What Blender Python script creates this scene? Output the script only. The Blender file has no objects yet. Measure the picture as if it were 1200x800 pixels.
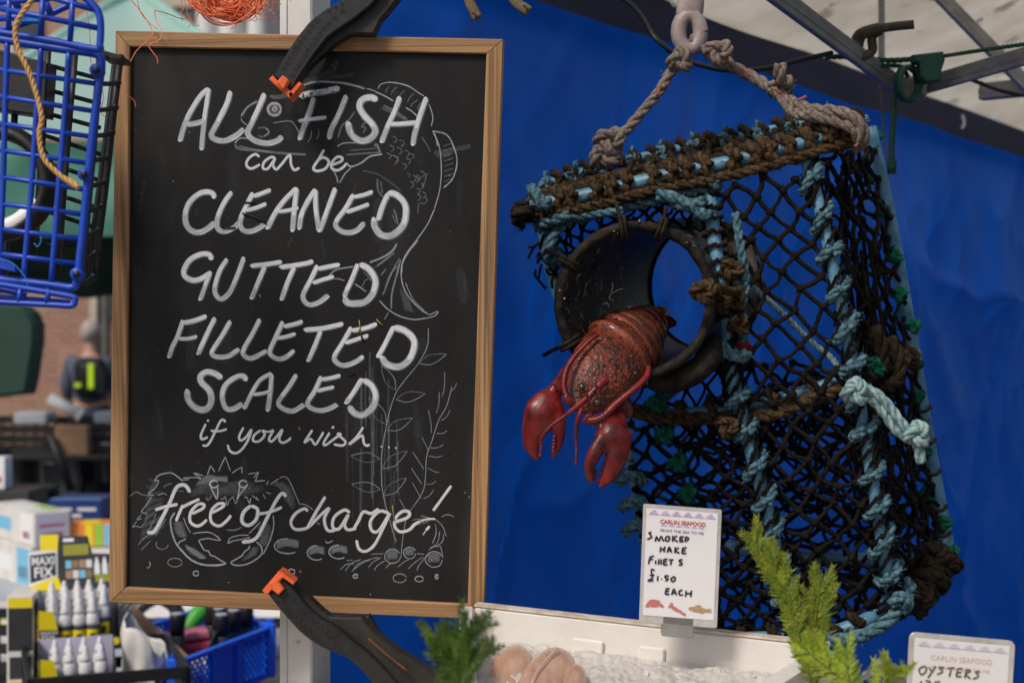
import bpy, bmesh, math, random
from mathutils import Vector, Matrix, noise
random.seed(7)
sc = bpy.context.scene
R_ = math.radians
# ------------------------------------------------------------ camera
F = 1200 * 50.0 / 36.0
CAMZ = 1.6
cam_d = bpy.data.cameras.new('camera'); cam = bpy.data.objects.new('camera', cam_d)
sc.collection.objects.link(cam); sc.camera = cam
cam.location = (0, 0, CAMZ); cam.rotation_euler = (R_(90), 0, 0)
cam_d.lens = 50; cam_d.sensor_width = 36; cam_d.clip_start = 0.05; cam_d.clip_end = 500
cam_d.dof.use_dof = True; cam_d.dof.focus_distance = 1.68; cam_d.dof.aperture_fstop = 5.6
# ------------------------------------------------------------ light
SUN_EL, SUN_AZ = 47, 217          # azimuth clockwise from +Y: behind the camera, to its left
w = bpy.data.worlds.new('World'); sc.world = w; w.use_nodes = True
nt = w.node_tree; bg = nt.nodes['Background']
sky = nt.nodes.new('ShaderNodeTexSky'); sky.sky_type = 'NISHITA'; sky.sun_disc = False
sky.sun_elevation = R_(SUN_EL); sky.sun_rotation = R_(SUN_AZ); sky.dust_density = 3.0
nt.links.new(sky.outputs[0], bg.inputs[0]); bg.inputs[1].default_value = 0.074
sd = bpy.data.lights.new('sun', 'SUN'); sun = bpy.data.objects.new('sun', sd); sc.collection.objects.link(sun)
sd.energy = 2.1; sd.angle = R_(13); sd.color = (1.0, 0.93, 0.84)
az, el = R_(SUN_AZ), R_(SUN_EL)
tosun = Vector((math.sin(az)*math.cos(el), math.cos(az)*math.cos(el), math.sin(el)))
sun.rotation_euler = tosun.to_track_quat('Z', 'Y').to_euler(); sun.location = tosun * 20
sc.view_settings.view_transform = 'Standard'; sc.view_settings.look = 'None'
sc.view_settings.gamma = 1; sc.view_settings.exposure = 0.25

# ------------------------------------------------------------ helpers
def P(px, py, d):                       # photo pixel + distance -> world point
    return Vector(((px-600)/F*d, d, CAMZ + (400-py)/F*d))
def G(px, py, z):                       # photo pixel -> point on the level z
    d = (CAMZ - z) * F / (py - 400); return P(px, py, d)
def S(px, d): return px * d / F
col = sc.collection
class MB:
    def __init__(s): s.v = []; s.f = []; s.uv = {}; s.att = []
    def add(s, vs, fs):
        n = len(s.v); s.v.extend([tuple(a) for a in vs]); s.f.extend([tuple(i+n for i in f) for f in fs]); return n
    def box(s, c, hx, hy, hz, ax=None, bev=0.0):
        c = Vector(c)
        X, Y, Z = ax if ax else (Vector((1,0,0)), Vector((0,1,0)), Vector((0,0,1)))
        if bev <= 0:
            vs = [c + X*a*hx + Y*b*hy + Z*e*hz for a in (-1,1) for b in (-1,1) for e in (-1,1)]
            s.add(vs, [(0,1,3,2),(4,6,7,5),(0,4,5,1),(2,3,7,6),(0,2,6,4),(1,5,7,3)]); return s
        b_ = bev; vs = []; idx = {}
        for a in (-1,1):
            for b in (-1,1):
                for e in (-1,1):
                    for k in range(3):
                        h = [hx-b_, hy-b_, hz-b_]; h[k] += b_
                        idx[(a,b,e,k)] = len(vs); vs.append(c + X*a*h[0] + Y*b*h[1] + Z*e*h[2])
        fs = []
        for sg in (-1,1):
            fs.append([idx[(sg,b,e,0)] for b,e in ((-1,-1),(1,-1),(1,1),(-1,1))])
            fs.append([idx[(a,sg,e,1)] for a,e in ((-1,-1),(1,-1),(1,1),(-1,1))])
            fs.append([idx[(a,b,sg,2)] for a,b in ((-1,-1),(1,-1),(1,1),(-1,1))])
        for p in (-1,1):
            for q in (-1,1):
                fs.append([idx[(-1,p,q,1)],idx[(1,p,q,1)],idx[(1,p,q,2)],idx[(-1,p,q,2)]])
                fs.append([idx[(p,-1,q,0)],idx[(p,1,q,0)],idx[(p,1,q,2)],idx[(p,-1,q,2)]])
                fs.append([idx[(p,q,-1,0)],idx[(p,q,1,0)],idx[(p,q,1,1)],idx[(p,q,-1,1)]])
        for a in (-1,1):
            for b in (-1,1):
                for e in (-1,1): fs.append([idx[(a,b,e,0)],idx[(a,b,e,1)],idx[(a,b,e,2)]])
        s.add(vs, fs); return s
    def tube(s, pts, r, sides=6, caps=True, flat=1.0, up=None):
        pts = [Vector(p) for p in pts]; n = len(pts)
        if n < 2: return s
        rs = r if isinstance(r, (list, tuple)) else [r]*n
        tan = []
        for i in range(n):
            t = pts[min(i+1,n-1)] - pts[max(i-1,0)]
            tan.append(t.normalized() if t.length > 1e-9 else Vector((0,0,1)))
        u = Vector(up) if up else (Vector((0,1,0)) if abs(tan[0].y) < .9 else Vector((1,0,0)))
        u = (u - tan[0]*u.dot(tan[0])).normalized(); vs = []
        for i in range(n):
            u = (u - tan[i]*u.dot(tan[i]))
            u = u.normalized() if u.length > 1e-6 else tan[i].orthogonal().normalized()
            b = tan[i].cross(u)
            for k in range(sides):
                a = 2*math.pi*k/sides
                vs.append(pts[i] + u*math.cos(a)*rs[i]*flat + b*math.sin(a)*rs[i])
        fs = []
        for i in range(n-1):
            for k in range(sides):
                k2 = (k+1) % sides
                fs.append((i*sides+k, i*sides+k2, (i+1)*sides+k2, (i+1)*sides+k))
        if caps:
            fs.append(tuple(range(sides-1,-1,-1))); fs.append(tuple((n-1)*sides+k for k in range(sides)))
        s.add(vs, fs); return s
    def loft(s, secs, sides=16):        # secs: (centre, half-vector A, half-vector B)
        vs = []; n = len(secs)
        for c, A, B in secs:
            for k in range(sides):
                a = 2*math.pi*k/sides; vs.append(Vector(c) + A*math.cos(a) + B*math.sin(a))
        fs = [(i*sides+k, i*sides+(k+1)%sides, (i+1)*sides+(k+1)%sides, (i+1)*sides+k) for i in range(n-1) for k in range(sides)]
        fs.append(tuple(range(sides-1,-1,-1))); fs.append(tuple((n-1)*sides+k for k in range(sides)))
        s.add(vs, fs); return s
    def ball(s, c, r, nu=8, nv=6, sc3=(1,1,1), ns=0.0):
        c = Vector(c); vs = [c + Vector((0,0,r*sc3[2]))]
        for j in range(1,nv):
            t = math.pi*j/nv
            for i in range(nu):
                a = 2*math.pi*i/nu
                p = Vector((math.sin(t)*math.cos(a)*sc3[0], math.sin(t)*math.sin(a)*sc3[1], math.cos(t)*sc3[2]))*r
                if ns: p *= 1 + ns*noise.noise((c+p)*(1.2/r))
                vs.append(c + p)
        vs.append(c - Vector((0,0,r*sc3[2]))); fs = []
        for i in range(nu):
            fs.append((0, 1+i, 1+(i+1)%nu)); fs.append((len(vs)-1, len(vs)-1-nu+(i+1)%nu, len(vs)-1-nu+i))
            for j in range(nv-2):
                a = 1+j*nu; fs.append((a+i, a+nu+i, a+nu+(i+1)%nu, a+(i+1)%nu))
        s.add(vs, fs); return s
    def lathe(s, c, prof, sides=14, ax=None, caps=True):
        c = Vector(c); X, Y, Z = ax if ax else (Vector((1,0,0)), Vector((0,1,0)), Vector((0,0,1)))
        secs = [(c + Z*z, X*max(r,1e-5), Y*max(r,1e-5)) for r, z in prof]
        return s.loft(secs, sides)
    def prism(s, front, off, bev=0.0):  # polygon of 3d points, extruded by vector off; front edge softened
        front = [Vector(p) for p in front]; n = len(front); off = Vector(off)
        cen = sum(front, Vector())/n
        if bev > 0:
            ins = []
            nrm = off.normalized()
            for i in range(n):
                e1 = (front[i]-front[i-1]); e2 = (front[(i+1)%n]-front[i])
                m1 = e1.cross(nrm).normalized(); m2 = e2.cross(nrm).normalized(); m = (m1+m2)
                m = m.normalized() if m.length > 1e-5 else m1
                ins.append((front[i], m))
            area = sum(((front[i]-cen).cross(front[(i+1)%n]-cen)).dot(nrm) for i in range(n))
            sg = -1 if area > 0 else 1
            r0 = [p + m*sg*bev for p, m in ins]; r1 = [p + nrm*bev for p in front]; r2 = [p + off for p in front]
            s.add(r0+r1+r2, [tuple(range(n)), tuple(range(3*n-1, 2*n-1, -1))] +
                  [(i,(i+1)%n,n+(i+1)%n,n+i) for i in range(n)] + [(n+i,n+(i+1)%n,2*n+(i+1)%n,2*n+i) for i in range(n)])
        else:
            s.add(front + [p+off for p in front], [tuple(range(n)), tuple(range(2*n-1, n-1, -1))] +
                  [(i,(i+1)%n,n+(i+1)%n,n+i) for i in range(n)])
        return s
    def quad(s, a, b, c, d): s.add([a,b,c,d], [(0,1,2,3)]); return s
    def grid(s, fn, nu, nv):
        vs = [fn(i/nu, j/nv) for j in range(nv+1) for i in range(nu+1)]
        s.add(vs, [(j*(nu+1)+i, j*(nu+1)+i+1, (j+1)*(nu+1)+i+1, (j+1)*(nu+1)+i) for j in range(nv) for i in range(nu)]); return s
    def rope(s, pts, r, pitch=None, strands=3, sides=6, fuzz=0, jit=0.0, step=None):
        pts = resample(pts, step or r*0.62); n = len(pts); pitch = pitch or r*7.0
        rs = r*0.56; ro = r*0.5
        fr = frames(pts); L = 0; lens = [0]
        for i in range(1,n): L += (pts[i]-pts[i-1]).length; lens.append(L)
        ph0 = random.random()*6
        for k in range(strands):
            q = []
            for i in range(n):
                a = ph0 + 2*math.pi*(lens[i]/pitch + k/strands); u, b = fr[i]
                jr = ro*(1+jit*noise.noise(pts[i]*180+Vector((k,0,0))))
                q.append(pts[i] + u*math.cos(a)*jr + b*math.sin(a)*jr)
            s.tube(q, rs, sides)
        if fuzz:
            for _ in range(int(L*fuzz)):
                i = random.randrange(n); u, b = fr[i]; a = random.random()*6.283
                d = u*math.cos(a)+b*math.sin(a); p = pts[i]+d*r*0.9
                t = Vector((random.uniform(-1,1),random.uniform(-1,1),random.uniform(-1,1)))
                e = p + (d*0.8+t*0.9)*r*random.uniform(.3,1.0); wv = t.cross(d).normalized()*r*0.05
                m = (p+e)/2 + t*r*0.15
                s.add([p-wv,p+wv,m+wv,m-wv,e], [(0,1,2,3),(3,2,4)])
        return s
    def build(s, name, mat, parent=None, smooth=True, **tags):
        me = bpy.data.meshes.new(name)
        o0 = Vector(parent_world(parent)) if parent else Vector((0,0,0))
        me.from_pydata([(a[0]-o0.x, a[1]-o0.y, a[2]-o0.z) for a in s.v], [], s.f); me.update()
        if smooth: me.polygons.foreach_set('use_smooth', [True]*len(me.polygons))
        if s.att:
            uvl = me.uv_layers.new(name='UVMap'); at = me.attributes.new('ink', 'FLOAT_COLOR', 'POINT')
            fl = []
            for lp in me.loops: fl.extend(s.att[lp.vertex_index][:2])
            uvl.data.foreach_set('uv', fl)
            fl = []
            for a in s.att: fl.extend((a[2], a[3], 0, 1))
            at.data.foreach_set('color', fl)
        o = bpy.data.objects.new(name, me); col.objects.link(o)
        for m in (mat if isinstance(mat, list) else [mat]): me.materials.append(m)
        if parent: o.parent = parent
        for k, v in tags.items(): o[k] = v
        return o
def parent_world(p):
    v = Vector(p.location)
    while p.parent: p = p.parent; v += p.location
    return v
def thing(name, label, cat, loc, group=None):
    o = bpy.data.objects.new(name, None); col.objects.link(o); o.location = loc
    o.empty_display_size = 0.02; o['label'] = label; o['category'] = cat
    if group: o['group'] = group
    return o
def tagt(o, label, cat, group=None):
    o['label'] = label; o['category'] = cat
    if group: o['group'] = group
    return o
def dup(root, loc, label=None, rz=0.0, sc_=None):
    def cp(o, par):
        c = o.copy(); col.objects.link(c)
        if par: c.parent = par
        for ch in [x for x in bpy.data.objects if x.parent == o]: cp(ch, c)
        return c
    r = cp(root, None); r.location = loc; r.rotation_euler = (0,0,rz)
    if sc_: r.scale = (sc_,)*3
    if label: r['label'] = label
    return r
def cr(pts, n=6):                       # Catmull-Rom through tuples or vectors
    pts = [Vector(p) for p in pts]; out = []
    q = [pts[0]*2-pts[1]] + pts + [pts[-1]*2-pts[-2]]
    for i in range(1, len(q)-2):
        a,b,c,d = q[i-1],q[i],q[i+1],q[i+2]
        for k in range(n):
            t = k/n; out.append(0.5*((2*b)+(c-a)*t+(2*a-5*b+4*c-d)*t*t+(3*b-a-3*c+d)*t**3))
    out.append(pts[-1]); return out
def resample(pts, step):
    pts = [Vector(p) for p in pts]; out = [pts[0]]; acc = 0
    for i in range(1,len(pts)):
        a, b = pts[i-1], pts[i]; L = (b-a).length
        if L < 1e-9: continue
        t = step-acc
        while t <= L: out.append(a+(b-a)*(t/L)); t += step
        acc = L-(t-step)
    if (out[-1]-pts[-1]).length > step*.3: out.append(pts[-1])
    return out
def frames(pts):
    n = len(pts); u = None; fr = []
    for i in range(n):
        t = (pts[min(i+1,n-1)]-pts[max(i-1,0)])
        t = t.normalized() if t.length > 1e-9 else Vector((0,0,1))
        if u is None: u = t.orthogonal()
        u = u - t*u.dot(t); u = u.normalized() if u.length > 1e-6 else t.orthogonal().normalized()
        fr.append((u.copy(), t.cross(u)))
    return fr
def PP(l, d=None, n=6):                 # smooth path through (px,py[,d])
    return cr([P(p[0], p[1], p[2] if len(p) > 2 else d) for p in l], n)

# ------------------------------------------------------------ materials
def mat(name, c1, c2=None, scale=20, rough=0.6, bump=0.0, bscale=None, metal=0.0, transl=0.0, c3=None, scale3=80, thr3=0.62,
        stretch=(1,1,1), spec=0.5, detail=5, alpha=1.0, contrast=(0.35,0.65), coat=0.0, trans=0.0):
    m = bpy.data.materials.new(name); m.use_nodes = True; nt = m.node_tree; N = nt.nodes; L = nt.links
    b = N['Principled BSDF']; b.inputs['Roughness'].default_value = rough; b.inputs['Metallic'].default_value = metal
    b.inputs['Specular IOR Level'].default_value = spec; b.inputs['Coat Weight'].default_value = coat
    b.inputs['Transmission Weight'].default_value = trans; b.inputs['Alpha'].default_value = alpha
    tc = N.new('ShaderNodeTexCoord'); mp = N.new('ShaderNodeMapping'); L.new(tc.outputs['Object'], mp.inputs[0])
    mp.inputs['Scale'].default_value = stretch
    def nz(sca, det=5):
        n = N.new('ShaderNodeTexNoise'); n.inputs['Scale'].default_value = sca; n.inputs['Detail'].default_value = det
        n.inputs['Roughness'].default_value = 0.62; L.new(mp.outputs[0], n.inputs['Vector']); return n
    cout = None
    if c2 is not None:
        n = nz(scale, detail); rp = N.new('ShaderNodeValToRGB'); L.new(n.outputs[0], rp.inputs[0])
        rp.color_ramp.elements[0].position, rp.color_ramp.elements[1].position = contrast
        rp.color_ramp.elements[0].color = (*c1,1); rp.color_ramp.elements[1].color = (*c2,1); cout = rp.outputs[0]
        rr = N.new('ShaderNodeMapRange'); L.new(n.outputs[0], rr.inputs[0])
        rr.inputs[3].default_value = max(0.05, rough-0.12); rr.inputs[4].default_value = min(1, rough+0.12)
        L.new(rr.outputs[0], b.inputs['Roughness'])
    if c3 is not None:
        n3 = nz(scale3, 3); mr = N.new('ShaderNodeMapRange'); L.new(n3.outputs[0], mr.inputs[0])
        mr.inputs[1].default_value = thr3; mr.inputs[2].default_value = thr3+0.06
        mx = N.new('ShaderNodeMix'); mx.data_type = 'RGBA'; L.new(mr.outputs[0], mx.inputs[0])
        if cout: L.new(cout, mx.inputs[6])
        else: mx.inputs[6].default_value = (*c1,1)
        mx.inputs[7].default_value = (*c3,1); cout = mx.outputs[2]
    if cout: L.new(cout, b.inputs['Base Color'])
    else: b.inputs['Base Color'].default_value = (*c1,1)
    if bump > 0:
        nb = nz(bscale or scale*3, 6); bp = N.new('ShaderNodeBump'); bp.inputs['Strength'].default_value = bump
        bp.inputs['Distance'].default_value = 0.002; L.new(nb.outputs[0], bp.inputs['Height']); L.new(bp.outputs[0], b.inputs['Normal'])
    if transl > 0:
        tr = N.new('ShaderNodeBsdfTranslucent'); ms = N.new('ShaderNodeMixShader'); ms.inputs[0].default_value = transl
        if cout: L.new(cout, tr.inputs[0])
        else: tr.inputs[0].default_value = (*c1,1)
        L.new(b.outputs[0], ms.inputs[1]); L.new(tr.outputs[0], ms.inputs[2]); L.new(ms.outputs[0], N['Material Output'].inputs[0])
    return m
def srgb(r,g,b):
    f = lambda c: ((c/255+0.055)/1.055)**2.4 if c > 10 else c/255/12.92
    return (f(r),f(g),f(b))
M = {}
M['slate'] = mat('slate', (0.009,0.009,0.009), (0.017,0.017,0.0165), 14, .6, .12, 260, c3=(0.024,0.024,0.0225), scale3=7, thr3=.60, stretch=(1,1,.3), spec=.28)
M['wood_h'] = mat('wood_h', (0.19,0.095,0.038), (0.46,0.26,0.115), 24, .62, .35, 60, stretch=(.14,1,9), c3=(0.13,0.09,0.06), scale3=10, thr3=.64, contrast=(.3,.7))
M['wood_v'] = mat('wood_v', (0.19,0.095,0.038), (0.47,0.265,0.12), 30, .62, .35, 60, stretch=(9,1,.09), c3=(0.13,0.09,0.06), scale3=9, thr3=.64, contrast=(.34,.62))
M['black_plastic'] = mat('black_plastic', (0.007,0.007,0.0075), (0.015,0.015,0.015), 60, .5, .15, 400)
M['dusty_black'] = mat('dusty_black', (0.006,0.006,0.006), (0.026,0.022,0.018), 30, .55, .2, 200)
M['orange_plastic'] = mat('orange_plastic', (0.78,0.115,0.025), (0.88,0.17,0.05), 60, .45, .08, 300)
M['blue_plastic'] = mat('blue_plastic', (0.008,0.05,0.44), (0.012,0.075,0.55), 30, .38, .05, 200)
M['pale_blue_cord'] = mat('pale_blue_cord', (0.02,0.25,0.7), None, rough=.5)
M['crate_blue'] = mat('crate_blue', (0.006,0.10,0.68), (0.012,0.13,0.78), 20, .4)
M['twine'] = mat('twine', (0.62,0.33,0.09), (0.75,0.45,0.16), 150, .8, .3, 800)
M['net_orange'] = mat('net_orange', (0.85,0.16,0.05), (0.9,0.27,0.12), 40, .5)
M['tarp'] = mat('tarp', (0.0015,0.115,0.66), (0.002,0.165,0.86), 1.6, .5, .15, 90, transl=.42, contrast=(.3,.7), spec=.35)
M['navy'] = mat('navy', (0.006,0.012,0.05), (0.012,0.02,0.075), 12, .7, .15, 500, transl=.05, stretch=(1,1,.3))  # the hem's missing backlight is put into this dark blue
M['canopy'] = mat('canopy', (0.56,0.50,0.40), (0.76,0.70,0.59), 5, .8, .3, 90, transl=.6, c3=(.33,.28,.21), scale3=9, thr3=.60)
M['alu'] = mat('alu', (0.42,0.42,0.42), (0.6,0.6,0.59), 30, .38, .1, 200, metal=.35, c3=(.2,.19,.18), scale3=70, thr3=.66)
M['alu_dark'] = mat('alu_dark', (0.24,0.23,0.23), (0.36,0.35,0.35), 30, .42, .1, 200, metal=.4)
M['pole'] = mat('pole', (0.66,0.64,0.62), (0.76,0.75,0.73), 14, .4, .1, 150, metal=.1, c3=(.26,.2,.2), scale3=85, thr3=.68, stretch=(1,1,.6))
M['green_cord'] = mat('green_cord', (0.004,0.05,0.03), (0.01,0.09,0.05), 200, .6, .3, 900)
M['cable'] = mat('cable', (0.012,0.012,0.013), None, rough=.4)
M['hook'] = mat('hook', (0.26,0.20,0.19), (0.36,0.29,0.28), 60, .5, .1)
M['brass_hook'] = mat('brass_hook', (0.05,0.04,0.03), (0.09,0.075,0.05), 60, .5, .1)
M['rope_tan'] = mat('rope_tan', (0.10,0.078,0.068), (0.29,0.23,0.195), 220, .85, .6, 900, spec=.18)
M['rope_red'] = mat('rope_red', (0.35,0.05,0.04), (0.25,0.12,0.09), 90, .85)
M['rope_brown'] = mat('rope_brown', (0.009,0.006,0.004), (0.13,0.078,0.036), 170, .8, 1.0, 900, spec=.18)
M['rope_dark'] = mat('rope_dark', (0.006,0.005,0.004), (0.042,0.028,0.016), 120, .85, .7, 600, spec=.18)
M['net'] = mat('net', (0.0015,0.0013,0.0012), (0.014,0.010,0.007), 140, .75, 1.0, 700, spec=.18)
M['rope_blue'] = mat('rope_blue', (0.014,0.045,0.065), (0.13,0.25,0.30), 170, .8, .6, 900, spec=.18)
M['rope_pale'] = mat('rope_pale', (0.10,0.22,0.25), (0.40,0.52,0.50), 160, .8, .5, 900, spec=.18)
M['pipe_blue'] = mat('pipe_blue', (0.055,0.17,0.27), (0.13,0.30,0.42), 36, .45, .15, 300, c3=(.04,.05,.05), scale3=60, thr3=.62)
M['rope_green'] = mat('rope_green', (0.003,0.05,0.032), (0.010,0.18,0.11), 150, .8, .6, 900, spec=.18)
M['rubber'] = mat('rubber', (0.005,0.005,0.005), (0.030,0.026,0.023), 40, .45, .8, 120, c3=(.17,.155,.13), scale3=60, thr3=.59, spec=.22)
M['rubber_ring'] = mat('rubber_ring', (0.004,0.0035,0.0035), (0.032,0.023,0.015), 70, .72, 1.0, 160, c3=(.2,.16,.12), scale3=150, thr3=.72, spec=.22)
M['lobster'] = mat('lobster', (0.05,0.014,0.007), (0.27,0.044,0.015), 60, .36, 1.0, 230, c3=(.026,.014,.009), scale3=150, thr3=.575, coat=.2)
M['claw'] = mat('claw', (0.07,0.005,0.006), (0.25,0.013,0.010), 55, .36, .3, 150, c3=(.03,.014,.010), scale3=170, thr3=.60, coat=.12, stretch=(1,1,.7))
M['eye'] = mat('eye', (0.02,0.018,0.01), (0.05,0.045,0.02), 200, .25, coat=.5)
M['foam'] = mat('foam', (0.70,0.66,0.60), (0.78,0.75,0.70), 12, .75, .25, 350)
M['foam_edge'] = mat('foam_edge', (0.50,0.38,0.27), (0.72,0.66,0.58), 60, .8, .3, 300)
M['ice'] = mat('ice', (0.82,0.77,0.71), (0.92,0.89,0.85), 60, .2, .35, 400, spec=.6, transl=.35)
M['fillet'] = mat('fillet', (0.66,0.37,0.24), (0.82,0.58,0.43), 30, .28, .3, 90, coat=.35, stretch=(2.5,.5,.5), transl=.3)
M['fat'] = mat('fat', (0.78,0.62,0.50), None, rough=.35)
M['white_card'] = mat('white_card', (0.84,0.81,0.83), (0.88,0.86,0.87), 10, .35)
M['plastic_clear'] = mat('plastic_clear', (0.45,0.43,0.40), (0.6,0.58,0.55), 50, .15, coat=.6)
M['ink_black'] = mat('ink_black', (0.008,0.008,0.010), None, rough=.5)
M['ink_red'] = mat('ink_red', (0.55,0.03,0.03), None, rough=.5)
M['ink_navy'] = mat('ink_navy', (0.05,0.05,0.12), None, rough=.5)
M['ink_lilac'] = mat('ink_lilac', (0.46,0.36,0.62), (0.62,0.54,0.74), 220, .5)
M['ink_pink'] = mat('ink_pink', (0.55,0.12,0.12), (0.65,0.25,0.22), 400, .5)
M['ink_tan'] = mat('ink_tan', (0.40,0.22,0.10), (0.6,0.42,0.22), 400, .5)
M['ink_faded'] = mat('ink_faded', (0.72,0.48,0.42), None, rough=.5)
M['ink_sepia'] = mat('ink_sepia', (0.16,0.12,0.06), None, rough=.5)
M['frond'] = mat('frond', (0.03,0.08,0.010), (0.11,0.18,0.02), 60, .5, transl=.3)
M['frond_lit'] = mat('frond_lit', (0.10,0.18,0.012), (0.34,0.38,0.03), 50, .5, transl=.3)  # leaf colour carries a painted sunlit yellow tint
M['frond_bright'] = mat('frond_bright', (0.26,0.40,0.02), (0.52,0.62,0.06), 50, .5, transl=.3)  # brightened leaf copy, sunlight painted into the green
M['stem'] = mat('stem', (0.08,0.09,0.03), (0.14,0.12,0.05), 60, .7)
M['mint'] = mat('mint', (0.52,0.78,0.72), (0.60,0.84,0.78), 3, .6, transl=.5)
M['tent_green'] = mat('tent_green', (0.08,0.26,0.19), (0.11,0.32,0.24), 4, .6, transl=.3)
M['deep_green'] = mat('deep_green', (0.006,0.035,0.022), (0.010,0.05,0.032), 4, .6)
M['gold'] = mat('gold', (0.5,0.38,0.1), None, rough=.5)
M['yellow'] = mat('yellow', (0.85,0.68,0.01), None, rough=.45)
M['dark_print'] = mat('dark_print', (0.028,0.028,0.032), (0.045,0.045,0.05), 8, .4)
M['lavender'] = mat('lavender', (0.58,0.56,0.68), None, rough=.5)
M['white'] = mat('white', (0.80,0.80,0.80), None, rough=.45)
M['bottle_white'] = mat('bottle_white', (0.82,0.82,0.82), None, rough=.35, transl=.2)
M['bottle_dark'] = mat('bottle_dark', (0.05,0.06,0.075), None, rough=.35)
M['paper'] = mat('paper', (0.62,0.60,0.56), (0.75,0.73,0.70), 8, .7, .3, 60)
M['carton'] = mat('carton', (0.62,0.58,0.50), (0.75,0.72,0.70), 14, .6)
M['pink'] = mat('pink', (0.62,0.18,0.26), None, rough=.5)
M['rose'] = mat('rose', (0.45,0.05,0.12), None, rough=.5)
M['kraft'] = mat('kraft', (0.24,0.14,0.075), (0.32,0.20,0.11), 10, .8)
M['bag_green'] = mat('bag_green', (0.03,0.28,0.02), (0.06,0.4,0.04), 8, .5)
M['navy_box'] = mat('navy_box', (0.008,0.025,0.14), (0.012,0.04,0.2), 8, .4)
M['print_orange'] = mat('print_orange', (0.75,0.25,0.04), None, rough=.5)
M['print_sky'] = mat('print_sky', (0.2,0.5,0.7), None, rough=.5)
M['print_tan'] = mat('print_tan', (0.4,0.25,0.13), None, rough=.5)
M['print_olive'] = mat('print_olive', (0.3,0.3,0.03), None, rough=.5)
M['print_violet'] = mat('print_violet', (0.3,0.15,0.45), None, rough=.5)
M['print_green'] = mat('print_green', (0.3,0.55,0.05), None, rough=.5)
M['table_cloth'] = mat('table_cloth', (0.36,0.38,0.42), (0.46,0.48,0.52), 5, .7)
M['asphalt'] = mat('asphalt', (0.05,0.05,0.05), (0.09,0.088,0.085), 3, .85, .3, 60)
M['jacket'] = mat('jacket', (0.055,0.07,0.10), (0.08,0.10,0.14), 10, .8)
M['trousers'] = mat('trousers', (0.012,0.018,0.05), None, rough=.8)
M['skin'] = mat('skin', (0.5,0.28,0.2), None, rough=.6)
M['hair_grey'] = mat('hair_grey', (0.28,0.25,0.23), (0.4,0.37,0.34), 60, .9)
M['fluoro'] = mat('fluoro', (0.55,0.85,0.02), None, rough=.5)
M['stone'] = mat('stone', (0.42,0.37,0.30), (0.55,0.50,0.42), 4, .8, .2)
M['slate_roof'] = mat('slate_roof', (0.10,0.10,0.10), (0.16,0.155,0.15), 5, .8)
M['glass'] = mat('glass', (0.03,0.035,0.04), (0.06,0.065,0.07), 2, .1)
def brick_mat():
    m = mat('brick', (0.3,0.1,0.06)); nt = m.node_tree; N = nt.nodes; L = nt.links; b = N['Principled BSDF']
    tc = N.new('ShaderNodeTexCoord'); mp = N.new('ShaderNodeMapping'); mp.inputs['Rotation'].default_value = (R_(90),0,0)
    L.new(tc.outputs['Object'], mp.inputs[0]); br = N.new('ShaderNodeTexBrick'); L.new(mp.outputs[0], br.inputs[0])
    br.inputs['Scale'].default_value = 1; br.inputs['Brick Width'].default_value = .225; br.inputs['Row Height'].default_value = .075
    br.inputs['Mortar Size'].default_value = .008; br.inputs['Color1'].default_value = (.36,.155,.09,1); br.inputs['Color2'].default_value = (.24,.10,.065,1)
    br.inputs['Mortar'].default_value = (.36,.31,.26,1)
    n = N.new('ShaderNodeTexNoise'); n.inputs['Scale'].default_value = 1.3; n.inputs['Detail'].default_value = 6; L.new(tc.outputs['Object'], n.inputs['Vector'])
    mr = N.new('ShaderNodeMapRange'); L.new(n.outputs[0], mr.inputs[0]); mr.inputs[1].default_value = .5; mr.inputs[2].default_value = .8
    mx = N.new('ShaderNodeMix'); mx.data_type = 'RGBA'; L.new(mr.outputs[0], mx.inputs[0]); L.new(br.outputs[0], mx.inputs[6])
    mx.inputs[7].default_value = (.42,.28,.19,1); L.new(mx.outputs[2], b.inputs['Base Color'])
    return m
M['brick'] = brick_mat()
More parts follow.
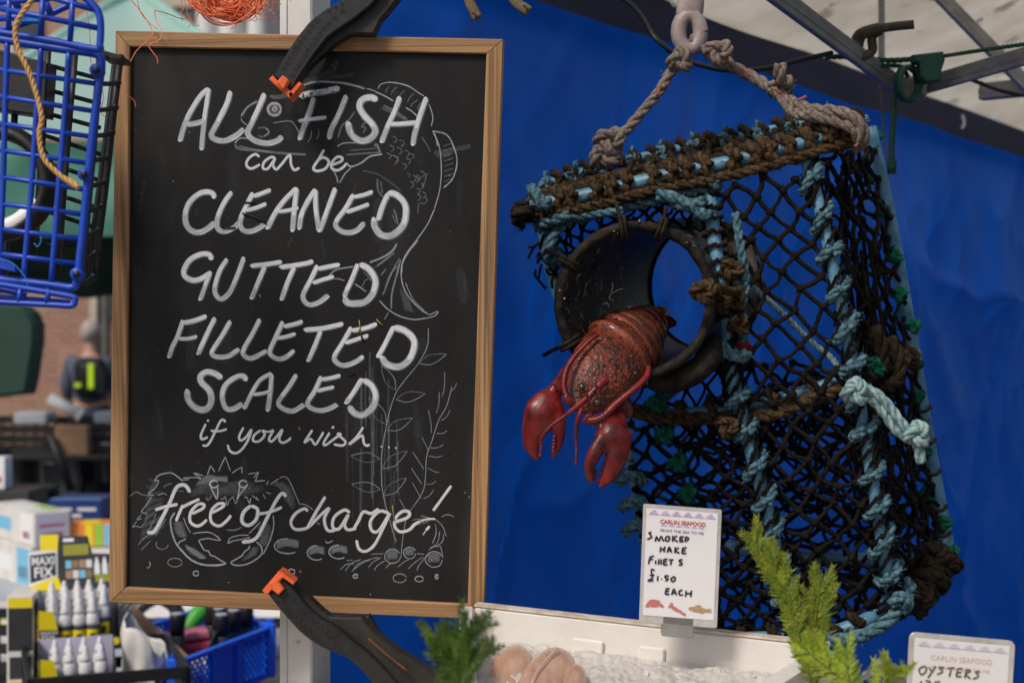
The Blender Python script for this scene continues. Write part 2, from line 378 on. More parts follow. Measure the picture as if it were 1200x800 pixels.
def paint_mat(name, streak_lo, streak_hi, base, light):
    # brushed paint: streaks run along the stroke (u), body thins out towards its edges (v); ink.r = opacity, ink.g = whiteness
    m = bpy.data.materials.new(name); m.use_nodes = True; nt = m.node_tree; N = nt.nodes; L = nt.links; b = N['Principled BSDF']
    b.inputs['Roughness'].default_value = .6
    uv = N.new('ShaderNodeUVMap'); uv.uv_map = 'UVMap'; mp = N.new('ShaderNodeMapping'); L.new(uv.outputs[0], mp.inputs[0]); mp.inputs['Scale'].default_value = (70, 9, 1)
    n = N.new('ShaderNodeTexNoise'); n.inputs['Scale'].default_value = 1; n.inputs['Detail'].default_value = 6; n.inputs['Roughness'].default_value = .65; L.new(mp.outputs[0], n.inputs['Vector'])
    at = N.new('ShaderNodeAttribute'); at.attribute_name = 'ink'; sp = N.new('ShaderNodeSeparateColor'); L.new(at.outputs['Color'], sp.inputs[0])
    mr = N.new('ShaderNodeMapRange'); L.new(n.outputs[0], mr.inputs[0]); mr.inputs[1].default_value = .3; mr.inputs[2].default_value = .7
    mr.inputs[3].default_value = streak_lo; mr.inputs[4].default_value = streak_hi
    su = N.new('ShaderNodeSeparateXYZ'); L.new(uv.outputs[0], su.inputs[0])
    # edge falloff 1-|2v-1|^6
    a1 = N.new('ShaderNodeMath'); a1.operation = 'MULTIPLY_ADD'; a1.inputs[1].default_value = 2; a1.inputs[2].default_value = -1; L.new(su.outputs[1], a1.inputs[0])
    a2 = N.new('ShaderNodeMath'); a2.operation = 'ABSOLUTE'; L.new(a1.outputs[0], a2.inputs[0])
    a3 = N.new('ShaderNodeMath'); a3.operation = 'POWER'; a3.inputs[1].default_value = 7; L.new(a2.outputs[0], a3.inputs[0])
    a4 = N.new('ShaderNodeMath'); a4.operation = 'SUBTRACT'; a4.inputs[0].default_value = 1; L.new(a3.outputs[0], a4.inputs[1])
    m1 = N.new('ShaderNodeMath'); m1.operation = 'MULTIPLY'; L.new(mr.outputs[0], m1.inputs[0]); L.new(sp.outputs[0], m1.inputs[1])
    m2 = N.new('ShaderNodeMath'); m2.operation = 'MULTIPLY'; m2.use_clamp = True; L.new(m1.outputs[0], m2.inputs[0]); L.new(a4.outputs[0], m2.inputs[1])
    L.new(m2.outputs[0], b.inputs['Alpha'])
    mx = N.new('ShaderNodeMix'); mx.data_type = 'RGBA'; L.new(sp.outputs[1], mx.inputs[0]); mx.inputs[6].default_value = (*base,1); mx.inputs[7].default_value = (*light,1)
    wq = N.new('ShaderNodeMapRange'); L.new(n.outputs[0], wq.inputs[0]); wq.inputs[1].default_value = .35; wq.inputs[2].default_value = .65; wq.inputs[3].default_value = .35; wq.inputs[4].default_value = 1.4
    wm = N.new('ShaderNodeMath'); wm.operation = 'MULTIPLY'; wm.use_clamp = True; L.new(wq.outputs[0], wm.inputs[0]); L.new(sp.outputs[1], wm.inputs[1]); L.new(wm.outputs[0], mx.inputs[0])
    L.new(mx.outputs[2], b.inputs['Base Color'])
    return m
M['paint'] = paint_mat('paint', .42, 1.15, (0.50,0.56,0.64), (1.0,1.0,1.0))
M['chalk'] = paint_mat('chalk', .15, 1.1, (0.36,0.38,0.42), (0.66,0.68,0.71))
# ============================================================ CHALKBOARD
def rayp(px, py): return Vector(((px-600)/F, 1.0, (400-py)/F))
q1, q2, q3, q4 = rayp(135,36), rayp(590,46), rayp(567,726), rayp(127,706)
A_ = Matrix((( -q2.x, q3.x, -q4.x), (-q2.y, q3.y, -q4.y), (-q2.z, q3.z, -q4.z)))
lam = A_.inverted() @ (-q1)             # with lambda1 = 1
LD = 1.62
C0 = Vector((0,0,CAMZ))
BTL, BTR, BBR, BBL = C0+q1*LD, C0+q2*LD*lam[0], C0+q3*LD*lam[1], C0+q4*LD*lam[2]
BX = (BTR-BTL).normalized(); BN = BX.cross((BBL-BTL)).normalized()
if BN.y > 0: BN = -BN                   # towards the camera
BZ = BN.cross(BX).normalized()
if BZ.z < 0: BZ = -BZ
def on_board(px, py, h=0.0):            # photo pixel -> point on the board's front plane, h metres proud
    r = rayp(px, py); o = BTL + BN*h
    t = (o-C0).dot(BN)/r.dot(BN); return C0 + r*t
HP = -0.006                             # writing panel sits 6 mm behind the rails' front
board = thing('chalkboard', 'black chalkboard in a wooden frame, painted with white lettering about fish being cleaned and gutted', 'chalkboard', BBL+(BBR-BBL)*.5)
mb = MB(); c = [on_board(145,50,HP), on_board(576,58,HP), on_board(554,714,HP), on_board(139,694,HP)]
mb.prism([c[0],c[3],c[2],c[1]], -BN*.006); mb.build('writing_panel', M['slate'], board, smooth=False)
O = [(135,36),(590,46),(567,726),(127,706)]; I = [(152,55),(570,63),(548,708),(147,688)]
def rail(a, b, m):
    mb = MB(); f = [O[a], O[b], I[b], I[a]]; g = 0.45          # thin mitre gap
    cx = sum(p[0] for p in f)/4; cy = sum(p[1] for p in f)/4
    f2 = []
    for i, (x, y) in enumerate(f):
        L = math.hypot(O[b][0]-O[a][0], O[b][1]-O[a][1]); dx, dy = (O[b][0]-O[a][0])/L, (O[b][1]-O[a][1])/L
        s_ = 1 if i in (0,3) else -1
        f2.append((x+dx*g*s_, y+dy*g*s_))
    a3, b3, c3, d3 = [on_board(x, y) for x, y in f2]
    rows = 40; vs = []; fs = []
    # cross-section with rounded outer and inner arris, ends mitred; slight waver along the length
    prof = [(0,-.018),(0,-.0016),(.07,0),(.93,0),(1,-.0014),(1,-.012)]
    for i in range(rows+1):
        t = i/rows; o_ = a3.lerp(b3,t); n_ = d3.lerp(c3,t)
        for s_, h in prof:
            wv = .0003*noise.noise(Vector((t*9+a*7, s_*3, a)))
            vs.append(o_.lerp(n_, s_) + BN*(h+wv))
    k = len(prof)
    for i in range(rows):
        for j in range(k-1): fs.append((i*k+j, i*k+j+1, (i+1)*k+j+1, (i+1)*k+j))
    fs.append(tuple(range(k))); fs.append(tuple(rows*k+j for j in range(k-1,-1,-1)))
    mb.add(vs, fs); return mb.build('frame_rail', m, board, smooth=False)
rail(0,1,M['wood_h']); rail(1,2,M['wood_v']); rail(2,3,M['wood_h']); rail(3,0,M['wood_v'])
mb = MB(); mb.prism([on_board(137,39,-.0185), on_board(129,704,-.0185), on_board(565,723,-.0185), on_board(588,49,-.0185)], -BN*.004)
mb.build('backing_board', M['kraft'], board, smooth=False)

lay = [0]
def ribbon(mb, pts, wpx, op=.85, wh=.5, taper=0.5, smooth=5, thin=0.0):
    """pts photo pixels, width in photo pixels"""
    lay[0] += 1; h = HP + .00015 + lay[0]*4e-7
    q = cr([(x,y,0) for x,y in pts], smooth) if len(pts) > 2 else [Vector((x,y,0)) for x,y in pts]
    q = resample(q, max(.8, wpx*.25)); n = len(q)
    if n < 2: return
    L = [0.0]
    for i in range(1,n): L.append(L[-1]+(q[i]-q[i-1]).length)
    T = L[-1]; base = len(mb.v); sd_ = random.random()*10
    for i in range(n):
        t = (q[min(i+1,n-1)]-q[max(i-1,0)]); t = t.normalized() if t.length > 1e-6 else Vector((1,0,0))
        nr = Vector((-t.y, t.x, 0))
        e = min(L[i], T-L[i])/(wpx*taper) if taper > 0 else 1
        e = max(.12, math.sqrt(max(0,1-(1-min(1,e))**2)))
        wv = wpx*.5*e*(1+.10*noise.noise(Vector((q[i].x*.09, q[i].y*.09, sd_))))*(1-thin*L[i]/max(T,1e-6))
        for s_ in (-1,1):
            p = q[i]+nr*s_*wv; mb.v.append(tuple(on_board(p.x, p.y, h)))
            mb.att.append((L[i]*.001+sd_, (s_+1)/2, op, wh))
    mb.f.extend([(base+2*i, base+2*i+1, base+2*i+3, base+2*i+2) for i in range(n-1)])
def blk(ox, oy, s, l): return [(ox+x/s, oy+y/s) for x, y in l]
def blob(mb, x, y, r, op=.9, wh=.9): ribbon(mb, [(x-r,y),(x+r,y)], r*2, op, wh, .5)
Z = 6.667
def letters(name, blocks, w, ysplit, big=True, dots=True):
    mb = MB()
    for (ox, oy, s), strokes in blocks:
        for st in strokes:
            wd = w
            if isinstance(st, tuple) and isinstance(st[0], (int,float)): wd, st = st
            pts = blk(ox, oy, s, st)
            # soft halo of thinned paint, body, then the second whiter coat on the upper part
            if big: ribbon(mb, [(x+.6,y+.6) for x,y in pts], wd*1.2, .16, .1)
            ribbon(mb, pts, wd, .86, .22 if big else .55)
            if big:
                q = cr([(x,y,0) for x,y in pts], 5) if len(pts)>2 else resample([(pts[0][0],pts[0][1],0),(pts[1][0],pts[1][1],0)], 2)
                slope = 0.035
                up = [(p.x-.5, p.y-.5) for p in q if p.y < ysplit + (p.x-350)*slope]
                runs = []; cur = []
                for p in q:
                    if p.y < ysplit + (p.x-350)*slope: cur.append((p.x-.5,p.y-.4))
                    else:
                        if len(cur) > 2: runs.append(cur)
                        cur = []
                if len(cur) > 2: runs.append(cur)
                for r in runs:
                    ribbon(mb, r[::2]+[r[-1]], wd*.76, .8, .95); ribbon(mb, [(x-.8,y-.3) for x,y in r[::2]+[r[-1]]], wd*.3, .7, 1)
                lo = [(p.x, p.y) for p in q if p.y >= ysplit + (p.x-350)*slope]
                if lo and dots:
                    k = max(range(len(lo)), key=lambda i: lo[i][1]); p = lo[k]
                    if k < len(lo)-4:
                        blob(mb, p[0]-3, p[1]-1.2, .8); blob(mb, p[0]+2.5, p[1]-1.6, .75)
                        e = lo[k:min(len(lo),k+14)]
                        ribbon(mb, [(x+.25*wd, y+.28*wd) for x,y in e[::2]+[e[-1]]], 1.3, .8, 1, 1.5)
                    else:
                        blob(mb, p[0], p[1]-1.5, wd*.28); blob(mb, p[0]+1, p[1]-6.5, .8)
            else:
                ribbon(mb, [(x-.35,y-.35) for x,y in pts], wd*.55, .75, 1)
    return mb.build(name, M['paint'], board, smooth=False)
bA=(200,90,Z); bB=(350,90,Z); bC=(200,200,Z); bD=(350,200,Z); bE=(190,280,Z); bF=(340,280,Z); bG=(190,360,Z); bH=(340,360,Z)
bI=(200,430,Z); bJ=(340,430,Z); bK=(150,535,Z); bL=(300,535,Z); bM=(400,550,Z)

# ---- underlying drawings first (fish, weed, crab, pebbles)
fish = MB()
def dr(b, l, wd=1.3, op=.8, wh=.8, m=None, **k): ribbon(m if m is not None else fish, blk(*b, l), wd, op, wh, 1.0, **k)
dr(bA, [(680,190),(600,240),(550,310)], 3.2, .7, .4); dr(bA, [(550,320),(560,350),(600,380)], 1.3)
dr(bA, [(500,520),(540,482),(620,485)], 2.0, .8, .7); dr(bA, [(505,525),(530,560),(700,580),(900,600),(1060,608)], 3.2, .5, .3)
dr(bA, [(530,540),(620,560),(760,585)], 1.4, .5, .6)
dr(bA, [(680,402),(740,400),(768,440),(720,468),(680,460)], 2.4, .35, .3); dr(bA, [(740,400),(768,430),(730,465)], 1.0)
dr(bA, [(800,362),(860,352),(940,348),(980,395),(1010,450)], 1.5, .6, .5)
for rr, ww, oo in ((50,3.6,.9),(30,2.2,.35),(14,2.4,.9)):
    dr(bA, [(810+rr*math.cos(a/2.), 255+rr*.95*math.sin(a/2.)) for a in range(0,14)], ww, oo, .8 if rr!=30 else .2)
dr(bA, [(800,225),(830,240),(825,270)], 1.2, .9, 1)
dr(bA, [(770,150),(840,160),(950,130),(1000,110)], 6, .3, .3)
dr(bB, [(20,75),(120,42),(300,45),(430,68),(520,95)], 3.2, .75, .5); dr(bB, [(200,40),(330,50),(480,80)], 1.2, .8, .9)
dr(bB, [(530,92),(580,108),(610,120)], 1.6); dr(bB, [(600,118),(670,150),(740,190)], 1.7, .9, .95); dr(bB, [(835,240),(890,275),(935,320)], 1.6, .9, .95)
dr(bB, [(620,95),(640,62),(700,45),(780,52),(870,82),(930,122),(980,152)], 1.3, .9, .9); dr(bB, [(760,50),(830,62),(880,85)], 1.2)
dr(bB, [(1018,215),(1038,270),(1048,330),(1035,388)], 1.2, .9, .9)
for x0,y0,x1,y1 in ((710,75,680,130),(770,80,720,140),(830,110,790,150),(900,130,850,200),(930,180,870,240),(960,200,930,260)):
    dr(bB, [(x0,y0),((x0+x1)/2-8,(y0+y1)/2),(x1,y1)], 1.6, .35, .3)
dr(bB, [(300,545),(350,520),(450,515)], 1.3, .9, .9); dr(bB, [(370,610),(500,600),(640,590)], 2.2, .4, .3); dr(bB, [(400,575),(500,568),(610,560)], 1.6, .35, .4)
dr(bB, [(370,670),(410,702),(490,672),(560,622),(655,605)], 2.0, .9, .9); dr(bB, [(590,545),(610,530),(640,600)], 3, .5, .5)
dr(bB, [(240,690),(270,730),(300,790),(305,830)], 2.0, .7, .8); dr(bB, [(410,710),(360,760),(320,830)], 1.6, .8, .8)
dr(bB, [(440,270),(390,340),(340,380),(305,480)], 2.2, .4, .4); dr(bB, [(490,330),(525,350),(490,390),(525,400),(500,440)], 1.8, .4, .4)
dr(bB, [(100,420),(95,470),(70,515)], 1.2, .6, .7); dr(bB, [(155,410),(158,450),(140,490)], 1.4, .5, .5)
dr(bB, [(650,240),(720,270),(850,340)], 5.5, .28, .2); dr(bB, [(660,220),(760,275),(840,330)], 2.4, .3, .4)
dr(bB, [(960,470),(1000,530),(1030,590)], 2.0, .3, .3)
for cx, cy, r0 in ((740,490,28),(800,520,28),(720,560,26),(780,580,28),(840,600,26),(700,620,24),(755,640,26),(850,660,24),(820,700,24),(740,650,40),(880,620,22),(855,770,16),(960,760,26),(930,790,22)):
    dr(bB, [(cx-r0*.6,cy-r0),(cx+r0*.7,cy-r0*.5),(cx+r0*.8,cy+r0*.4),(cx,cy+r0)], 1.1, .42, .45)
for cx, cy in ((880,110),(920,70),(960,120),(930,160),(975,190),(900,60),(985,230),(935,210)):
    dr(bD, [(cx-12,cy-24),(cx+16,cy-12),(cx+14,cy+12),(cx-6,cy+26)], 1.1, .4, .45)
dr(bD, [(1062,300),(1000,430),(900,570),(840,650),(810,720),(805,800)], 1.5, .85, .85)
dr(bD, [(990,260),(940,260),(930,340)], 1.6, .3, .4); dr(bD, [(1000,20),(985,90),(960,130)], 1.3, .35)
dr(bD, [(615,60),(620,150),(660,210)], 2.6, .35, .4); dr(bD, [(640,80),(655,180)], 1.6, .4, .4); dr(bD, [(740,300),(760,350),(775,420)], 2.2, .45, .4); dr(bD, [(730,340),(760,410)], 1.2, .5, .4)
dr(bD, [(500,0),(620,30),(740,110),(800,160)], 2.0, .2, .3)
s2 = (320,60,2.353)
dr(s2, [(440,220),(458,262),(464,320),(460,380),(445,435)], 1.3, .85, .9); dr(s2, [(445,225),(455,262),(450,250)], 1.2)
dr(s2, [(440,220),(480,232),(502,275),(507,310),(495,352),(470,377)], 1.5, .9, .85)
for k in range(8): dr(s2, [(468+k*.5,262+k*14),(482,258+k*14),(498,252+k*14)], 1.6, .28, .25)
dr(bF, [(835,35),(800,90),(730,140),(620,185)], 2.6, .75, .75); dr(bF, [(815,105),(740,165),(680,205)], 2.0, .5, .5); dr(bF, [(760,140),(700,200),(650,225)], 1.3, .4, .5)
dr(bF, [(1000,10),(920,110),(870,220),(880,360),(940,470),(1040,565),(1070,572)], 1.4, .9, .9)
dr(bF, [(900,340),(960,470),(1050,560)], 1.1, .7, .8)
dr(bF, [(697,480),(760,545),(850,600),(960,628),(1067,618)], 1.4, .9, .95); dr(bF, [(1050,570),(1090,590),(1155,565),(1130,600),(1067,618)], 1.3, .8, .9)
dr(bF, [(855,150),(800,250),(740,400),(720,440)], 1.8, .5, .45); dr(bF, [(865,160),(830,290),(795,430),(790,545)], 2.2, .6, .45)
dr(bF, [(845,210),(780,280),(740,390)], 1.2, .5, .5); dr(bF, [(750,230),(710,285)], 1.8, .5, .45); dr(bF, [(770,570),(735,628)], 1.2, .6, .7)
for k in range(6): dr(bF, [(860+k*14,380+k*14),(880+k*12,470+k*12),(900+k*14,560+k*3)], 2.6, .13, .2)
dr(bF, [(300,290),(350,245),(430,225),(495,216)], 2.0, .7, .7); dr(bF, [(340,310),(380,312),(425,326)], 1.3, .8, .9); dr(bF, [(505,350),(550,380),(597,415)], 1.4, .9, .95)
dr(bF, [(560,380),(580,335),(610,305)], 1.6, .35, .4); dr(bF, [(570,255),(610,290),(630,330)], 1.6, .4, .4)
fish.build('fish_drawing', M['chalk'], board, smooth=False)

weed = MB(); s5 = (400,380,2.353)
dw = lambda l, wd=1.0, op=.6, wh=.6, b=s5, **k: dr(b, l, wd, op, wh, weed, **k)
dw([(240,10),(237,60),(212,108),(178,150),(150,190),(133,240),(122,290),(112,350),(110,400),(114,460),(128,520),(145,580),(152,600)], 1.2, .65)
def leaf(b, x0,y0,x1,y1, fat=.16):
    dx, dy = x1-x0, y1-y0; L = math.hypot(dx,dy); nx, ny = -dy/L, dx/L
    a = [(x0,y0),(x0+dx*.35+nx*L*fat,y0+dy*.35+ny*L*fat),(x0+dx*.7+nx*L*fat*.7,y0+dy*.7+ny*L*fat*.7),(x1,y1)]
    c_ = [(x0,y0),(x0+dx*.35-nx*L*fat,y0+dy*.35-ny*L*fat),(x0+dx*.7-nx*L*fat*.7,y0+dy*.7-ny*L*fat*.7),(x1,y1)]
    dw(a, 1.2, .5, .6, b); dw(c_, 1.0, .35, .5, b)
for l in ((215,108,290,82),(150,207,232,190),(125,292,197,258),(112,397,182,348),(115,472,180,422),(150,182,110,112),(125,277,75,200),(106,370,25,362),(108,455,28,440)): leaf(s5, *l)
dw([(305,170),(290,225),(268,265),(250,320),(235,365),(232,420),(225,460),(200,500),(180,530),(168,600),(165,640)], 1.2, .6)
for l in ((300,185,318,160),(285,130,278,200),(270,185,262,245),(275,265,300,235),(262,300,292,292),(240,235,248,300),(245,340,282,330),(240,362,278,362),(238,395,270,408),(222,310,240,350),(232,440,262,430),(196,350,228,400),(192,395,222,440),(195,435,220,480),(225,480,255,455),(160,480,180,520)):
    x0,y0,x1,y1 = l; dw([(x0,y0),((x0+x1)/2+3,(y0+y1)/2+4),(x1,y1)], 1.2, .5, .5)
# faint vertical runs of old paint
for k in range(26):
    x = random.uniform(405,470); y = random.uniform(400,560)
    ribbon(weed, [(x,y),(x+random.uniform(-1,1),y+random.uniform(15,60)),(x,y+random.uniform(60,90))], random.uniform(.6,3), random.uniform(.08,.2), .3, 1)
# berries and branch at the bottom
for cx, cy, r0 in ((400,675,62),(535,650,50),(725,700,68)):
    dr(bM, [(cx+r0*math.cos(a/2.2)*random.uniform(.92,1.04), cy+r0*.9*math.sin(a/2.2)) for a in range(0,14)], 1.2, .75, .6, weed)
    for k in range(5):
        a = random.uniform(-.5,.4); dr(bM, [(cx-r0*.8, cy+r0*(.3-k*.2)),(cx, cy+r0*(.15-k*.22)),(cx+r0*.7, cy+r0*(.2-k*.18))], 4.5, .24, .25, weed)
for l in ((620,360,700,380),(620,400,735,385),(735,385,790,440,820,520),(735,420,740,500,710,580),(770,480,750,570,680,630),(800,500,790,560,740,600),(775,595,785,640,795,690),(780,370,830,350,885,370),(550,395,610,385,740,390),(600,390,620,430),(700,390,640,420,635,400),
          (690,610,720,600,775,600),(590,655,650,660)):
    dr(bM, [(l[i],l[i+1]) for i in range(0,len(l),2)], 1.2, .6, .6, weed)
for l in ((-10,780,40,740,100,735),(30,790,80,730,155,700),(80,800,140,730,290,680),(100,780,160,730,230,700),(210,765,250,720,310,685),(255,790,280,750,340,710),(345,770,380,735,430,725),(440,762,490,720,530,700),(520,775,580,720,640,680),(590,790,610,740,690,650),(230,660,330,655),(40,710,90,705)):
    dr(bM, [(l[i],l[i+1]) for i in range(0,len(l),2)], 1.4, .55, .55, weed)
weed.build('seaweed_drawing', M['chalk'], board, smooth=False)

crab = MB(); dc = lambda b, l, wd=1.3, op=.75, wh=.75, **k: dr(b, l, wd, op, wh, crab, **k)
dc(bK, [(5,315),(60,275),(110,295),(155,300)], 1.1, .6); dc(bK, [(205,190),(240,145),(310,125),(350,130),(400,165),(430,190)], 1.8, .8)
dc(bK, [(205,190),(240,185),(215,240),(160,290),(200,300)], 1.6); dc(bK, [(185,310),(140,380),(105,430),(150,440)], 1.4); dc(bK, [(105,450),(70,490),(110,480)],1.2)
dc(bK, [(70,500),(35,550),(60,540),(100,550),(120,530)], 1.2, .6); dc(bK, [(150,440),(140,500),(110,540)],1.2,.4)
dc(bK, [(220,440),(180,540),(150,580)], 1.3, .5); dc(bK, [(160,610),(110,650),(80,690)], 1.2,.5); dc(bK, [(300,480),(240,570),(215,620)], 1.2, .5); dc(bK, [(180,650),(130,700),(100,730)],1.2,.4)
dc(bK, [(275,240),(300,220),(345,208)],1.1,.5); dc(bK, [(230,300),(280,285),(305,300)],1.4,.6); dc(bK, [(380,265),(440,268)],1,.4)
for k in range(16): dc(bK, [(250+k*6-random.uniform(0,140),170+k*26),(230+k*2-random.uniform(0,100),200+k*26),(180-k*6,250+k*26)], 5, .12, .15)
for l in ((510,125,575,170),(520,125,590,150),(620,140,645,70,680,120),(705,115,760,0,800,110),(810,130,850,100,890,80,890,130),(940,135,1020,120,995,190,1067,185),(430,165,530,160,570,175),(410,180,480,178)):
    dc(bK, [(l[i],l[i+1]) for i in range(0,len(l),2)], 1.4, .8, smooth=1)
for k in range(9): dc(bK, [(530+k*8,215-k*6),(640,170-k*4+random.uniform(0,30)),(780,155+k*5)], 4.5, .2, .3)
for k in range(14): dc(bK, [(480+k*30,300-k*2),(540+k*34,230+random.uniform(-30,50)),(600+k*36,200+random.uniform(-20,60))], 9, .09, .1)
for cx, tx in ((672,695),(900,850)):
    dc(bK, [(cx+32*math.cos(a/2.2), 212+28*math.sin(a/2.2)) for a in range(0,14)], 2.2, .95, .9)
    dc(bK, [(cx-28,230),((cx+tx)/2-12,290),(tx,335)], 1.8, .9); dc(bK, [(cx+28,230),((cx+tx)/2+18,270),(tx+2,330)], 1.8, .9)
dc(bK, [(610,310),(625,340),(655,300)],1.3,.6); dc(bK, [(720,320),(735,335),(760,310),(775,380),(790,340),(820,310),(840,365),(860,330)],1.3,.6,smooth=1); dc(bK, [(905,325),(925,310),(950,365),(960,320)],1.5,.8,smooth=1); dc(bK, [(1000,310),(1025,345)],1.2,.6)
dc(bK, [(770,570),(830,572),(890,550)], 1.8,.45)
for l in ((-20,165,20,115),(0,190,75,185),(80,220,100,185),(75,275,120,290),(55,290,75,330),(110,215,180,170),(185,165,215,155,250,170,290,250,345,380),(350,365,400,380,445,415),(475,515,505,530),(195,200,250,260),(-30,300,20,340)):
    dc(bL, [(l[i],l[i+1]) for i in range(0,len(l),2)], 1.3, .7, smooth=2)
for k in range(7): dc(bL, [(120+k*12,200),(190+k*14,230+k*8),(240+k*8,340+k*12)], 7, .09, .1)
bN = (150,590,6.0)
dc(bN, [(330,60),(300,110),(305,180),(325,250),(350,300)], 2.2, .8, .7); dc(bN, [(390,95),(410,150),(440,205)], 1.2); dc(bN, [(350,300),(360,270),(410,245)], 1.8)
dc(bN, [(455,210),(500,202),(570,200),(620,225),(648,255),(600,250),(560,243),(495,255)], 1.4, .85); dc(bN, [(495,258),(515,290),(535,325),(565,330),(580,360),(610,370),(640,390),(665,405),(690,418)], 1.7, .85, smooth=2)
dc(bN, [(690,420),(620,432),(520,425),(440,390),(370,320),(350,290)], 2.6, .85, .75); 
for k in range(6): dc(bN, [(400+k*6,285+k*5),(440+k*8,335),(520+k*6,385)], 4.5, .22, .3)
for k in range(6): dc(bN, [(330+k*9,120),(340+k*10,190),(380+k*6,235)], 5, .17, .2)
dc(bN, [(850,210),(890,170),(930,125)], 1.6); dc(bN, [(1020,80),(1025,150),(1000,250),(950,355)], 1.7, .8); dc(bN, [(700,280),(740,260),(800,250),(860,235)], 1.6); dc(bN, [(700,280),(720,240),(780,222),(850,220)], 1.5)
dc(bN, [(855,290),(850,315),(820,335),(800,365),(765,385),(720,412)], 1.7, .85, smooth=2); dc(bN, [(720,415),(760,432),(830,425),(900,390),(940,350),(935,300),(900,265)], 1.9, .8)
for k in range(5): dc(bN, [(800+k*20,400-k*8),(850+k*14,360-k*8),(890+k*6,300)], 5, .12, .2)
for k in range(7): dc(bN, [(920+k*12,140),(930+k*10,220),(920+k*8,300)], 5, .12, .15)
def ringd(b, cx, cy, rx, ry, wd, op=.75, n0=0, n1=14): dc(b, [(cx+rx*math.cos(a/2.1), cy+ry*math.sin(a/2.1)) for a in range(n0,n1)], wd, op)
ringd(bN, 478,488,19,17,1.8); ringd(bN, 1148,478,24,20,1.8); ringd(bN, 330,412,50,30,1.2,.55); ringd(bN, 240,285,42,34,1.2,.5,0,9); ringd(bN, 140,425,16,24,1.5,.7,11,19)
bO = (340,600,5.4545)
for cx, cy, rx, ry in ((-15,215,85,48),(170,258,60,46),(312,252,64,44)):
    dc(bO, [(cx+rx*math.cos(a/2.1), cy+ry*math.sin(a/2.1)) for a in range(2,11)], 1.7, .8)
    for k in range(8): dc(bO, [(cx-rx*.85,cy+ry*(.3-k*.14)),(cx-rx*.1,cy-ry*(.1+k*.11)),(cx+rx*.85,cy+ry*(.2-k*.12))], 3, .26, .3)
ringd(bO,10,380,20,18,1.8,.7); ringd(bO,700,420,42,28,1.3,.6); ringd(bO,825,425,26,18,1.6,.7); ringd(bO,418,408,14,12,2.6,.75); ringd(bO,938,410,8,12,3,.7)
dc(bO, [(225,180),(240,195),(275,180)], 1.6, .8); dc(bO,[(55,375),(75,385)],1.5,.5)
crab.build('crab_drawing', M['chalk'], board, smooth=False, kind='stuff')

# ---- lettering
letters('painted_lettering', [
 (bA, [[(298,92),(230,155),(150,285),(105,385),(70,508)], (6.3,[(300,90),(275,250),(255,400),(240,575)]), (6.5,[(118,372),(190,365),(265,345)]),
       (7.2,[(468,112),(440,210),(370,350),(318,450),(345,488),(420,500),(510,460),(572,403)]), (7.2,[(735,130),(690,240),(630,370),(600,440),(650,495),(750,520),(830,500),(872,462)])]),
 (bB, [(7,[(120,160),(80,290),(40,390),(5,495)]), (8,[(5,158),(80,133),(200,115),(322,90)]), (5,[(0,347),(100,332),(217,318)]), (6.8,[(375,145),(310,300),(250,420),(238,490)]),
       (8.4,[(615,190),(570,162),(500,178),(475,235),(510,300),(575,370),(598,430),(550,488),(480,500),(420,460),(392,400),(388,350)]),
       (6.8,[(793,155),(750,270),(690,400),(645,518)]), (6.8,[(1000,160),(950,300),(910,430),(890,540)]), (6.5,[(708,370),(800,370),(918,358)])])], 6.8, 147)
letters('painted_lettering', [
 (bA, [[(695,628),(660,606),(608,640),(592,690),(630,718),(700,685)], [(822,650),(790,627),(732,665),(722,715),(760,718),(810,650),(800,690),(825,725),(870,680),(930,612),(940,680),(965,728),(1008,712)]]),
 (bB, [[(200,570),(160,640),(115,715),(150,737),(212,715),(235,660),(190,630),(150,655)], [(262,690),(330,662),(340,635),(300,628),(258,675),(260,715),(300,732),(345,710),(375,675)]])], 3.6, 0, big=False)
letters('painted_lettering', [
 (bC, [(7.2,[(338,222),(332,182),(285,166),(220,182),(150,245),(116,330),(122,420),(170,473),(240,478),(310,435),(348,400)]), [(480,165),(430,230),(380,330),(362,400),(372,458),(425,473),(500,440),(530,400)],
       [(645,172),(600,260),(552,360),(542,420),(570,467),(630,473),(700,440),(742,405)], (6,[(645,202),(720,175),(785,150)]), (5.5,[(585,312),(670,290),(750,257)]),
       [(985,135),(900,220),(830,310),(780,400),(752,458)], (6.8,[(985,132),(968,280),(950,478)]), (5.2,[(840,322),(920,310),(1000,290)])]),
 (bD, [[(132,145),(60,260),(17,360),(3,462)], [(132,145),(135,300),(160,482)], [(160,480),(220,320),(288,135)], [(430,185),(370,290),(292,400),(302,450),(370,483),(450,468),(517,400)],
       (6,[(430,207),(510,190),(582,163)]), (5.6,[(372,325),(460,295),(552,262)]), (7,[(700,178),(650,290),(622,390)]),
       (8.4,[(700,172),(765,190),(830,262),(835,370),(800,448),(720,508),(640,498),(592,430),(592,365)])])], 6.5, 259)
letters('painted_lettering', [
 (bE, [(7.2,[(388,168),(368,122),(300,120),(220,162),(172,240),(178,290),(240,323),(310,308),(388,258)]), (6,[(375,265),(335,370),(293,482)]), (6.3,[(510,155),(450,250),(412,380),(422,440),(465,468),(530,410),(590,280),(640,145)]),
       (6.3,[(692,212),(800,200),(938,180)]), [(805,210),(750,340),(695,472)], (6.3,[(918,222),(1030,207),(1150,185),(1180,168)]), [(1035,215),(980,340),(930,480)]]),
 (bF, [[(215,205),(160,320),(102,430),(112,488),(160,513),(230,490),(300,437)], (6,[(215,235),(300,217),(390,200)]), (5.5,[(178,345),(250,320),(345,292)]), [(530,195),(480,320),(432,425),(425,460)],
       (8.2,[(545,197),(615,235),(665,320),(648,420),(590,487),(520,503),(450,498),(422,455)])])], 6.2, 341)
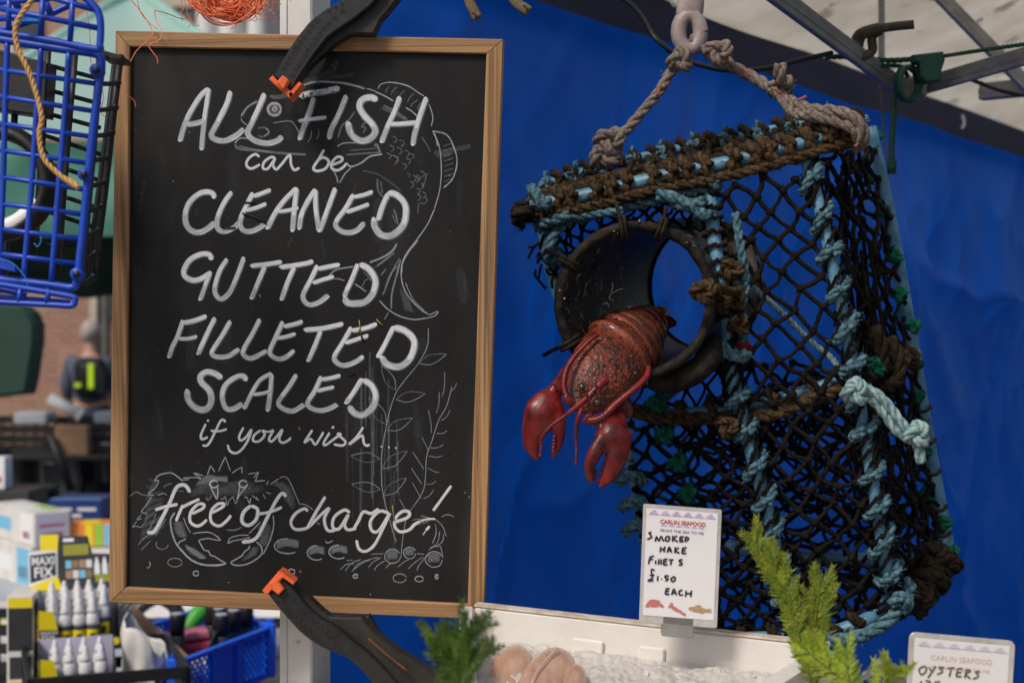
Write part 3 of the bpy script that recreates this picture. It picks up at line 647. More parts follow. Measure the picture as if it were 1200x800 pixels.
letters('painted_lettering', [
 (bG, [[(165,100),(120,230),(80,310),(50,398)], (6.5,[(165,122),(250,105),(350,68)]), (5.2,[(128,245),(200,245),(275,228)]), [(415,80),(350,210),(277,372)], [(535,105),(470,220),(398,330),(390,368),(440,388),(520,378),(605,325)],
       [(765,90),(710,200),(642,320),(635,370),(690,398),(760,370),(820,338)], [(945,110),(890,230),(842,340),(862,383),(920,403),(980,380),(1035,335)], (6,[(950,152),(1010,138),(1067,122),(1100,108)]), (5.2,[(890,242),(970,230),(1045,205)])]),
 (bH, [(6.5,[(110,177),(250,165),(415,130)]), [(240,180),(190,310),(137,425)], [(480,155),(420,260),(347,380),(362,430),(420,453),(500,430),(575,382)], (6,[(480,182),(580,165),(680,130)]), (5.5,[(430,280),(520,250),(612,220)]),
       [(810,150),(740,290),(682,395)], (8.6,[(810,155),(900,185),(968,260),(955,360),(900,438),(830,465),(750,440),(712,380)])])], 6.2, 418)
letters('painted_lettering', [
 (bI, [(8.2,[(402,92),(350,52),(280,38),(232,72),(242,120),(300,180),(318,250),(290,318),(230,332),(170,298),(132,240),(132,172)]), (7,[(592,112),(570,72),(510,78),(430,140),(402,230),(430,318),(490,325),(562,280)]),
       (5.6,[(790,47),(700,100),(640,190),(590,290),(572,328)]), (6.2,[(790,50),(780,180),(757,348)]), (4.6,[(645,215),(720,205),(785,185)]), [(985,57),(920,160),(842,270),(870,318),(950,343),(1045,290)]]),
 (bJ, [[(245,72),(190,190),(135,280),(170,323),(240,338),(310,320),(370,287)], (5.6,[(245,97),(320,85),(395,65)]), (5.2,[(210,187),(280,170),(347,155)]), [(562,90),(500,190),(432,288)],
       (8,[(570,98),(635,142),(668,220),(645,310),(570,373),(500,358),(458,300)])])], 6.2, 468)
letters('painted_lettering', [
 (bI, [[(275,442),(237,530),(245,563),(292,545)], [(284,425),(300,412)], [(428,432),(415,412),(390,420),(355,490),(310,580),(280,613),(247,610)], (3,[(312,496),(380,500),(440,484)]),
       [(570,470),(535,540),(548,573),(590,545),(632,487),(600,580),(545,653),(500,672),(460,650),(446,605)], [(705,492),(655,530),(645,575),(690,578),(735,530),(715,492)], (2.6,[(715,492),(760,505),(805,490)]),
       [(805,490),(768,560),(790,580),(830,540),(872,490),(848,560),(872,590),(910,578),(942,550)]]),
 (bJ, [[(175,490),(112,588),(160,560),(195,604),(230,560),(262,505)], [(310,510),(262,590),(278,608),(345,560),(402,518)], [(325,478),(345,462)], [(395,520),(372,525),(432,580),(410,612),(340,602)],
       [(572,468),(520,545),(460,604),(520,560),(565,535),(575,590),(595,612),(625,605)], (3.4,[(710,624),(718,616)]), (3.4,[(768,630),(778,622)]), (3.6,[(822,636),(832,628)])])], 3.3, 0, big=False)
letters('painted_lettering', [
 (bK, [(4.8,[(485,280),(460,235),(425,218),(375,245),(330,350),(270,470),(205,582),(150,592)]), [(212,415),(290,390),(390,370)], [(430,375),(400,440),(375,503)], [(410,402),(480,365),(560,330)],
       [(500,445),(585,402),(592,372),(545,372),(490,435),(488,510),(550,540),(620,490)], [(650,440),(738,392),(748,365),(700,370),(650,425),(650,505),(710,540),(770,500),(805,455)],
       (4.8,[(962,380),(905,430),(890,505),(940,535),(1000,490),(1012,410),(962,380)])]),
 (bL, [(4.6,[(237,312),(205,285),(155,345),(90,470),(0,635),(-110,668)]), (4,[(20,447),(110,430),(205,393)]), [(405,428),(380,405),(312,440),(272,510),(302,563),(380,562),(430,530),(500,460),(572,400),(535,480),(550,560),(585,580),(640,560)],
       [(542,310),(470,430),(397,562)], [(735,437),(690,415),(612,470),(600,548),(650,560),(722,450),(692,530),(720,570),(785,558)], [(760,570),(800,500),(838,430),(900,442),(960,405)],
       [(1040,440),(965,425),(895,500),(905,575),(960,575),(1045,440),(1000,540),(930,680),(860,737),(805,718),(785,650)]]),
 (bM, [[(420,410),(520,372),(530,332),(480,325),(428,372),(417,440),(460,485),(530,470),(570,430),(620,402)], (2.4,[(620,402),(680,385),(735,385)]), (3.8,[(860,125),(790,220),(717,322)]), (3.6,[(692,440),(660,475)]), (1.2,[(660,478),(637,512)])])], 4.1, 0, big=False)
# specks, scuffs and an old taped patch
sp = MB()
for _ in range(150):
    x, y = random.uniform(150,555), random.uniform(65,690); ribbon(sp, [(x,y),(x+random.uniform(.5,1.5),y+random.uniform(-.8,1.2))], random.uniform(.5,1.3), random.uniform(.2,.8), .7)
for x,y in ((268,682),(420,701),(434,696),(478,703),(482,703),(545,577),(550,582),(222,155),(203,212),(527,206)): blob(sp, x, y, .9)
ribbon(sp, [(448,588),(430,402)], .01)
for l in ((508,180,530,176,552,171),(512,183,528,181)): ribbon(sp, [(l[i],l[i+1]) for i in range(0,len(l),2)], 6, .16, .1)
for l in ((355,96,372,92,385,84,392,88),(372,98,390,90,404,90,414,86),(388,80,394,72,392,84)): ribbon(sp, [(l[i],l[i+1]) for i in range(0,len(l),2)], 5, .13, .1)
for k in range(40):
    x, y = random.uniform(150,560), random.uniform(70,640); ribbon(sp, [(x,y),(x+random.uniform(-8,8),y+random.uniform(10,60))], random.uniform(4,16), random.uniform(.015,.05), .1, 1)
sp.build('chalk_specks', M['chalk'], board, smooth=False, kind='stuff')
yel = MB()
for l in ((421,375,422,385,424,398),(441,374,446,379,449,381),(304,345,306,349),(350,500,352,504),(460,592,462,610)):
    pts = [(l[i],l[i+1]) for i in range(0,len(l),2)]; yel.tube([on_board(x,y,HP+.0012) for x,y in pts], .0007, 4)
yel.build('paint_drip', mat('paint_drip', (0.3,.26,.03)), board)
chip = MB()
for l in ((421,386,426,401),(299,238,285,237),(261,264,261,268),(262,267,276,267),(284,250,291,253),(293,252,312,262),(408,440,416,437)):
    pts = [(l[i],l[i+1]) for i in range(0,len(l),2)]; chip.tube([on_board(x,y,HP+.0014) for x,y in pts], .0010, 4, flat=.4)
for _ in range(34):
    x = random.uniform(352,392); y = 112-(x-350)*.15+random.uniform(-5,5); chip.ball(on_board(x,y,HP+.0012), random.uniform(.0004,.0010), 5, 4)
chip.build('flaked_patch', M['slate'], board, kind='stuff')

# ============================================================ SPRING CLAMPS
def clampo(b, l, d): return [P(b[0]+x/b[2], b[1]+y/b[2], d) for x, y in l]
def make_clamp(b, arm, flank, dim, slits, pads, tab, pivot, label, armd, ang):
    c0 = P(b[0]+arm[0][0]/b[2], b[1]+arm[0][1]/b[2], armd)
    t = thing('spring_clamp', label, 'clamp', c0, 'spring clamps gripping the chalkboard')
    mb = MB(); mb.prism(clampo(b, arm, armd), Vector((0,.012,0)), .0016); mb.build('upper_jaw', M['black_plastic'], t, smooth=False)
    mb = MB(); mb.prism(clampo(b, flank, armd+.010), Vector((0,.022,0)), .002); mb.build('jaw_flank', M['dusty_black'], t, smooth=False)
    mb = MB()
    for x, y in dim:
        c = P(b[0]+x/b[2], b[1]+y/b[2], armd-.0001); r = .0026
        mb.tube([c+Vector((math.cos(a/10*6.2832)*r,0,math.sin(a/10*6.2832)*r)) for a in range(11)], .00045, 5, caps=False, up=(0,1,0))
        mb.ball(c, .0011, 6, 4, (1,.5,1))
    for x, y, x2, y2 in slits: mb.tube(clampo(b, [(x,y),(x2,y2)], armd-.0001), .0008, 5)
    mb.build('grip_dimples', M['black_plastic'], t)
    for p in pads:
        mb = MB(); mb.prism(clampo(b, p, armd-.004), Vector((0,.026,0)), .001); mb.build('jaw_pad', M['orange_plastic'], t, smooth=False)
    mb = MB(); mb.prism(clampo(b, tab, armd-.0085), Vector((0,.012,0)), .002); mb.build('pad_clip', M['orange_plastic'], t, smooth=False)
    return t
b1 = (300,0,6.667)
arm = [(140,592),(220,450),(275,360),(330,280),(410,180),(465,130),(520,90),(590,46),(660,10),(800,-70),(1000,-90),(900,40),(760,150),(640,230),(560,290),(480,390),(410,490),(330,610),(275,708)]
flk = [(275,712),(320,640),(360,590),(430,500),(540,400),(600,345),(700,280),(760,262),(920,267),(945,215),(975,150),(1030,90),(1110,-10),(1180,-90),(800,-70),(640,200),(480,360),(400,470),(310,610)]
dim = [(220,530),(245,490),(270,450),(297,410),(322,372),(350,332),(380,290),(412,248),(442,205),(480,160),(290,590),(315,545),(340,510),(362,470),(388,435),(412,390),(445,350),(470,307),(502,265),(537,222),(577,185),(620,140),(680,90)]
ct = make_clamp(b1, arm, flk, dim, [(565,75,575,98),(612,42,626,66),(660,15,675,42)],
  [[(98,618),(130,588),(175,640),(300,735),(265,772)], [(265,772),(362,655),(335,638),(250,735)]],
  [(160,650),(172,625),(207,588),(240,608),(255,632),(248,655),(215,706),(190,690)], None, 'black spring clamp with orange jaw pads gripping the top edge of the chalkboard', 1.575, 0)
mb = MB(); mb.tube([P(405,30,1.60), P(437,38,1.62)], .004, 8); mb.tube(PP([(436,-14,1.63),(441,4,1.63),(438,22,1.63),(428,38,1.63)]), [.008]*19, 8, flat=.7)
mb.build('lower_handle', M['dusty_black'], ct)
b2 = (290,660,5.0)
arm = [(120,178),(150,215),(180,255),(240,325),(300,392),(360,443),(420,482),(480,510),(540,530),(585,552),(625,580),(680,635),(740,705),(830,800),(1000,800),(900,730),(830,650),(760,570),(690,505),(620,455),(560,400),(500,360),(440,330),(360,260),(300,190),(250,130),(215,88),(188,115),(215,150),(182,186),(150,160)]
flk = [(215,88),(250,110),(300,150),(370,215),(440,282),(480,312),(570,316),(670,318),(700,360),(750,412),(820,465),(900,522),(1000,580),(1088,640),(1112,705),(1150,820),(900,820),(700,640),(600,500),(480,400),(330,260)]
dim = [(245,178),(270,210),(297,237),(322,264),(346,292),(373,320),(400,346),(430,375),(460,402),(490,428),(198,225),(225,258),(250,285),(275,313),(302,340),(330,366),(357,393),(386,420),(415,447),(443,470),(498,497),(535,515),(570,525)]
cb = make_clamp(b2, arm, flk, dim, [],
  [[(85,158),(185,42),(205,55),(225,80),(200,88),(122,176),(100,178)], [(200,48),(276,108),(266,126),(215,90)]],
  [(130,120),(150,92),(172,95),(212,152),(196,170),(180,186),(145,158)], None, 'black spring clamp with orange jaw pads gripping the bottom edge of the chalkboard', 1.545, 0)
mb = MB(); mb.tube(PP([(425,723,1.60),(440,748,1.60),(462,768,1.60),(482,795,1.60),(500,820,1.6)]), .010, 8, flat=.6); mb.build('lower_handle', M['dusty_black'], cb)
mb = MB(); mb.tube(PP([(432,748,1.545),(455,768,1.545),(478,786,1.545)]), .0012, 6); mb.build('spring', mat('rust', (.09,.03,.012), (.16,.06,.02), 200, .8), cb)
mb = MB(); mb.lathe(P(419,733,1.585), [(0,-.001),(.007,0),(.008,.004),(.006,.008),(0,.009)], 16, (Vector((1,0,0)),Vector((0,0,1)),Vector((0,-1,0)))); mb.build('pivot', M['dusty_black'], cb)

# ============================================================ GAZEBO POST
pt = thing('gazebo_post', 'white painted square metal post standing behind the chalkboard', 'post', P(357,400,1.76)*1 - Vector((0,0,CAMZ)))
mb = MB(); d = 1.76
def post(mb, z0, z1):
    a = [P(328,400,d), P(365,400,d-.012), P(387,400,d+.035), P(350,400,d+.05)]
    x0, y0 = a[0].x, a[0].y
    ring = [(a[0].x,a[0].y),(a[1].x-.002,a[1].y),(a[1].x+.001,a[1].y+.002),(a[2].x,a[2].y),(a[3].x,a[3].y)]
    n = len(ring); vs = [(x,y,z0) for x,y in ring]+[(x,y,z1) for x,y in ring]
    mb.add(vs, [(i,(i+1)%n,n+(i+1)%n,n+i) for i in range(n)]+[tuple(range(n-1,-1,-1)),tuple(range(n,2*n))])
post(mb, 0.0, 2.25); mb.build('post_tube', M['pole'], pt, smooth=False)
mb = MB()
for x in (336,343): mb.box(P(x,400,d-.0035)*1 + Vector((0,0,-.5)), .0004, .0006, 1.1)
for x in (370,378): mb.box(P(x,400,d+.008 if x<372 else d+.02)*1 + Vector((0,0,-.5)), .0005, .0008, 1.1)
mb.build('extrusion_rib', M['alu'], pt, smooth=False)

# ============================================================ ORANGE NET TANGLE
nt_o = thing('net_tangle', 'tangle of orange fishing net hanging above the top of the chalkboard', 'fishing net', P(268,0,1.66))
mb = MB(); mb2 = MB()
for k in range(46):
    a0 = random.random()*6.28; e = random.uniform(.4,1.15); cx = random.gauss(266,5); cy = random.gauss(-10,5); pts = []
    for i in range(26):
        a = a0+i*.33; r = (30+10*noise.noise(Vector((k*3.1,i*.23,0))))*e
        pts.append(P(cx+r*math.cos(a)*1.15, cy+r*math.sin(a), 1.66+.02*noise.noise(Vector((k,i*.2,4)))))
    mb.tube(cr(pts,3), .0006 if k%3 else .0011, 4)
for k in range(30):
    x = random.uniform(215,318); y = random.uniform(-20,5); pts = [(x,y)]
    for i in range(5): x += random.uniform(-11,11); y += random.uniform(-3,12); pts.append((x, min(y,34)))
    mb2.tube(PP(pts, 1.655+random.uniform(-.012,.012), 5), .00042, 4)
for k in range(14):
    cx, cy, r = random.uniform(278,308), random.uniform(-5,16), random.uniform(5,16)
    mb2.tube([P(cx+r*math.cos(a*.5+k), cy+r*math.sin(a*.5+k)*.9, 1.65+a*.0008) for a in range(16)], .00045, 4)
mb.build('coil', M['net_orange'], nt_o, kind='stuff'); mb2.build('loose_strands', M['net_orange'], nt_o, kind='stuff')
for l in ([(150,-4,1.6),(168,18,1.6),(178,36,1.597),(176,44,1.59),(160,60,1.585),(152,73,1.585),(139,79,1.58)],
          [(139,79,1.58),(141,95,1.58),(148,110,1.58),(157,118,1.58),(159,126,1.58)],
          [(181,12,1.6),(183,24,1.6),(189,35,1.59),(188,46,1.585),(175,53,1.585),(178,60,1.585),(184,68,1.585),(185,75,1.585)],
          [(181,12,1.6),(196,16,1.61),(212,22,1.64),(224,22,1.65)], [(305,15,1.65),(313,22,1.65),(326,21,1.66)], [(160,-4,1.61),(165,15,1.61),(176,28,1.61),(184,34,1.6)],
          [(101,8,1.63),(105,40,1.63),(107,75,1.63),(121,110,1.63),(118,130,1.63),(124,138,1.63)]):
    mb = MB(); mb.tube(PP(l), .00055, 5); mb.build('loose_thread', M['net_orange'], nt_o)
# ============================================================ TARP WALL AND CANOPY
W0 = Vector((.23,2.5,0)); WD = Vector((1.27,1.67,0)); WN = Vector((.796,-.605,0))     # WN: into the stall
EZ = 2.2
def wall(t, z, off=0.0): p = W0+WD*t+WN*off; return Vector((p.x,p.y,z))
def tarp_pt(u, v):
    t = -.362+u*2.04; z = EZ - v*2.15
    x = (t*2.1)
    s_ = .075*noise.noise(Vector((x*1.7+z*.8,z*.6,1)))+.045*noise.noise(Vector((x*4.2-z*1.6,z*1.1,12)))+.022*noise.noise(Vector((x*5+z*2.5,z*1.2,5)))+.006*noise.noise(Vector((x*14+z*6,z*3,9)))
    s_ += .034*(1-abs(noise.noise(Vector((x*1.5+z*1.3,z*.9-x*.3,21)))))**9 - .028*(1-abs(noise.noise(Vector((x*2.3-z*1.0,z*.5,31)))))**10 + .014*(1-abs(noise.noise(Vector((x*4.3-z*2.9,z*2+x,41)))))**8
    s_ *= min(1, v*4+.1)
    return wall(t, z, s_-.05)
tp = MB(); tp.grid(tarp_pt, 260, 170)
tarp = tp.build('tarpaulin_wall', M['tarp'], None); tagt(tarp, 'bright blue tarpaulin side wall hanging behind the lobster pot', 'tarpaulin')
def hem(u, v):
    t = -.3+u*1.95; z = EZ+.012 - v*.078 - .01*noise.noise(Vector((t*4,2,0)))*v
    return wall(t, z, .012+.006*noise.noise(Vector((t*9,v,3)))*v)
can = thing('canopy_roof', 'dirty cream fabric canopy roof with a hem toned dark navy as shade above the blue tarpaulin', 'canopy', wall(0,0))
mb = MB(); mb.grid(hem, 120, 4); mb.build('hem_band', M['navy'], can)
def roof(u, v):
    t = -.3+u*1.95; s_ = v*1.45
    sag = -.06*math.sin(math.pi*v)*(.6+.4*math.sin(t*5)) + .02*noise.noise(Vector((t*3,s_*3,7)))
    return wall(t, EZ+.008+.42*s_+sag, s_+.005)
mb = MB(); mb.grid(roof, 70, 40); mb.build('roof_fabric', M['canopy'], can)
mb = MB(); 
for l in ([(1143,32,2.9),(1146,25,2.9),(1152,22,2.9)],[(1128,135,3.3),(1130,145,3.3),(1127,151,3.3)],[(787,3,2.4),(792,8,2.4)]): mb.tube(PP(l), .004, 5, flat=.3)
mb.build('repair_patch', M['white'], can)

fr = thing('canopy_frame', 'grey aluminium scissor frame bars under the cream canopy at top right', 'frame', P(1058,100,2.25))
def bar(name, a, b, wd, th, m=None):
    mb = MB(); a = P(*a); b = P(*b); X = (b-a).normalized(); Z_ = X.cross(Vector((0,1,0))).normalized(); Y = Z_.cross(X)
    mb.box((a+b)/2, (b-a).length/2, th/2, wd/2, (X,Y,Z_), .0015)
    mb.box((a+b)/2-Y*(th/2+.0004), (b-a).length/2, .0006, wd*.12, (X,Y,Z_))
    return mb.build(name, m or M['alu_dark'], fr, smooth=False)
bar('frame_bar', (880,-28,1.95), (1062,108,2.25), .026, .014)
bar('frame_bar', (895,-28,1.99), (1052,103,2.28), .012, .014, M['alu'])
bar('frame_bar', (1075,-32,2.6), (1215,112,2.5), .023, .014)
bar('frame_bar', (1078,102,2.24), (1235,56,2.05), .026, .014)
bar('frame_bar', (1150,108,2.6), (1230,100,2.5), .03, .02)
bar('frame_bar', (1033,-20,2.7), (1033,100,2.7), .012, .006)
mb = MB(); c = P(1066,104,2.235); mb.box(c, .022,.014,.018,None,.003); mb.box(c+Vector((.012,-.016,0)), .010,.006,.014,None,.002); mb.build('corner_joint', M['alu_dark'], fr, smooth=False)
mb = MB(); mb.lathe(P(1072,106,2.212), [(0,0),(.005,0),(.005,.003),(0,.0035)], 8, (Vector((1,0,0)),Vector((0,0,1)),Vector((0,-1,0)))); mb.build('bolt', M['alu'], fr)

hk = thing('cord_cleat', 'dark curved metal cleat hook on the canopy bar', 'hook', P(1010,60,2.14))
mb = MB(); mb.tube(PP([(996,62,2.14),(1004,50,2.14),(1010,40,2.13),(1030,34,2.12),(1050,31,2.11),(1071,29,2.1)]), [.012]*7+[.010]*12+[.0075]*12, 8, flat=.45)
mb.tube(PP([(1001,60,2.145),(1008,66,2.145),(1022,60,2.145),(1022,44,2.135),(1032,36,2.125)]), .007, 8, flat=.6); mb.build('cleat', M['brass_hook'], hk)
gc = thing('tied_cord', 'dark green cord tied along and around the canopy frame joint', 'cord', P(1065,90,2.2))
mb = MB(); mb.rope(PP([(968,67,2.16),(1000,67,2.17),(1040,71,2.18),(1075,69,2.18)]), .0042); mb.build('cord_run', M['green_cord'], gc)
mb = MB(); mb.rope(PP([(1105,66,2.16),(1150,59,2.1),(1215,50,2.02)]), .0032); mb.build('cord_run', M['green_cord'], gc)
mb = MB(); mb.tube(PP([(1048,110,2.2),(1047,140,2.2),(1045,170,2.2),(1045,202,2.2)]), .0052, 6, flat=.5); mb.box(P(1045,196,2.2), .006,.004,.010); mb.build('loose_end', M['green_cord'], gc)
mb = MB()
for k in range(5): mb.tube([P(1062+13*math.cos(a/9*6.28)+k*1.2, 98+20*math.sin(a/9*6.28), 2.19-.006*k+.012*math.cos(a/9*6.28)) for a in range(10)], .0042, 6)
mb.tube(PP([(1005,76,2.17),(1030,77,2.18),(1055,78,2.19),(1064,90,2.18)]), .0035, 6); mb.build('lashing', M['green_cord'], gc)
mb = MB(); mb.prism([P(x,y,2.15) for x,y in ((1070,64),(1106,60),(1108,70),(1104,82),(1103,94),(1086,97),(1080,90),(1078,74),(1071,72))], Vector((0,.02,0)), .003); mb.build('cord_lock', M['green_cord'], gc, smooth=False)

cb_ = MB(); cb_.tube(PP([(712,-12,2.1),(735,2,2.1),(752,20,2.08),(768,45,2.05),(795,66,2.05),(830,79,2.05),(862,83,2.06),(900,80,2.08),(940,70,2.1),(975,62,2.12)]), .0036, 8)
tagt(cb_.build('power_cable', M['cable'], None), 'black cable drooping across the blue tarpaulin towards the canopy frame', 'cable')
cb_ = MB(); cb_.tube(PP([(1130,90,2.35),(1150,98,2.35),(1180,108,2.4),(1225,116,2.4)]), .0036, 8)
tagt(cb_.build('power_cable', M['cable'], None), 'short black cable running off the right edge below the frame bar', 'cable')
st = MB(); st.tube(PP([(1031,95,2.3),(1034,130,2.3),(1036,160,2.3),(1041,200,2.3),(1036,228,2.3)]), .0018, 5)
tagt(st.build('hanging_string', M['rope_tan'], None), 'thin tan string hanging beside the loose green cord end', 'string')
for l, lb in (([(548,-6),(552,6),(560,22)], 'left hand brown strap end poking in above the tarpaulin'), ([(598,-8),(606,4),(620,14)], 'right hand brown strap end poking in above the tarpaulin')):
    mb = MB(); mb.tube(PP(l, 1.7), .0065, 8, flat=.35); mb.tube(PP([(l[2][0]-6,l[2][1]-9),(l[2][0]+2,l[2][1]-3)],1.692), .003, 6)
    tagt(mb.build('strap_end', mat('strap', (.10,.07,.04),(.2,.15,.09),100,.8), None), lb, 'strap')

# ============================================================ HANGING ROPES AND SNAP HOOK
def knot(mb, c, R, r, tilt=0.0, fuzz=0, m=None):
    c = Vector(c); pts = []
    for i in range(40):
        a = i/40*2*math.pi
        x = math.sin(a)+2*math.sin(2*a); z = math.cos(a)-2*math.cos(2*a); y = -math.sin(3*a)
        p = Vector((x*R*.36, y*R*.5, z*R*.36)); ct_, st_ = math.cos(tilt), math.sin(tilt)
        pts.append(c+Vector((p.x*ct_-p.z*st_, p.y, p.x*st_+p.z*ct_)))
    pts.append(pts[0]); mb.rope(cr(pts,2), r, fuzz=fuzz, jit=.35)
sh = thing('hanging_rope', 'thick tan rope with red tracer knotted to a plastic eye above the pot', 'rope', P(812,60,1.9))
mb = MB(); mb.rope(PP([(806,58,1.9),(800,68,1.9),(788,82,1.89),(772,108,1.88),(752,132,1.87),(735,152,1.87),(722,165,1.86),(706,180,1.85),(703,195,1.86)]), .0072, fuzz=300); mb.build('rope_leg', M['rope_tan'], sh)
mb = MB(); mb.rope(PP([(808,46,1.9),(822,54,1.9),(842,66,1.89),(862,80,1.88),(885,92,1.87),(905,104,1.85),(925,118,1.83),(950,128,1.81),(975,130,1.79),(998,136,1.78),(1010,150,1.78),(1012,165,1.79),(1002,174,1.81)]), .0080, fuzz=300); mb.build('rope_leg', M['rope_tan'], sh)
mb = MB(); mb.rope(PP([(905,100,1.86),(915,113,1.84),(930,132,1.82),(950,136,1.80),(975,141,1.79),(1000,152,1.78),(1006,166,1.785)]), .0072, fuzz=300); mb.build('rope_leg', M['rope_tan'], sh)
for x, y, R, tl in ((716,166,.021,.3),(708,182,.020,1.2),(797,71,.016,.9),(842,62,.018,.2),(916,104,.017,.5)):
    mb = MB(); knot(mb, P(x,y,1.85), R*.75, .0072, tl, 200); mb.build('knot', M['rope_tan'], sh)
mb = MB(); mb.rope(PP([(914,96,1.83),(914,85,1.82),(914,76,1.82)]), .009); mb.build('rope_stub', M['rope_tan'], sh)
for l in ([(726,150),(722,158),(714,166)],[(775,98),(770,112)],[(848,66),(856,76)],[(869,79),(880,90)],[(908,104),(916,110)],[(935,118),(945,113)],[(1003,146),(1009,162),(1002,172)]): mb = MB(); mb.tube(PP(l,1.852 if l[0][0]<900 else 1.780), .0020, 5); mb.build('red_tracer', M['rope_red'], sh)
ho = thing('plastic_eye', 'grey brown plastic eye hook at the top, above the two rope ends', 'hook', P(808,30,1.9))
mb = MB()
def hsec(x,y,w_,d=1.9): return (P(x,y,d), Vector((S(w_,d),0,0)), Vector((0,.008,0)))
mb.loft([hsec(812,-25,15),hsec(811,-8,15),hsec(809,6,16),hsec(808,16,16),hsec(808,22,12)], 14)
ov = [P(808+13*math.cos(a/16*6.2832)*1.0, 38+20*math.sin(a/16*6.2832), 1.9) for a in range(17)]
mb.tube(ov, .0105, 8, caps=False, flat=.9, up=(0,1,0)); mb.build('eye_hook', M['hook'], ho)

# ============================================================ LOBSTER POT
pot = thing('lobster_pot', 'old lobster pot of black netting over pale blue pipe, hanging by tan rope', 'lobster pot', P(880,450,1.9))
TB = [(622,243,1.87),(700,226,1.85),(765,210,1.83),(830,196,1.82),(900,180,1.81),(950,166,1.81),(1000,150,1.82)]
TBK = [(640,216,2.0),(675,204,2.0),(708,195,2.0),(742,187,2.0),(775,180,2.0),(812,171,2.0),(850,163,2.0),(888,157,2.0),(928,147,2.0),(975,140,1.98),(1015,140,2.0)]
LBW = [(832,222,1.82),(836,270,1.81),(844,330,1.80),(852,380,1.80),(856,430,1.80),(870,490,1.80),(888,555,1.80),(904,620,1.81),(918,690,1.82),(930,740,1.84)]
MBW = [(942,178,1.81),(962,250,1.80),(980,330,1.79),(996,410,1.79),(1010,490,1.79),(1022,560,1.79),(1034,640,1.80),(1042,690,1.82),(1030,722,1.84)]
RP = [(1018,150,2.05),(1040,250,2.08),(1062,370,2.1),(1082,490,2.1),(1100,590,2.1),(1110,645,2.08)]
def pipe(name, l, rpx, m='pipe_blue', n=8):
    mb = MB(); pts = PP(l, None, n); mb.tube(pts, S(rpx, l[0][2]), 12); return mb.build(name, M[m], pot)
pipe('pipe_bar', TB, 8.5); pipe('pipe_bow', LBW, 8.5); pipe('pipe_bow', MBW, 7.5); pipe('pipe_bar', RP, 9.5)
pipe('pipe_bow', [(835,262,1.84),(810,262,1.86),(770,268,1.9),(720,285,1.93),(680,320,1.95),(660,370,1.96)], 8)
pipe('pipe_bar', [(850,405,1.82),(830,425,1.85),(800,446,1.9),(770,470,1.95)], 9)
pipe('pipe_bar', [(742,486,1.9),(800,484,1.86),(860,478,1.83),(930,462,1.82),(985,444,1.82),(1040,425,1.95),(1075,415,2.05)], 6.5)
pipe('pipe_bar', [(850,640,2.15),(930,652,2.15),(1010,656,2.15),(1100,655,2.1)], 9)
pipe('pipe_bar', [(775,748,1.95),(860,748,1.86),(930,746,1.84),(985,738,1.83),(1030,718,1.84),(1075,690,1.95),(1108,655,2.05)], 8)
pipe('pipe_bow', [(636,250,1.9),(640,290,1.93),(652,340,1.96),(690,430,1.97),(725,490,1.97),(742,560,1.97),(756,640,1.97),(772,745,1.95)], 7)

def wrap(pts, Rm, turns, r, m, parent, name, tilt=.35, fuzz=0, t0=0.02, t1=.98, jit=.12, strands=3):
    """separate slanting loops of rope round a pipe"""
    pts = resample(pts, .002); n = len(pts); fr_ = frames(pts); out = []
    for k in range(turns):
        c = int((t0+(t1-t0)*(k+.5)/turns + random.uniform(-jit,jit)/turns)*(n-1)); c = max(1,min(n-2,c))
        t = (pts[c+1]-pts[c-1]).normalized(); V = Vector((0,-1,0)); V = (V-t*V.dot(t)).normalized(); U = t.cross(V)
        lp = []; tl = tilt*random.uniform(.6,1.4)
        for i in range(15):
            a = i/14*2*math.pi*random.uniform(.99,1.01)
            rr = Rm*random.uniform(.95,1.1)
            lp.append(pts[c] + (V*math.cos(a)+U*math.sin(a))*rr + t*(math.sin(a)*tl*Rm*2 + (i/14-.5)*r*1.2))
        mb = MB(); mb.rope(cr(lp,2), r*random.uniform(.9,1.1), strands=strands, fuzz=fuzz, sides=5, pitch=r*6); out.append(mb.build(name, M[m], parent))
    return out
tbp = PP(TB)
# top bar: brown coils, blue under rope, brown running rope, knots on the far bar
wrap(tbp, .0155, 17, .0082, 'rope_brown', pot, 'rope_coil', .22, 1300, .0, 1.0, .3)
def off(l, dx, dy, dd=0, wob=0):
    return [(x+dx+random.uniform(-wob,wob), y+dy+random.uniform(-wob,wob), d+dd) for x,y,d in l]
mb = MB(); mb.rope(PP(off(TB,0,14,-.015,1.2)), .0068, fuzz=1400, jit=.4); mb.build('running_rope', M['rope_brown'], pot)
mb = MB(); mb.rope(PP(off(TB[:4],4,24,-.004,1)+[(838,214,1.80)]), .0082, fuzz=350); mb.rope(PP([(640,262,1.86),(652,258,1.85),(690,252,1.84),(730,247,1.82)]), .006); mb.build('running_rope', M['rope_blue'], pot)
mb = MB(); mb.rope(PP([(770,228,1.805),(790,232,1.80),(812,243,1.80),(832,255,1.79)]), .0085, fuzz=300); mb.build('rope_tail', M['rope_blue'], pot)
mb = MB(); mb.rope(PP([(785,236,1.81),(800,240,1.80),(815,238,1.80),(826,236,1.79)]), .0075, fuzz=300); mb.build('rope_tail', M['rope_blue'], pot)
for k in range(6):
    mb = MB(); mb.rope(PP([(x+random.uniform(-6,6), y-4-k*3.2*(1-.1*i)+random.uniform(-2,2), d+.02+k*.022) for i,(x,y,d) in enumerate(TB)]), .0055, fuzz=900, jit=.5); mb.build('bunched_cord', M['rope_brown' if k%3==0 else 'rope_dark'], pot)
pipe('pipe_bar', TBK, 6)
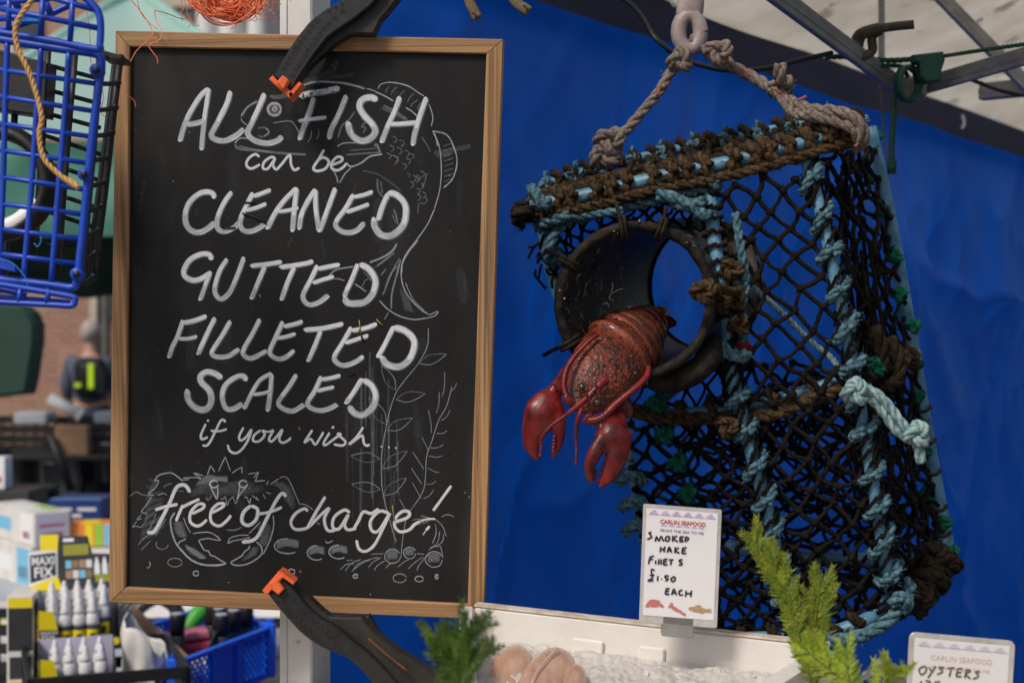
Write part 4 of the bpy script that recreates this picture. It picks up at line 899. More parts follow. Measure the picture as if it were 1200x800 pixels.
for x, y, d in TBK[:9]:
    mb = MB(); knot(mb, P(x,y+1,d-.008), .0085, .0050, random.random()*3, 900)
    for _ in range(26):
        a = random.uniform(2.2,4.1); p = P(x,y-6,d-.01); e = p+Vector((math.sin(a)*.004-.001,random.uniform(-.004,.004),.010*random.uniform(.6,1.3))); mb.tube([p,e], .0006, 3)
    mb.build('blue_knot', M['rope_blue'], pot)
wrap(PP(TBK), .012, 20, .0055, 'rope_dark', pot, 'rope_coil', .3, 700)
for _ in range(16):     # cords closing the top face
    i = random.random(); a = cr([P(*p) for p in TB],4); b = cr([P(*p) for p in TBK],4)
    p = a[int(i*(len(a)-1))]; q = b[min(len(b)-1,int((i+random.uniform(-.05,.05))*(len(b)-1)) if i<.95 else -1)]
    mb = MB(); mb.rope(cr([p,(p+q)/2+Vector((0,0,.004)),q],4), .004, fuzz=500); mb.build('top_cord', M['rope_dark'], pot)
# left end: blue and black turns
for l in ([(616,240,1.85),(606,244,1.84),(608,252,1.84),(622,256,1.85)],[(624,246,1.84),(610,250,1.83),(604,256,1.84),(614,264,1.85)]):
    mb = MB(); mb.rope(PP(l), .008, fuzz=2500); mb.build('frayed_end', M['rope_dark'], pot)
for l in ([(622,220,1.86),(630,228,1.84),(636,242,1.83),(642,236,1.84)],[(660,262,1.85),(652,272,1.85),(645,285,1.85),(640,298,1.86),(646,306,1.87)],[(634,262,1.85),(650,258,1.84),(668,252,1.84)],[(654,290,1.87),(650,300,1.87),(655,310,1.88)]):
    mb = MB(); mb.rope(PP(l), .0075, fuzz=500); mb.build('blue_lashing', M['rope_blue'], pot)
mb = MB()
for _ in range(30):
    a = P(random.uniform(628,668), random.uniform(262,325), 1.88+random.uniform(-.02,.05)); b_ = a+Vector((random.uniform(-.02,.02),random.uniform(-.01,.02),random.uniform(-.03,.0)))
    mb.tube(cr([a,(a+b_)/2+Vector((random.uniform(-.008,.008),0,random.uniform(-.008,.008))),b_],3), .0019, 4)
mb.build('corner_netting', M['net'], pot, kind='stuff')
wrap(PP(MBW), .0118, 34, .0026, 'net', pot, 'net_lashing', .7, 500, .02, .98, .4)
wrap(PP(LBW[3:]), .0125, 24, .0026, 'net', pot, 'net_lashing', .7, 500, .02, .98, .4)
# blue turns on the bows
wrap(PP(MBW), .0135, 12, .0068, 'rope_blue', pot, 'rope_turn', .55, 900, .03, .93)
wrap(PP(LBW[4:]), .0135, 7, .0066, 'rope_blue', pot, 'rope_turn', .45, 900, .06, .9)
wrap(PP(LBW[:4]), .0125, 9, .0028, 'rope_dark', pot, 'thin_lashing', .15, 500, .1, .98)
mb = MB(); mb.rope(PP([(862,250,1.8),(868,290,1.79),(874,330,1.79),(868,370,1.79),(872,400,1.79)]), .006, fuzz=200); mb.build('blue_strand', M['rope_blue'], pot)
mb = MB(); mb.rope(PP([(842,400,1.78),(852,412,1.775),(866,418,1.775),(878,414,1.78)]), .0085, fuzz=200); mb.build('rope_tail', M['rope_blue'], pot)
wrap(PP([(742,486,1.9),(800,484,1.86),(860,478,1.83),(930,462,1.82),(985,444,1.82),(1040,425,1.95),(1075,415,2.05)]), .0115, 13, .006, 'rope_brown', pot, 'rope_coil', .3, 500)
mb = MB(); mb.rope(PP([(735,480,1.88),(775,490,1.86),(820,490,1.84),(870,488,1.81),(910,484,1.80),(945,470,1.80),(985,455,1.80),(1020,440,1.86),(1050,424,1.95)]), .009, fuzz=500); mb.build('running_rope', M['rope_brown'], pot)
wrap(PP([(775,748,1.95),(860,748,1.86),(930,746,1.84),(985,738,1.83),(1030,718,1.84),(1075,690,1.95),(1108,655,2.05)]), .0145, 15, .0075, 'rope_dark', pot, 'rope_coil', .3, 600)
mb = MB(); mb.rope(PP([(950,752,1.81),(980,750,1.80),(1010,744,1.80),(1040,728,1.80),(1058,706,1.81),(1066,690,1.83),(1062,680,1.84)]), .009, fuzz=300); mb.build('running_rope', M['rope_blue'], pot)
mb = MB(); mb.rope(PP([(1045,708,1.80),(1055,698,1.79),(1064,704,1.79),(1060,716,1.80)]), .008, fuzz=300); mb.build('rope_tail', M['rope_blue'], pot)
for x, y, d in ((1092,650,2.0),(1076,704,1.92)):
    mb = MB(); knot(mb, P(x,y,d), .016, .0085, random.random()*3, 1200); mb.build('dark_knot', M['rope_dark'], pot)
for q_ in range(3):
    wrap(PP([(1062,700,1.93),(1085,680,1.99),(1104,655,2.04)]), .013+.005*q_, 6, .0062, 'rope_dark', pot, 'rope_coil', .6, 1300, 0, 1, .5)
# right pipe: green knots and black ties
for x, y in ((1024,160),(1022,206),(1034,248),(1048,300),(1052,345),(1070,382),(1071,424),(1074,464),(1078,500),(1082,530),(1086,578),(1106,612),(1114,646)):
    mb = MB(); knot(mb, P(x+1,y,2.07), .008, .0048, random.random()*3, 900); mb.build('green_knot', M['rope_green'], pot)
for k, y in enumerate((428,478,516,552,594,624)):
    x = 1068+(y-400)*.165
    mb = MB(); mb.tube(PP([(x-14,y-4,2.08),(x-6,y+3,2.06),(x+2,y+4,2.06),(x+8,y+1,2.07),(x+9,y-2,2.09)]), .0026, 6); mb.build('pipe_tie', M['rope_dark'], pot)
for x, y in ((770,472),(779,509),(795,542),(806,578),(851,430),(1025,430)):
    mb = MB(); knot(mb, P(x,y,1.86), .0095, .0052, random.random()*3, 1500); mb.build('green_knot', M['rope_green'], pot)
for x, y in ((740,562),(744,592),(748,620)):
    mb = MB(); mb.rope(PP([(x-16,y+4,1.93),(x-6,y-4,1.92),(x+6,y-4,1.92),(x+14,y+4,1.93)]), .0085, fuzz=400); mb.build('blue_lashing', M['rope_blue'], pot)
for x, y in ((858,316),(862,352),(866,380),(846,355),(852,500)):
    mb = MB(); knot(mb, P(x,y,1.785), .011, .0055, random.random()*3, 700); mb.build('brown_knot', M['rope_brown'], pot)
# pale tail rope tied to the mid bow
mb = MB(); mb.rope(PP([(880,335,1.82),(915,365,1.85),(950,400,1.87),(975,420,1.86),(996,450,1.79)]), .0042, fuzz=100); mb.build('tail_rope', M['rope_pale'], pot)
mb = MB(); mb.rope(PP([(1000,456,1.77),(1022,458,1.76),(1042,476,1.76),(1058,498,1.76),(1073,510,1.76)]), .0068, fuzz=100); mb.rope(PP([(1002,464,1.77),(1020,467,1.765),(1036,484,1.765),(1050,504,1.765),(1068,516,1.765)]), .0065, fuzz=100); mb.build('tail_rope', M['rope_pale'], pot)
for x, y, R in ((1002,459,.013),(1075,509,.0125)):
    mb = MB(); knot(mb, P(x,y,1.755), R, .0062, .8, 150); mb.build('tail_knot', M['rope_pale'], pot)
mb = MB(); mb.rope(PP([(1074,514,1.76),(1077,528,1.76),(1080,542,1.76)]), .0072, fuzz=300); mb.build('tail_rope', M['rope_pale'], pot)

# ---- netting: diamond meshes knotted at every crossing
def poly_at(l, t):
    l = [P(*p) for p in l]; L = [0]
    for i in range(1,len(l)): L.append(L[-1]+(l[i]-l[i-1]).length)
    s_ = t*L[-1]
    for i in range(1,len(l)):
        if s_ <= L[i]+1e-9: return l[i-1].lerp(l[i], (s_-L[i-1])/(L[i]-L[i-1]))
    return l[-1]
def net(name, A, B, nu, nv, r=.0023, bulge=.0, jit=.004, skew=0.0, m='net', kr=1.9, sag=0.0, hole=None, seed=1, double=False):
    rnd = random.Random(seed); nodes = {}
    for i in range(nu+1):
        for j in range(nv+1):
            if (i+j) % 2: continue
            u = i/nu; v = min(1,max(0,j/nv + skew*(u-.5)))
            p = poly_at(A, v).lerp(poly_at(B, v), u)
            p = p + Vector((0,-bulge*math.sin(math.pi*u)*math.sin(math.pi*v),-sag*math.sin(math.pi*u)))
            jj = jit if 0 < i < nu else jit*.3
            nodes[(i,j)] = p + Vector((rnd.uniform(-1,1),rnd.uniform(-1,1),rnd.uniform(-1,1)))*jj
    mb = MB(); kb = MB()
    for (i,j), p in nodes.items():
        if hole and hole(p): continue
        for di in (-1,1):
            q = nodes.get((i+di,j+1))
            if q is None or (hole and hole(q)): continue
            mdl = (p+q)/2 + Vector((rnd.uniform(-1,1),rnd.uniform(-1,1),rnd.uniform(-1,.4)))*jit*.5
            w1 = r*rnd.uniform(.85,1.15)
            if double:
                o_ = Vector((r*.8,0,0)); mb.tube([p+o_,mdl+o_*1.5,q+o_], w1*.75, 4, caps=False); mb.tube([p-o_,mdl-o_*.5,q-o_], w1*.75, 4, caps=False)
            else: mb.tube([p,p.lerp(mdl,.5)+Vector((rnd.uniform(-1,1),0,rnd.uniform(-1,1)))*jit*.12,mdl,q.lerp(mdl,.5),q], w1, 5, caps=False)
        kb.ball(p, r*kr, 6, 5, (1.05,1,.9), .35)
        for _ in range(2):
            d_ = Vector((rnd.uniform(-1,1),rnd.uniform(-1,.2),rnd.uniform(-1,1))); kb.tube([p,p+d_*r*3.2], r*.22, 3)
    mb.build(name, M[m], pot, kind='stuff'); kb.build(name+'_knots', M[m], pot, kind='stuff')
TBX = lambda a, b: [(a,214-(a-800)*.21,1.81)]
net('front_netting', [(836,225,1.81)]+LBW[1:-1]+[(930,745,1.84)], [(945,195,1.80)]+MBW[1:], 7, 28, .0031, .0, .0070, .05, double=False, seed=3)
net('side_netting', [(955,190,1.81)]+MBW[1:], [(1020,165,2.04)]+RP[1:], 12, 30, .0034, -.01, .0080, .05, seed=5)
net('lower_netting', [(738,492,1.93),(742,560,1.95),(756,640,1.95),(772,745,1.93)], [(868,490,1.81),(888,560,1.80),(904,630,1.81),(925,742,1.83)], 9, 19, .0032, .02, .0070, -.04, seed=6)
net('rear_netting', [(760,470,2.2),(770,560,2.2),(780,650,2.2),(790,745,2.15)], [(1078,440,2.12),(1096,560,2.12),(1106,640,2.12),(1040,735,2.1)], 18, 19, .0033, .0, .014, .06, seed=8)
net('inner_netting', [(850,430,1.95),(830,520,1.98),(840,620,2.0),(850,700,2.0)], [(1000,420,1.95),(1030,520,2.0),(1040,620,2.0),(1035,690,2.0)], 11, 17, .0031, .05, .015, .1, seed=9)
net('floor_netting', [(775,500,1.9),(850,500,1.9),(950,490,1.9),(1040,460,1.95)], [(785,520,2.15),(870,560,2.15),(970,560,2.15),(1080,520,2.12)], 4, 18, .0024, .0, .010, 0, seed=12)
net('upper_netting', [(640,262,1.88),(700,252,1.86),(760,240,1.84),(835,225,1.81)], [(665,330,1.93),(700,285,1.9),(770,266,1.86),(838,268,1.83)], 4, 22, .0023, .0, .006, 0, seed=14)
net('left_netting', [(668,350,1.95),(690,430,1.96),(725,480,1.96),(740,500,1.96)], [(845,300,1.85),(850,400,1.82),(852,440,1.82),(866,488,1.82)], 10, 10, .0021, .0, .006, 0, seed=15,
    hole=lambda p: (((p.x/p.y*F+600)-750)/104)**2 + ((400-(p.z-CAMZ)/p.y*F-352)/98)**2 < 1)
for _ in range(22):     # slack doubled cords along the side
    x = random.uniform(985,1060); y0 = random.uniform(180,420)
    mb = MB(); mb.tube(PP([(x*.55+1000*.45,y0,1.9),(x,y0+90,1.93),(x+14,y0+190,1.95)]), .0028, 5); mb.build('slack_cord', M['net'], pot)
for _ in range(4):
    x = random.uniform(1020,1062); y0 = random.uniform(370,400)
    mb = MB(); mb.rope(PP([(x-10,y0,1.9),(x,y0+25,1.9),(x-2,y0+50,1.9),(x-25,y0+62,1.88)]), .009, fuzz=500); mb.build('dark_rope', M['rope_dark'], pot)

# ---- entry tube: ring, barrel, back ring
ringc = P(745,353,1.72); backc = P(825,335,1.98)
ex = (backc-ringc).normalized()
RX = Vector((1,0.18,0)); RX = RX.normalized()*S(92,1.72); RZ = Vector((.03,-.05,1)).normalized()*S(88,1.72)
BX_ = Vector((1,0.15,0)).normalized()*S(67,1.98); BZ_ = Vector((.0,-.05,1)).normalized()*S(76,1.98)
mb = MB(); N_ = 180
def ring_pt(c, A, B, a): return c + A*math.cos(a) + B*math.sin(a)
pts = [ring_pt(ringc, RX, RZ, i/N_*2*math.pi) for i in range(N_+1)]
mb.tube(pts, [S(6.2+1.6*noise.noise(p*45)+.8*noise.noise(p*120),1.72) for p in pts], 12, caps=False, flat=1.25); mb.build('entry_ring', M['rubber_ring'], pot)
mb = MB()
def barrel(u, v):
    a = u*2*math.pi; c = ringc.lerp(backc, v); k = 1-.10*math.sin(v*math.pi)
    A = RX.lerp(BX_, v)*k; B = RZ.lerp(BZ_, v)*k; return c + A*math.cos(a)*.97 + B*math.sin(a)*.97
mb.grid(barrel, 60, 14)
o_ = mb.build('entry_barrel', M['rubber'], pot)
sm = o_.modifiers.new('thickness', 'SOLIDIFY'); sm.thickness = .005
mb = MB(); pts = [ring_pt(backc, BX_, BZ_, i/N_*2*math.pi) for i in range(N_+1)]; mb.tube(pts, .006, 8, caps=False); mb.build('entry_ring', M['rubber'], pot)
mb = MB()
for _ in range(8):
    a = random.uniform(0,6.28); p = ring_pt(ringc,RX,RZ,a); mb.ball(p+Vector((random.uniform(-1,1),-1,random.uniform(-1,1)))*.008, random.uniform(.0006,.0016), 5, 4)
mb.build('barnacles', mat('barnacle', (.4,.34,.27)), pot, kind='stuff')
for l in ([(716,344),(718,335),(717,331)],[(716,344),(724,340),(730,338)],[(716,344),(714,349),(718,352)],[(705,357),(711,355),(714,360)],[(735,360),(741,360),(746,366)]):
    mb = MB(); c_ = 1.80; mb.tube(PP(l, c_-.0), .0009, 5); mb.build('worm_cast', mat('worm', (.55,.5,.42)), pot)
for a in (.05,1.25,1.75,2.6,3.7):
    p = ring_pt(ringc, RX, RZ, a); o_ = (p-ringc).normalized(); tdir = ring_pt(ringc,RX,RZ,a+.1)-ring_pt(ringc,RX,RZ,a-.1); tdir.normalize(); r = .0135
    mb = MB()
    for k in range(2): mb.tube([p+tdir*.005*k+(o_*math.cos(b/10*6.283)+Vector((0,-1,0))*math.sin(b/10*6.283))*r for b in range(11)], .0027, 5)
    e = p+o_*.035+Vector((0,.07,0)); mb.tube(cr([p+o_*r,(p+e)/2,e],3), .0027, 5); mb.build('ring_lashing', M['rope_dark'], pot)
mb = MB(); knot(mb, P(825,342,1.70), .012, .006, .4, 1500); mb.rope(PP([(822,344,1.7),(840,338,1.72),(856,342,1.76),(870,340,1.79)]), .006, fuzz=900); mb.build('brown_knot', M['rope_brown'], pot)
mb = MB(); mb.tube(PP([(762,444,1.77),(785,446,1.76),(810,438,1.755),(830,420,1.76),(838,398,1.78)]), [.010,.013]+[.0155]*19+[.013,.012,.011,.010], 12); mb.build('entry_ring', M['rubber_ring'], pot)
mb = MB(); mb.grid(lambda u,v: P(848+u*34+v*10, 262+v*60+u*24, 1.86+.02*u+.01*math.sin(v*6)), 6, 8); o_ = mb.build('tattered_tape', mat('tape', (.07,.055,.045), (.45,.36,.26), 30, .6, .3, contrast=(.5,.55)), pot)
sm = o_.modifiers.new('thickness', 'SOLIDIFY'); sm.thickness = .002
mb = MB(); mb.ball(P(868,406,1.9), .013, 8, 6, (1.2,1,.8)); mb.build('red_scrap', mat('red_scrap', (.4,.01,.01)), pot)

# ============================================================ LOBSTER
lob = thing('lobster', 'red lobster with two claws and long feelers crawling out of the pot', 'lobster', P(700,450,1.66))
def lz(l, b=(600,400,4.0), n=4, sides=22, tk=.75, lump=0.0):
    c = cr([Vector((b[0]+x/b[2], b[1]+y/b[2], d)) for x,y,hw,d in l], n); hw = cr([Vector((h,0,0)) for _,_,h,_ in l], n); secs = []
    for i in range(len(c)):
        a, b_ = c[max(i-1,0)], c[min(i+1,len(c)-1)]; t = P(b_.x,b_.y,b_.z)-P(a.x,a.y,a.z); t.normalize()
        A = t.cross(Vector((0,1,0))).normalized(); B = t.cross(A).normalized(); h = S(max(.4,hw[i].x/b[2]), c[i].z)
        secs.append((P(c[i].x,c[i].y,c[i].z), A*h*(1+lump*noise.noise(Vector((i*.7,0,0)))), B*h*tk))
    return secs, sides
mb = MB()
sec, sd_ = lz([(655,-95,62,1.84),(628,-62,96,1.82),(596,-34,120,1.80),(560,-4,146,1.775),(524,30,160,1.75),(486,70,170,1.725),(446,120,174,1.70),(406,172,160,1.68),(366,222,130,1.665),(330,262,100,1.655),(300,292,70,1.65),(285,310,30,1.65)], n=6, tk=.72)
mb.loft(sec, 30)
body = mb.build('carapace', M['lobster'], lob)
sb = body.modifiers.new('sub', 'SUBSURF'); sb.levels = 3; sb.render_levels = 3
tx = bpy.data.textures.new('pits', 'CLOUDS'); tx.noise_scale = .0036; tx.noise_depth = 1
dm = body.modifiers.new('pits', 'DISPLACE'); dm.texture = tx; dm.strength = .0026; dm.mid_level = .5; dm.texture_coords = 'LOCAL'
# overlapping abdomen plates and the carapace's rear rim
for k, (x, y, hw, d) in enumerate(((500,52,172,1.735),(540,14,163,1.765),(572,-16,150,1.78),(600,-40,130,1.795),(626,-64,108,1.81),(648,-88,84,1.825))):
    mb = MB(); s2_, _ = lz([(x-14,y+13,hw*.93,d-.004),(x-10,y+9,hw*1.08,d-.003),(x,y,hw*1.07,d),(x+22,y-20,hw*.95,d+.006)], n=3, tk=.80); mb.loft(s2_, 30); mb.build('shell_plate', M['lobster'], lob)
mb = MB(); s2_, _ = lz([(655,-95,60,1.83),(685,-108,60,1.87),(712,-108,46,1.90),(735,-100,24,1.92)], n=4, tk=.4); mb.loft(s2_, 16)
for dx, dy in ((42,22),(62,4),(34,-50)):
    s2_, _ = lz([(665,-95,20,1.84),(665+dx,-95+dy*.8,34,1.86),(665+dx*1.7,-90+dy*1.3,12,1.87)], n=4, tk=.3); mb.loft(s2_, 12)
mb.build('tail_fan', M['lobster'], lob)
mb = MB(); s2_, _ = lz([(440,178,24,1.618),(405,212,20,1.612),(370,246,15,1.61),(345,275,9,1.607),(322,300,3,1.605)], n=4, tk=.8); mb.loft(s2_, 12)
for x,y in ((395,205),(385,232),(368,262),(352,250),(410,226)): s2_, _ = lz([(x,y,8,1.606),(x-9,y+12,1,1.598)], n=2, tk=1); mb.loft(s2_, 6)
mb.build('rostrum', M['claw'], lob)
for x, y, r, d in ((328,214,17,1.622),(400,286,20,1.612)):
    mb = MB(); mb.ball(P(600+x/4,400+y/4,d), S(r/4,d), 14, 10); mb.build('eye', M['eye'], lob)
    mb = MB(); a = 26; mb.tube([P(600+(x+a*math.cos(i/14*6.283))/4, 400+(y+a*.85*math.sin(i/14*6.283))/4, d+.008) for i in range(15)], .0016, 6, caps=False); mb.build('eye_socket', M['lobster'], lob)
for x,y in ((470,78),(538,120),(500,36),(560,70),(452,150),(430,110),(365,185),(300,140),(580,150),(510,180)):
    mb = MB(); mb.ball(P(600+x/4,400+y/4,1.655+ (y<60)*.03), .0022, 7, 5); mb.build('spine', M['eye'], lob)
def claw(parts, lab=None):
    mb = MB()
    for l, tk in parts:
        s2_, _ = lz(l, n=6, tk=tk); mb.loft(s2_, 20)
    o = mb.build('claw', M['claw'], lob); rm = o.modifiers.new('join', 'REMESH'); rm.mode = 'VOXEL'; rm.voxel_size = .0014; rm.use_smooth_shade = True
    s_ = o.modifiers.new('smooth', 'SMOOTH'); s_.factor = .5; s_.iterations = 4; return o
claw([([(250,130,22,1.70),(240,170,30,1.69),(218,205,36,1.68),(196,238,40,1.675),(172,280,72,1.67),(142,340,90,1.667),(110,400,66,1.667),(92,450,46,1.667),(92,495,34,1.667),(105,530,22,1.667),(122,560,6,1.667)], .62),
      ([(190,300,50,1.668),(208,350,44,1.665),(220,400,32,1.662),(222,445,27,1.662),(212,490,22,1.662),(200,525,14,1.662),(186,552,4,1.662)], .7),
      ([(200,225,30,1.672),(182,232,14,1.67),(170,236,4,1.668)], .8)])
claw([([(520,300,34,1.69),(500,330,40,1.68),(492,365,48,1.67),(480,410,78,1.66),(482,450,88,1.655),(492,495,66,1.652),(488,545,54,1.65),(468,600,44,1.65),(440,645,30,1.65),(405,688,4,1.65)], .62),
      ([(440,440,46,1.655),(412,485,38,1.65),(384,530,34,1.648),(366,575,28,1.648),(362,620,21,1.648),(368,650,12,1.648),(374,672,3,1.648)], .7),
      ([(430,400,30,1.66),(398,392,12,1.655),(376,396,3,1.652)], .8), ([(430,425,26,1.66),(400,428,10,1.655),(380,438,3,1.652)], .8)])
mb = MB()
for (x0,y0,x1,y1,n_) in ((200,390,190,500,0),(138,470,132,540,5),(200,440,192,520,5),(436,560,404,660,6),(392,600,384,650,4)):
    for k in range(n_):
        t = (k+.5)/n_; mb.ball(P(600+(x0+(x1-x0)*t)/4,400+(y0+(y1-y0)*t)/4,1.655), .0022*random.uniform(.7,1.2), 7, 5)
mb.build('claw_teeth', M['claw'], lob, kind='stuff')
def feeler(l, r0, r1, b=(600,400,4.0)):
    pts = resample(cr([P(b[0]+x/b[2], b[1]+y/b[2], d) for x,y,d in l], 8), .0011); n = len(pts); mb = MB()
    mb.tube(pts, [(r0+(r1-r0)*i/n)*(1.35 if i%3==0 else .80) for i in range(n)], 7); mb.build('feeler', M['claw'], lob)
feeler([(285,280,1.62),(262,262,1.62),(246,225,1.625),(244,180,1.63),(256,130,1.64),(285,80,1.65),(325,35,1.66),(370,-10,1.67),(400,-30,1.68)], .0036, .0022)
feeler([(360,370,1.61),(390,368,1.605),(430,350,1.60),(480,300,1.61),(540,250,1.62),(600,200,1.64),(632,160,1.66),(642,120,1.68)], .0045, .0026)
feeler([(345,268,1.60),(320,290,1.598),(290,315,1.60),(240,355,1.61),(190,390,1.615),(155,425,1.62),(135,460,1.63),(128,485,1.635)], .0028, .0016)
feeler([(330,310,1.60),(315,345,1.60),(303,400,1.61),(301,460,1.62),(302,520,1.62),(299,578,1.62)], .0026, .0014)
for l in ([(250,250,16),(262,275,22),(285,284,17)], [(385,345,20),(360,362,25),(345,385,18)], [(300,285,12),(318,300,16),(330,315,10)]):
    mb = MB(); s2_, _ = lz([(x,y,h,1.62) for x,y,h in l], n=4, tk=.9); mb.loft(s2_, 12); mb.build('feeler_base', M['claw'], lob)
mb = MB()
for l in ([(305,110,22,1.69),(280,140,18,1.69),(262,165,12,1.69)],[(340,240,40,1.66),(310,262,34,1.655),(280,300,18,1.655)],[(520,280,26,1.69),(545,320,22,1.69),(548,360,10,1.69)]):
    s2_, _ = lz(l, n=4, tk=.8); mb.loft(s2_, 12)
mb.build('mouth_parts', M['lobster'], lob, kind='stuff')

# ============================================================ TRAY, FISH, CARDS, GREENERY
RZ_ = 1.30
bl = P(556,710,1.62); br_ = P(972,757,1.53)       # the box leans a little to the right
TX = (br_-bl).normalized(); TY = Vector((-.05,-1,0)); TY = (TY-TX*TY.dot(TX)).normalized(); TZ = TX.cross(-TY).normalized()
TZ = TZ if TZ.z > 0 else -TZ
LT = (br_-bl).length; DT = .46
tray = thing('fish_tray', 'white polystyrene fish box holding pale fish fillets on crushed ice', 'tray', bl-Vector((0,0,.12)))
def trw(name, a, b, thick, dirn, h=.13, m='foam'):
    mb = MB(); X = (b-a).normalized(); c_ = (a+b)/2 + dirn*thick/2; mb.box(c_-TZ*(h/2), (b-a).length/2, thick/2, h/2, (X, dirn, TZ), .003)
    o = mb.build(name, M[m], tray, smooth=False); return o
trw('tray_wall', bl, br_, .016, -TY); RD = (TY-TX*.25).normalized(); LD_ = (TY+TX*.27).normalized()
trw('tray_wall', bl+LD_*DT, br_+RD*DT, .016, TY)
trw('tray_wall', bl, bl+LD_*DT, .016, -(TX-LD_*TX.dot(LD_)).normalized())
e0 = br_+TY*.012; mb = MB()      # right end wall, rounded upper corner
prof = [(0,-.13),(0,-.018),(.004,-.007),(.014,0),(.05,.003),(DT,.003),(DT,-.13)]
mb.prism([e0-TX*.012+RD*x+TZ*z for x,z in prof], TX*.022, .003); mb.build('tray_wall', M['foam'], tray, smooth=False)
mb = MB(); mb.prism([bl-TZ*.13,br_-TZ*.13,br_+RD*DT-TZ*.13,bl+LD_*DT-TZ*.13], TZ*.01); mb.build('tray_floor', M['foam'], tray, smooth=False)
mb = MB(); mb.box((bl+br_)/2-TY*.008+TZ*.0012, LT/2, .0085, .0012, (TX,TY,TZ)); mb.build('rim_edge', M['foam_edge'], tray, smooth=False)
mb = MB()
for x, y, hw in ((680,733,20),(760,744,16),(846,770,26)):
    p = P(x,y,1.53); t_ = (p-bl).dot(TX); c_ = bl+TX*t_+TY*.002+TZ*(-.034 if x<800 else -.05); mb = MB(); mb.box(c_, S(hw,1.5), .0025, .012, (TX,TY,TZ), .002); mb.build('wall_rib', M['foam'], tray, smooth=False)
ICEZ = RZ_-.040
mb = MB(); mb.grid(lambda u,v: bl+TX*(u*LT)+TY*(.002+v*(DT-.004))+TX*DT*v*(.26*(1-u)-.27*u)+TZ*(-.036-.02*v+.006*noise.noise(Vector((u*16,v*14,0)))+.0025*noise.noise(Vector((u*60,v*50,4)))+.0010*noise.noise(Vector((u*190,v*150,8)))), 240, 150)
ice = mb.build('crushed_ice', M['ice'], None, smooth=True); tagt(ice, 'crushed ice filling the white polystyrene fish box', 'ice'); ice['kind'] = 'stuff'
bits = MB()
for _ in range(420):
    u, v = random.random(), random.random()*.9; p = bl+TX*(u*LT+DT*v*(.26*(1-u)-.27*u))+TY*(.01+v*(DT-.02))+TZ*(-.036-.02*v+.006*noise.noise(Vector((u*16,v*14,0)))-.0008); s_ = random.uniform(.001,.0032)
    bits.ball(p, s_, 4, 3, (random.uniform(.6,1.4),random.uniform(.6,1.4),random.uniform(.4,1)))
o_ = bits.build('loose_ice', M['ice'], None, smooth=False); tagt(o_, 'small loose chips of ice scattered over the crushed ice', 'ice'); o_['kind'] = 'stuff'
fl = [('left hand pale pink fish fillet lying on the ice', (592,800,1.47), (604,757,1.56), 27, 0),
      ('middle peach fish fillet with a white fat line on the ice', (640,800,1.44), (650,760,1.54), 31, 1),
      ('small right hand fish fillet tucked beside the other two', (672,808,1.42), (674,780,1.49), 16, 0)]
tx2 = bpy.data.textures.new('flesh','CLOUDS'); tx2.noise_scale = .03
for lb, a, b, hw, line in fl:
    a_, b_ = P(*a), P(*b); t = thing('fish_fillet', lb, 'fish', (a_+b_)/2, 'fish fillets on the ice'); D_ = b_-a_; W_ = Vector((1,0,-.05)); U_ = W_.cross(D_).normalized(); U_ = U_ if U_.z > 0 else -U_
    mb = MB(); secs = []
    for i in range(27):
        f = -1.1+2.15*i/26; e = max(.02, 1-abs((f+.02)/1.08)**4)**.5; g_ = math.sin(i*.35)*.06
        secs.append((a_+D_*f+W_*S(hw,1.5)*g_-U_*.004, W_*S(hw,1.5)*e*(1-.12*f), U_*.0125*e))
    mb.loft(secs, 24); o = mb.build('flesh', M['fillet'], t); dm = o.modifiers.new('soft','DISPLACE'); dm.texture = tx2; dm.strength = .004; dm.texture_coords='LOCAL'
    if line:
        mb = MB(); mb.tube(cr([a_+D_*f+W_*x+U_*.0118 for f,x in ((-.3,-.012),(.0,-.010),(.25,-.006),(.5,.000),(.7,.005))],5), .0012, 5, flat=.6); mb.build('fat_line', M['fat'], t)

def font_mesh(txt, size, bold=0.0, shear=0.0):
    cu = bpy.data.curves.new('t','FONT'); cu.body = txt; cu.size = size; cu.offset = bold; cu.shear = shear; cu.extrude = 0; cu.resolution_u = 3
    o = bpy.data.objects.new('t', cu); col.objects.link(o); dg = bpy.context.evaluated_depsgraph_get(); me = bpy.data.meshes.new_from_object(o.evaluated_get(dg))
    bpy.data.objects.remove(o); bpy.data.curves.remove(cu); return me
def put_text(txt, parent, origin, X, Zv, wd, ht, m, name='printed_text', bold=0.0, shear=0.0, lift=0.0):
    """flat lettering fitted into wd x ht, lower-left corner at origin, on the plane X,Zv"""
    me = font_mesh(txt, 1.0, bold, shear); vs = me.vertices
    x0 = min(v.co.x for v in vs); x1 = max(v.co.x for v in vs); y0 = min(v.co.y for v in vs); y1 = max(v.co.y for v in vs)
    Nn = X.cross(Zv).normalized(); pw = parent_world(parent)
    for v in vs:
        p = origin + X*((v.co.x-x0)/(x1-x0)*wd) + Zv*((v.co.y-y0)/(y1-y0)*ht) + Nn*lift; v.co = p-pw
    o = bpy.data.objects.new(name, me); col.objects.link(o); me.materials.append(M[m]); o.parent = parent; return o
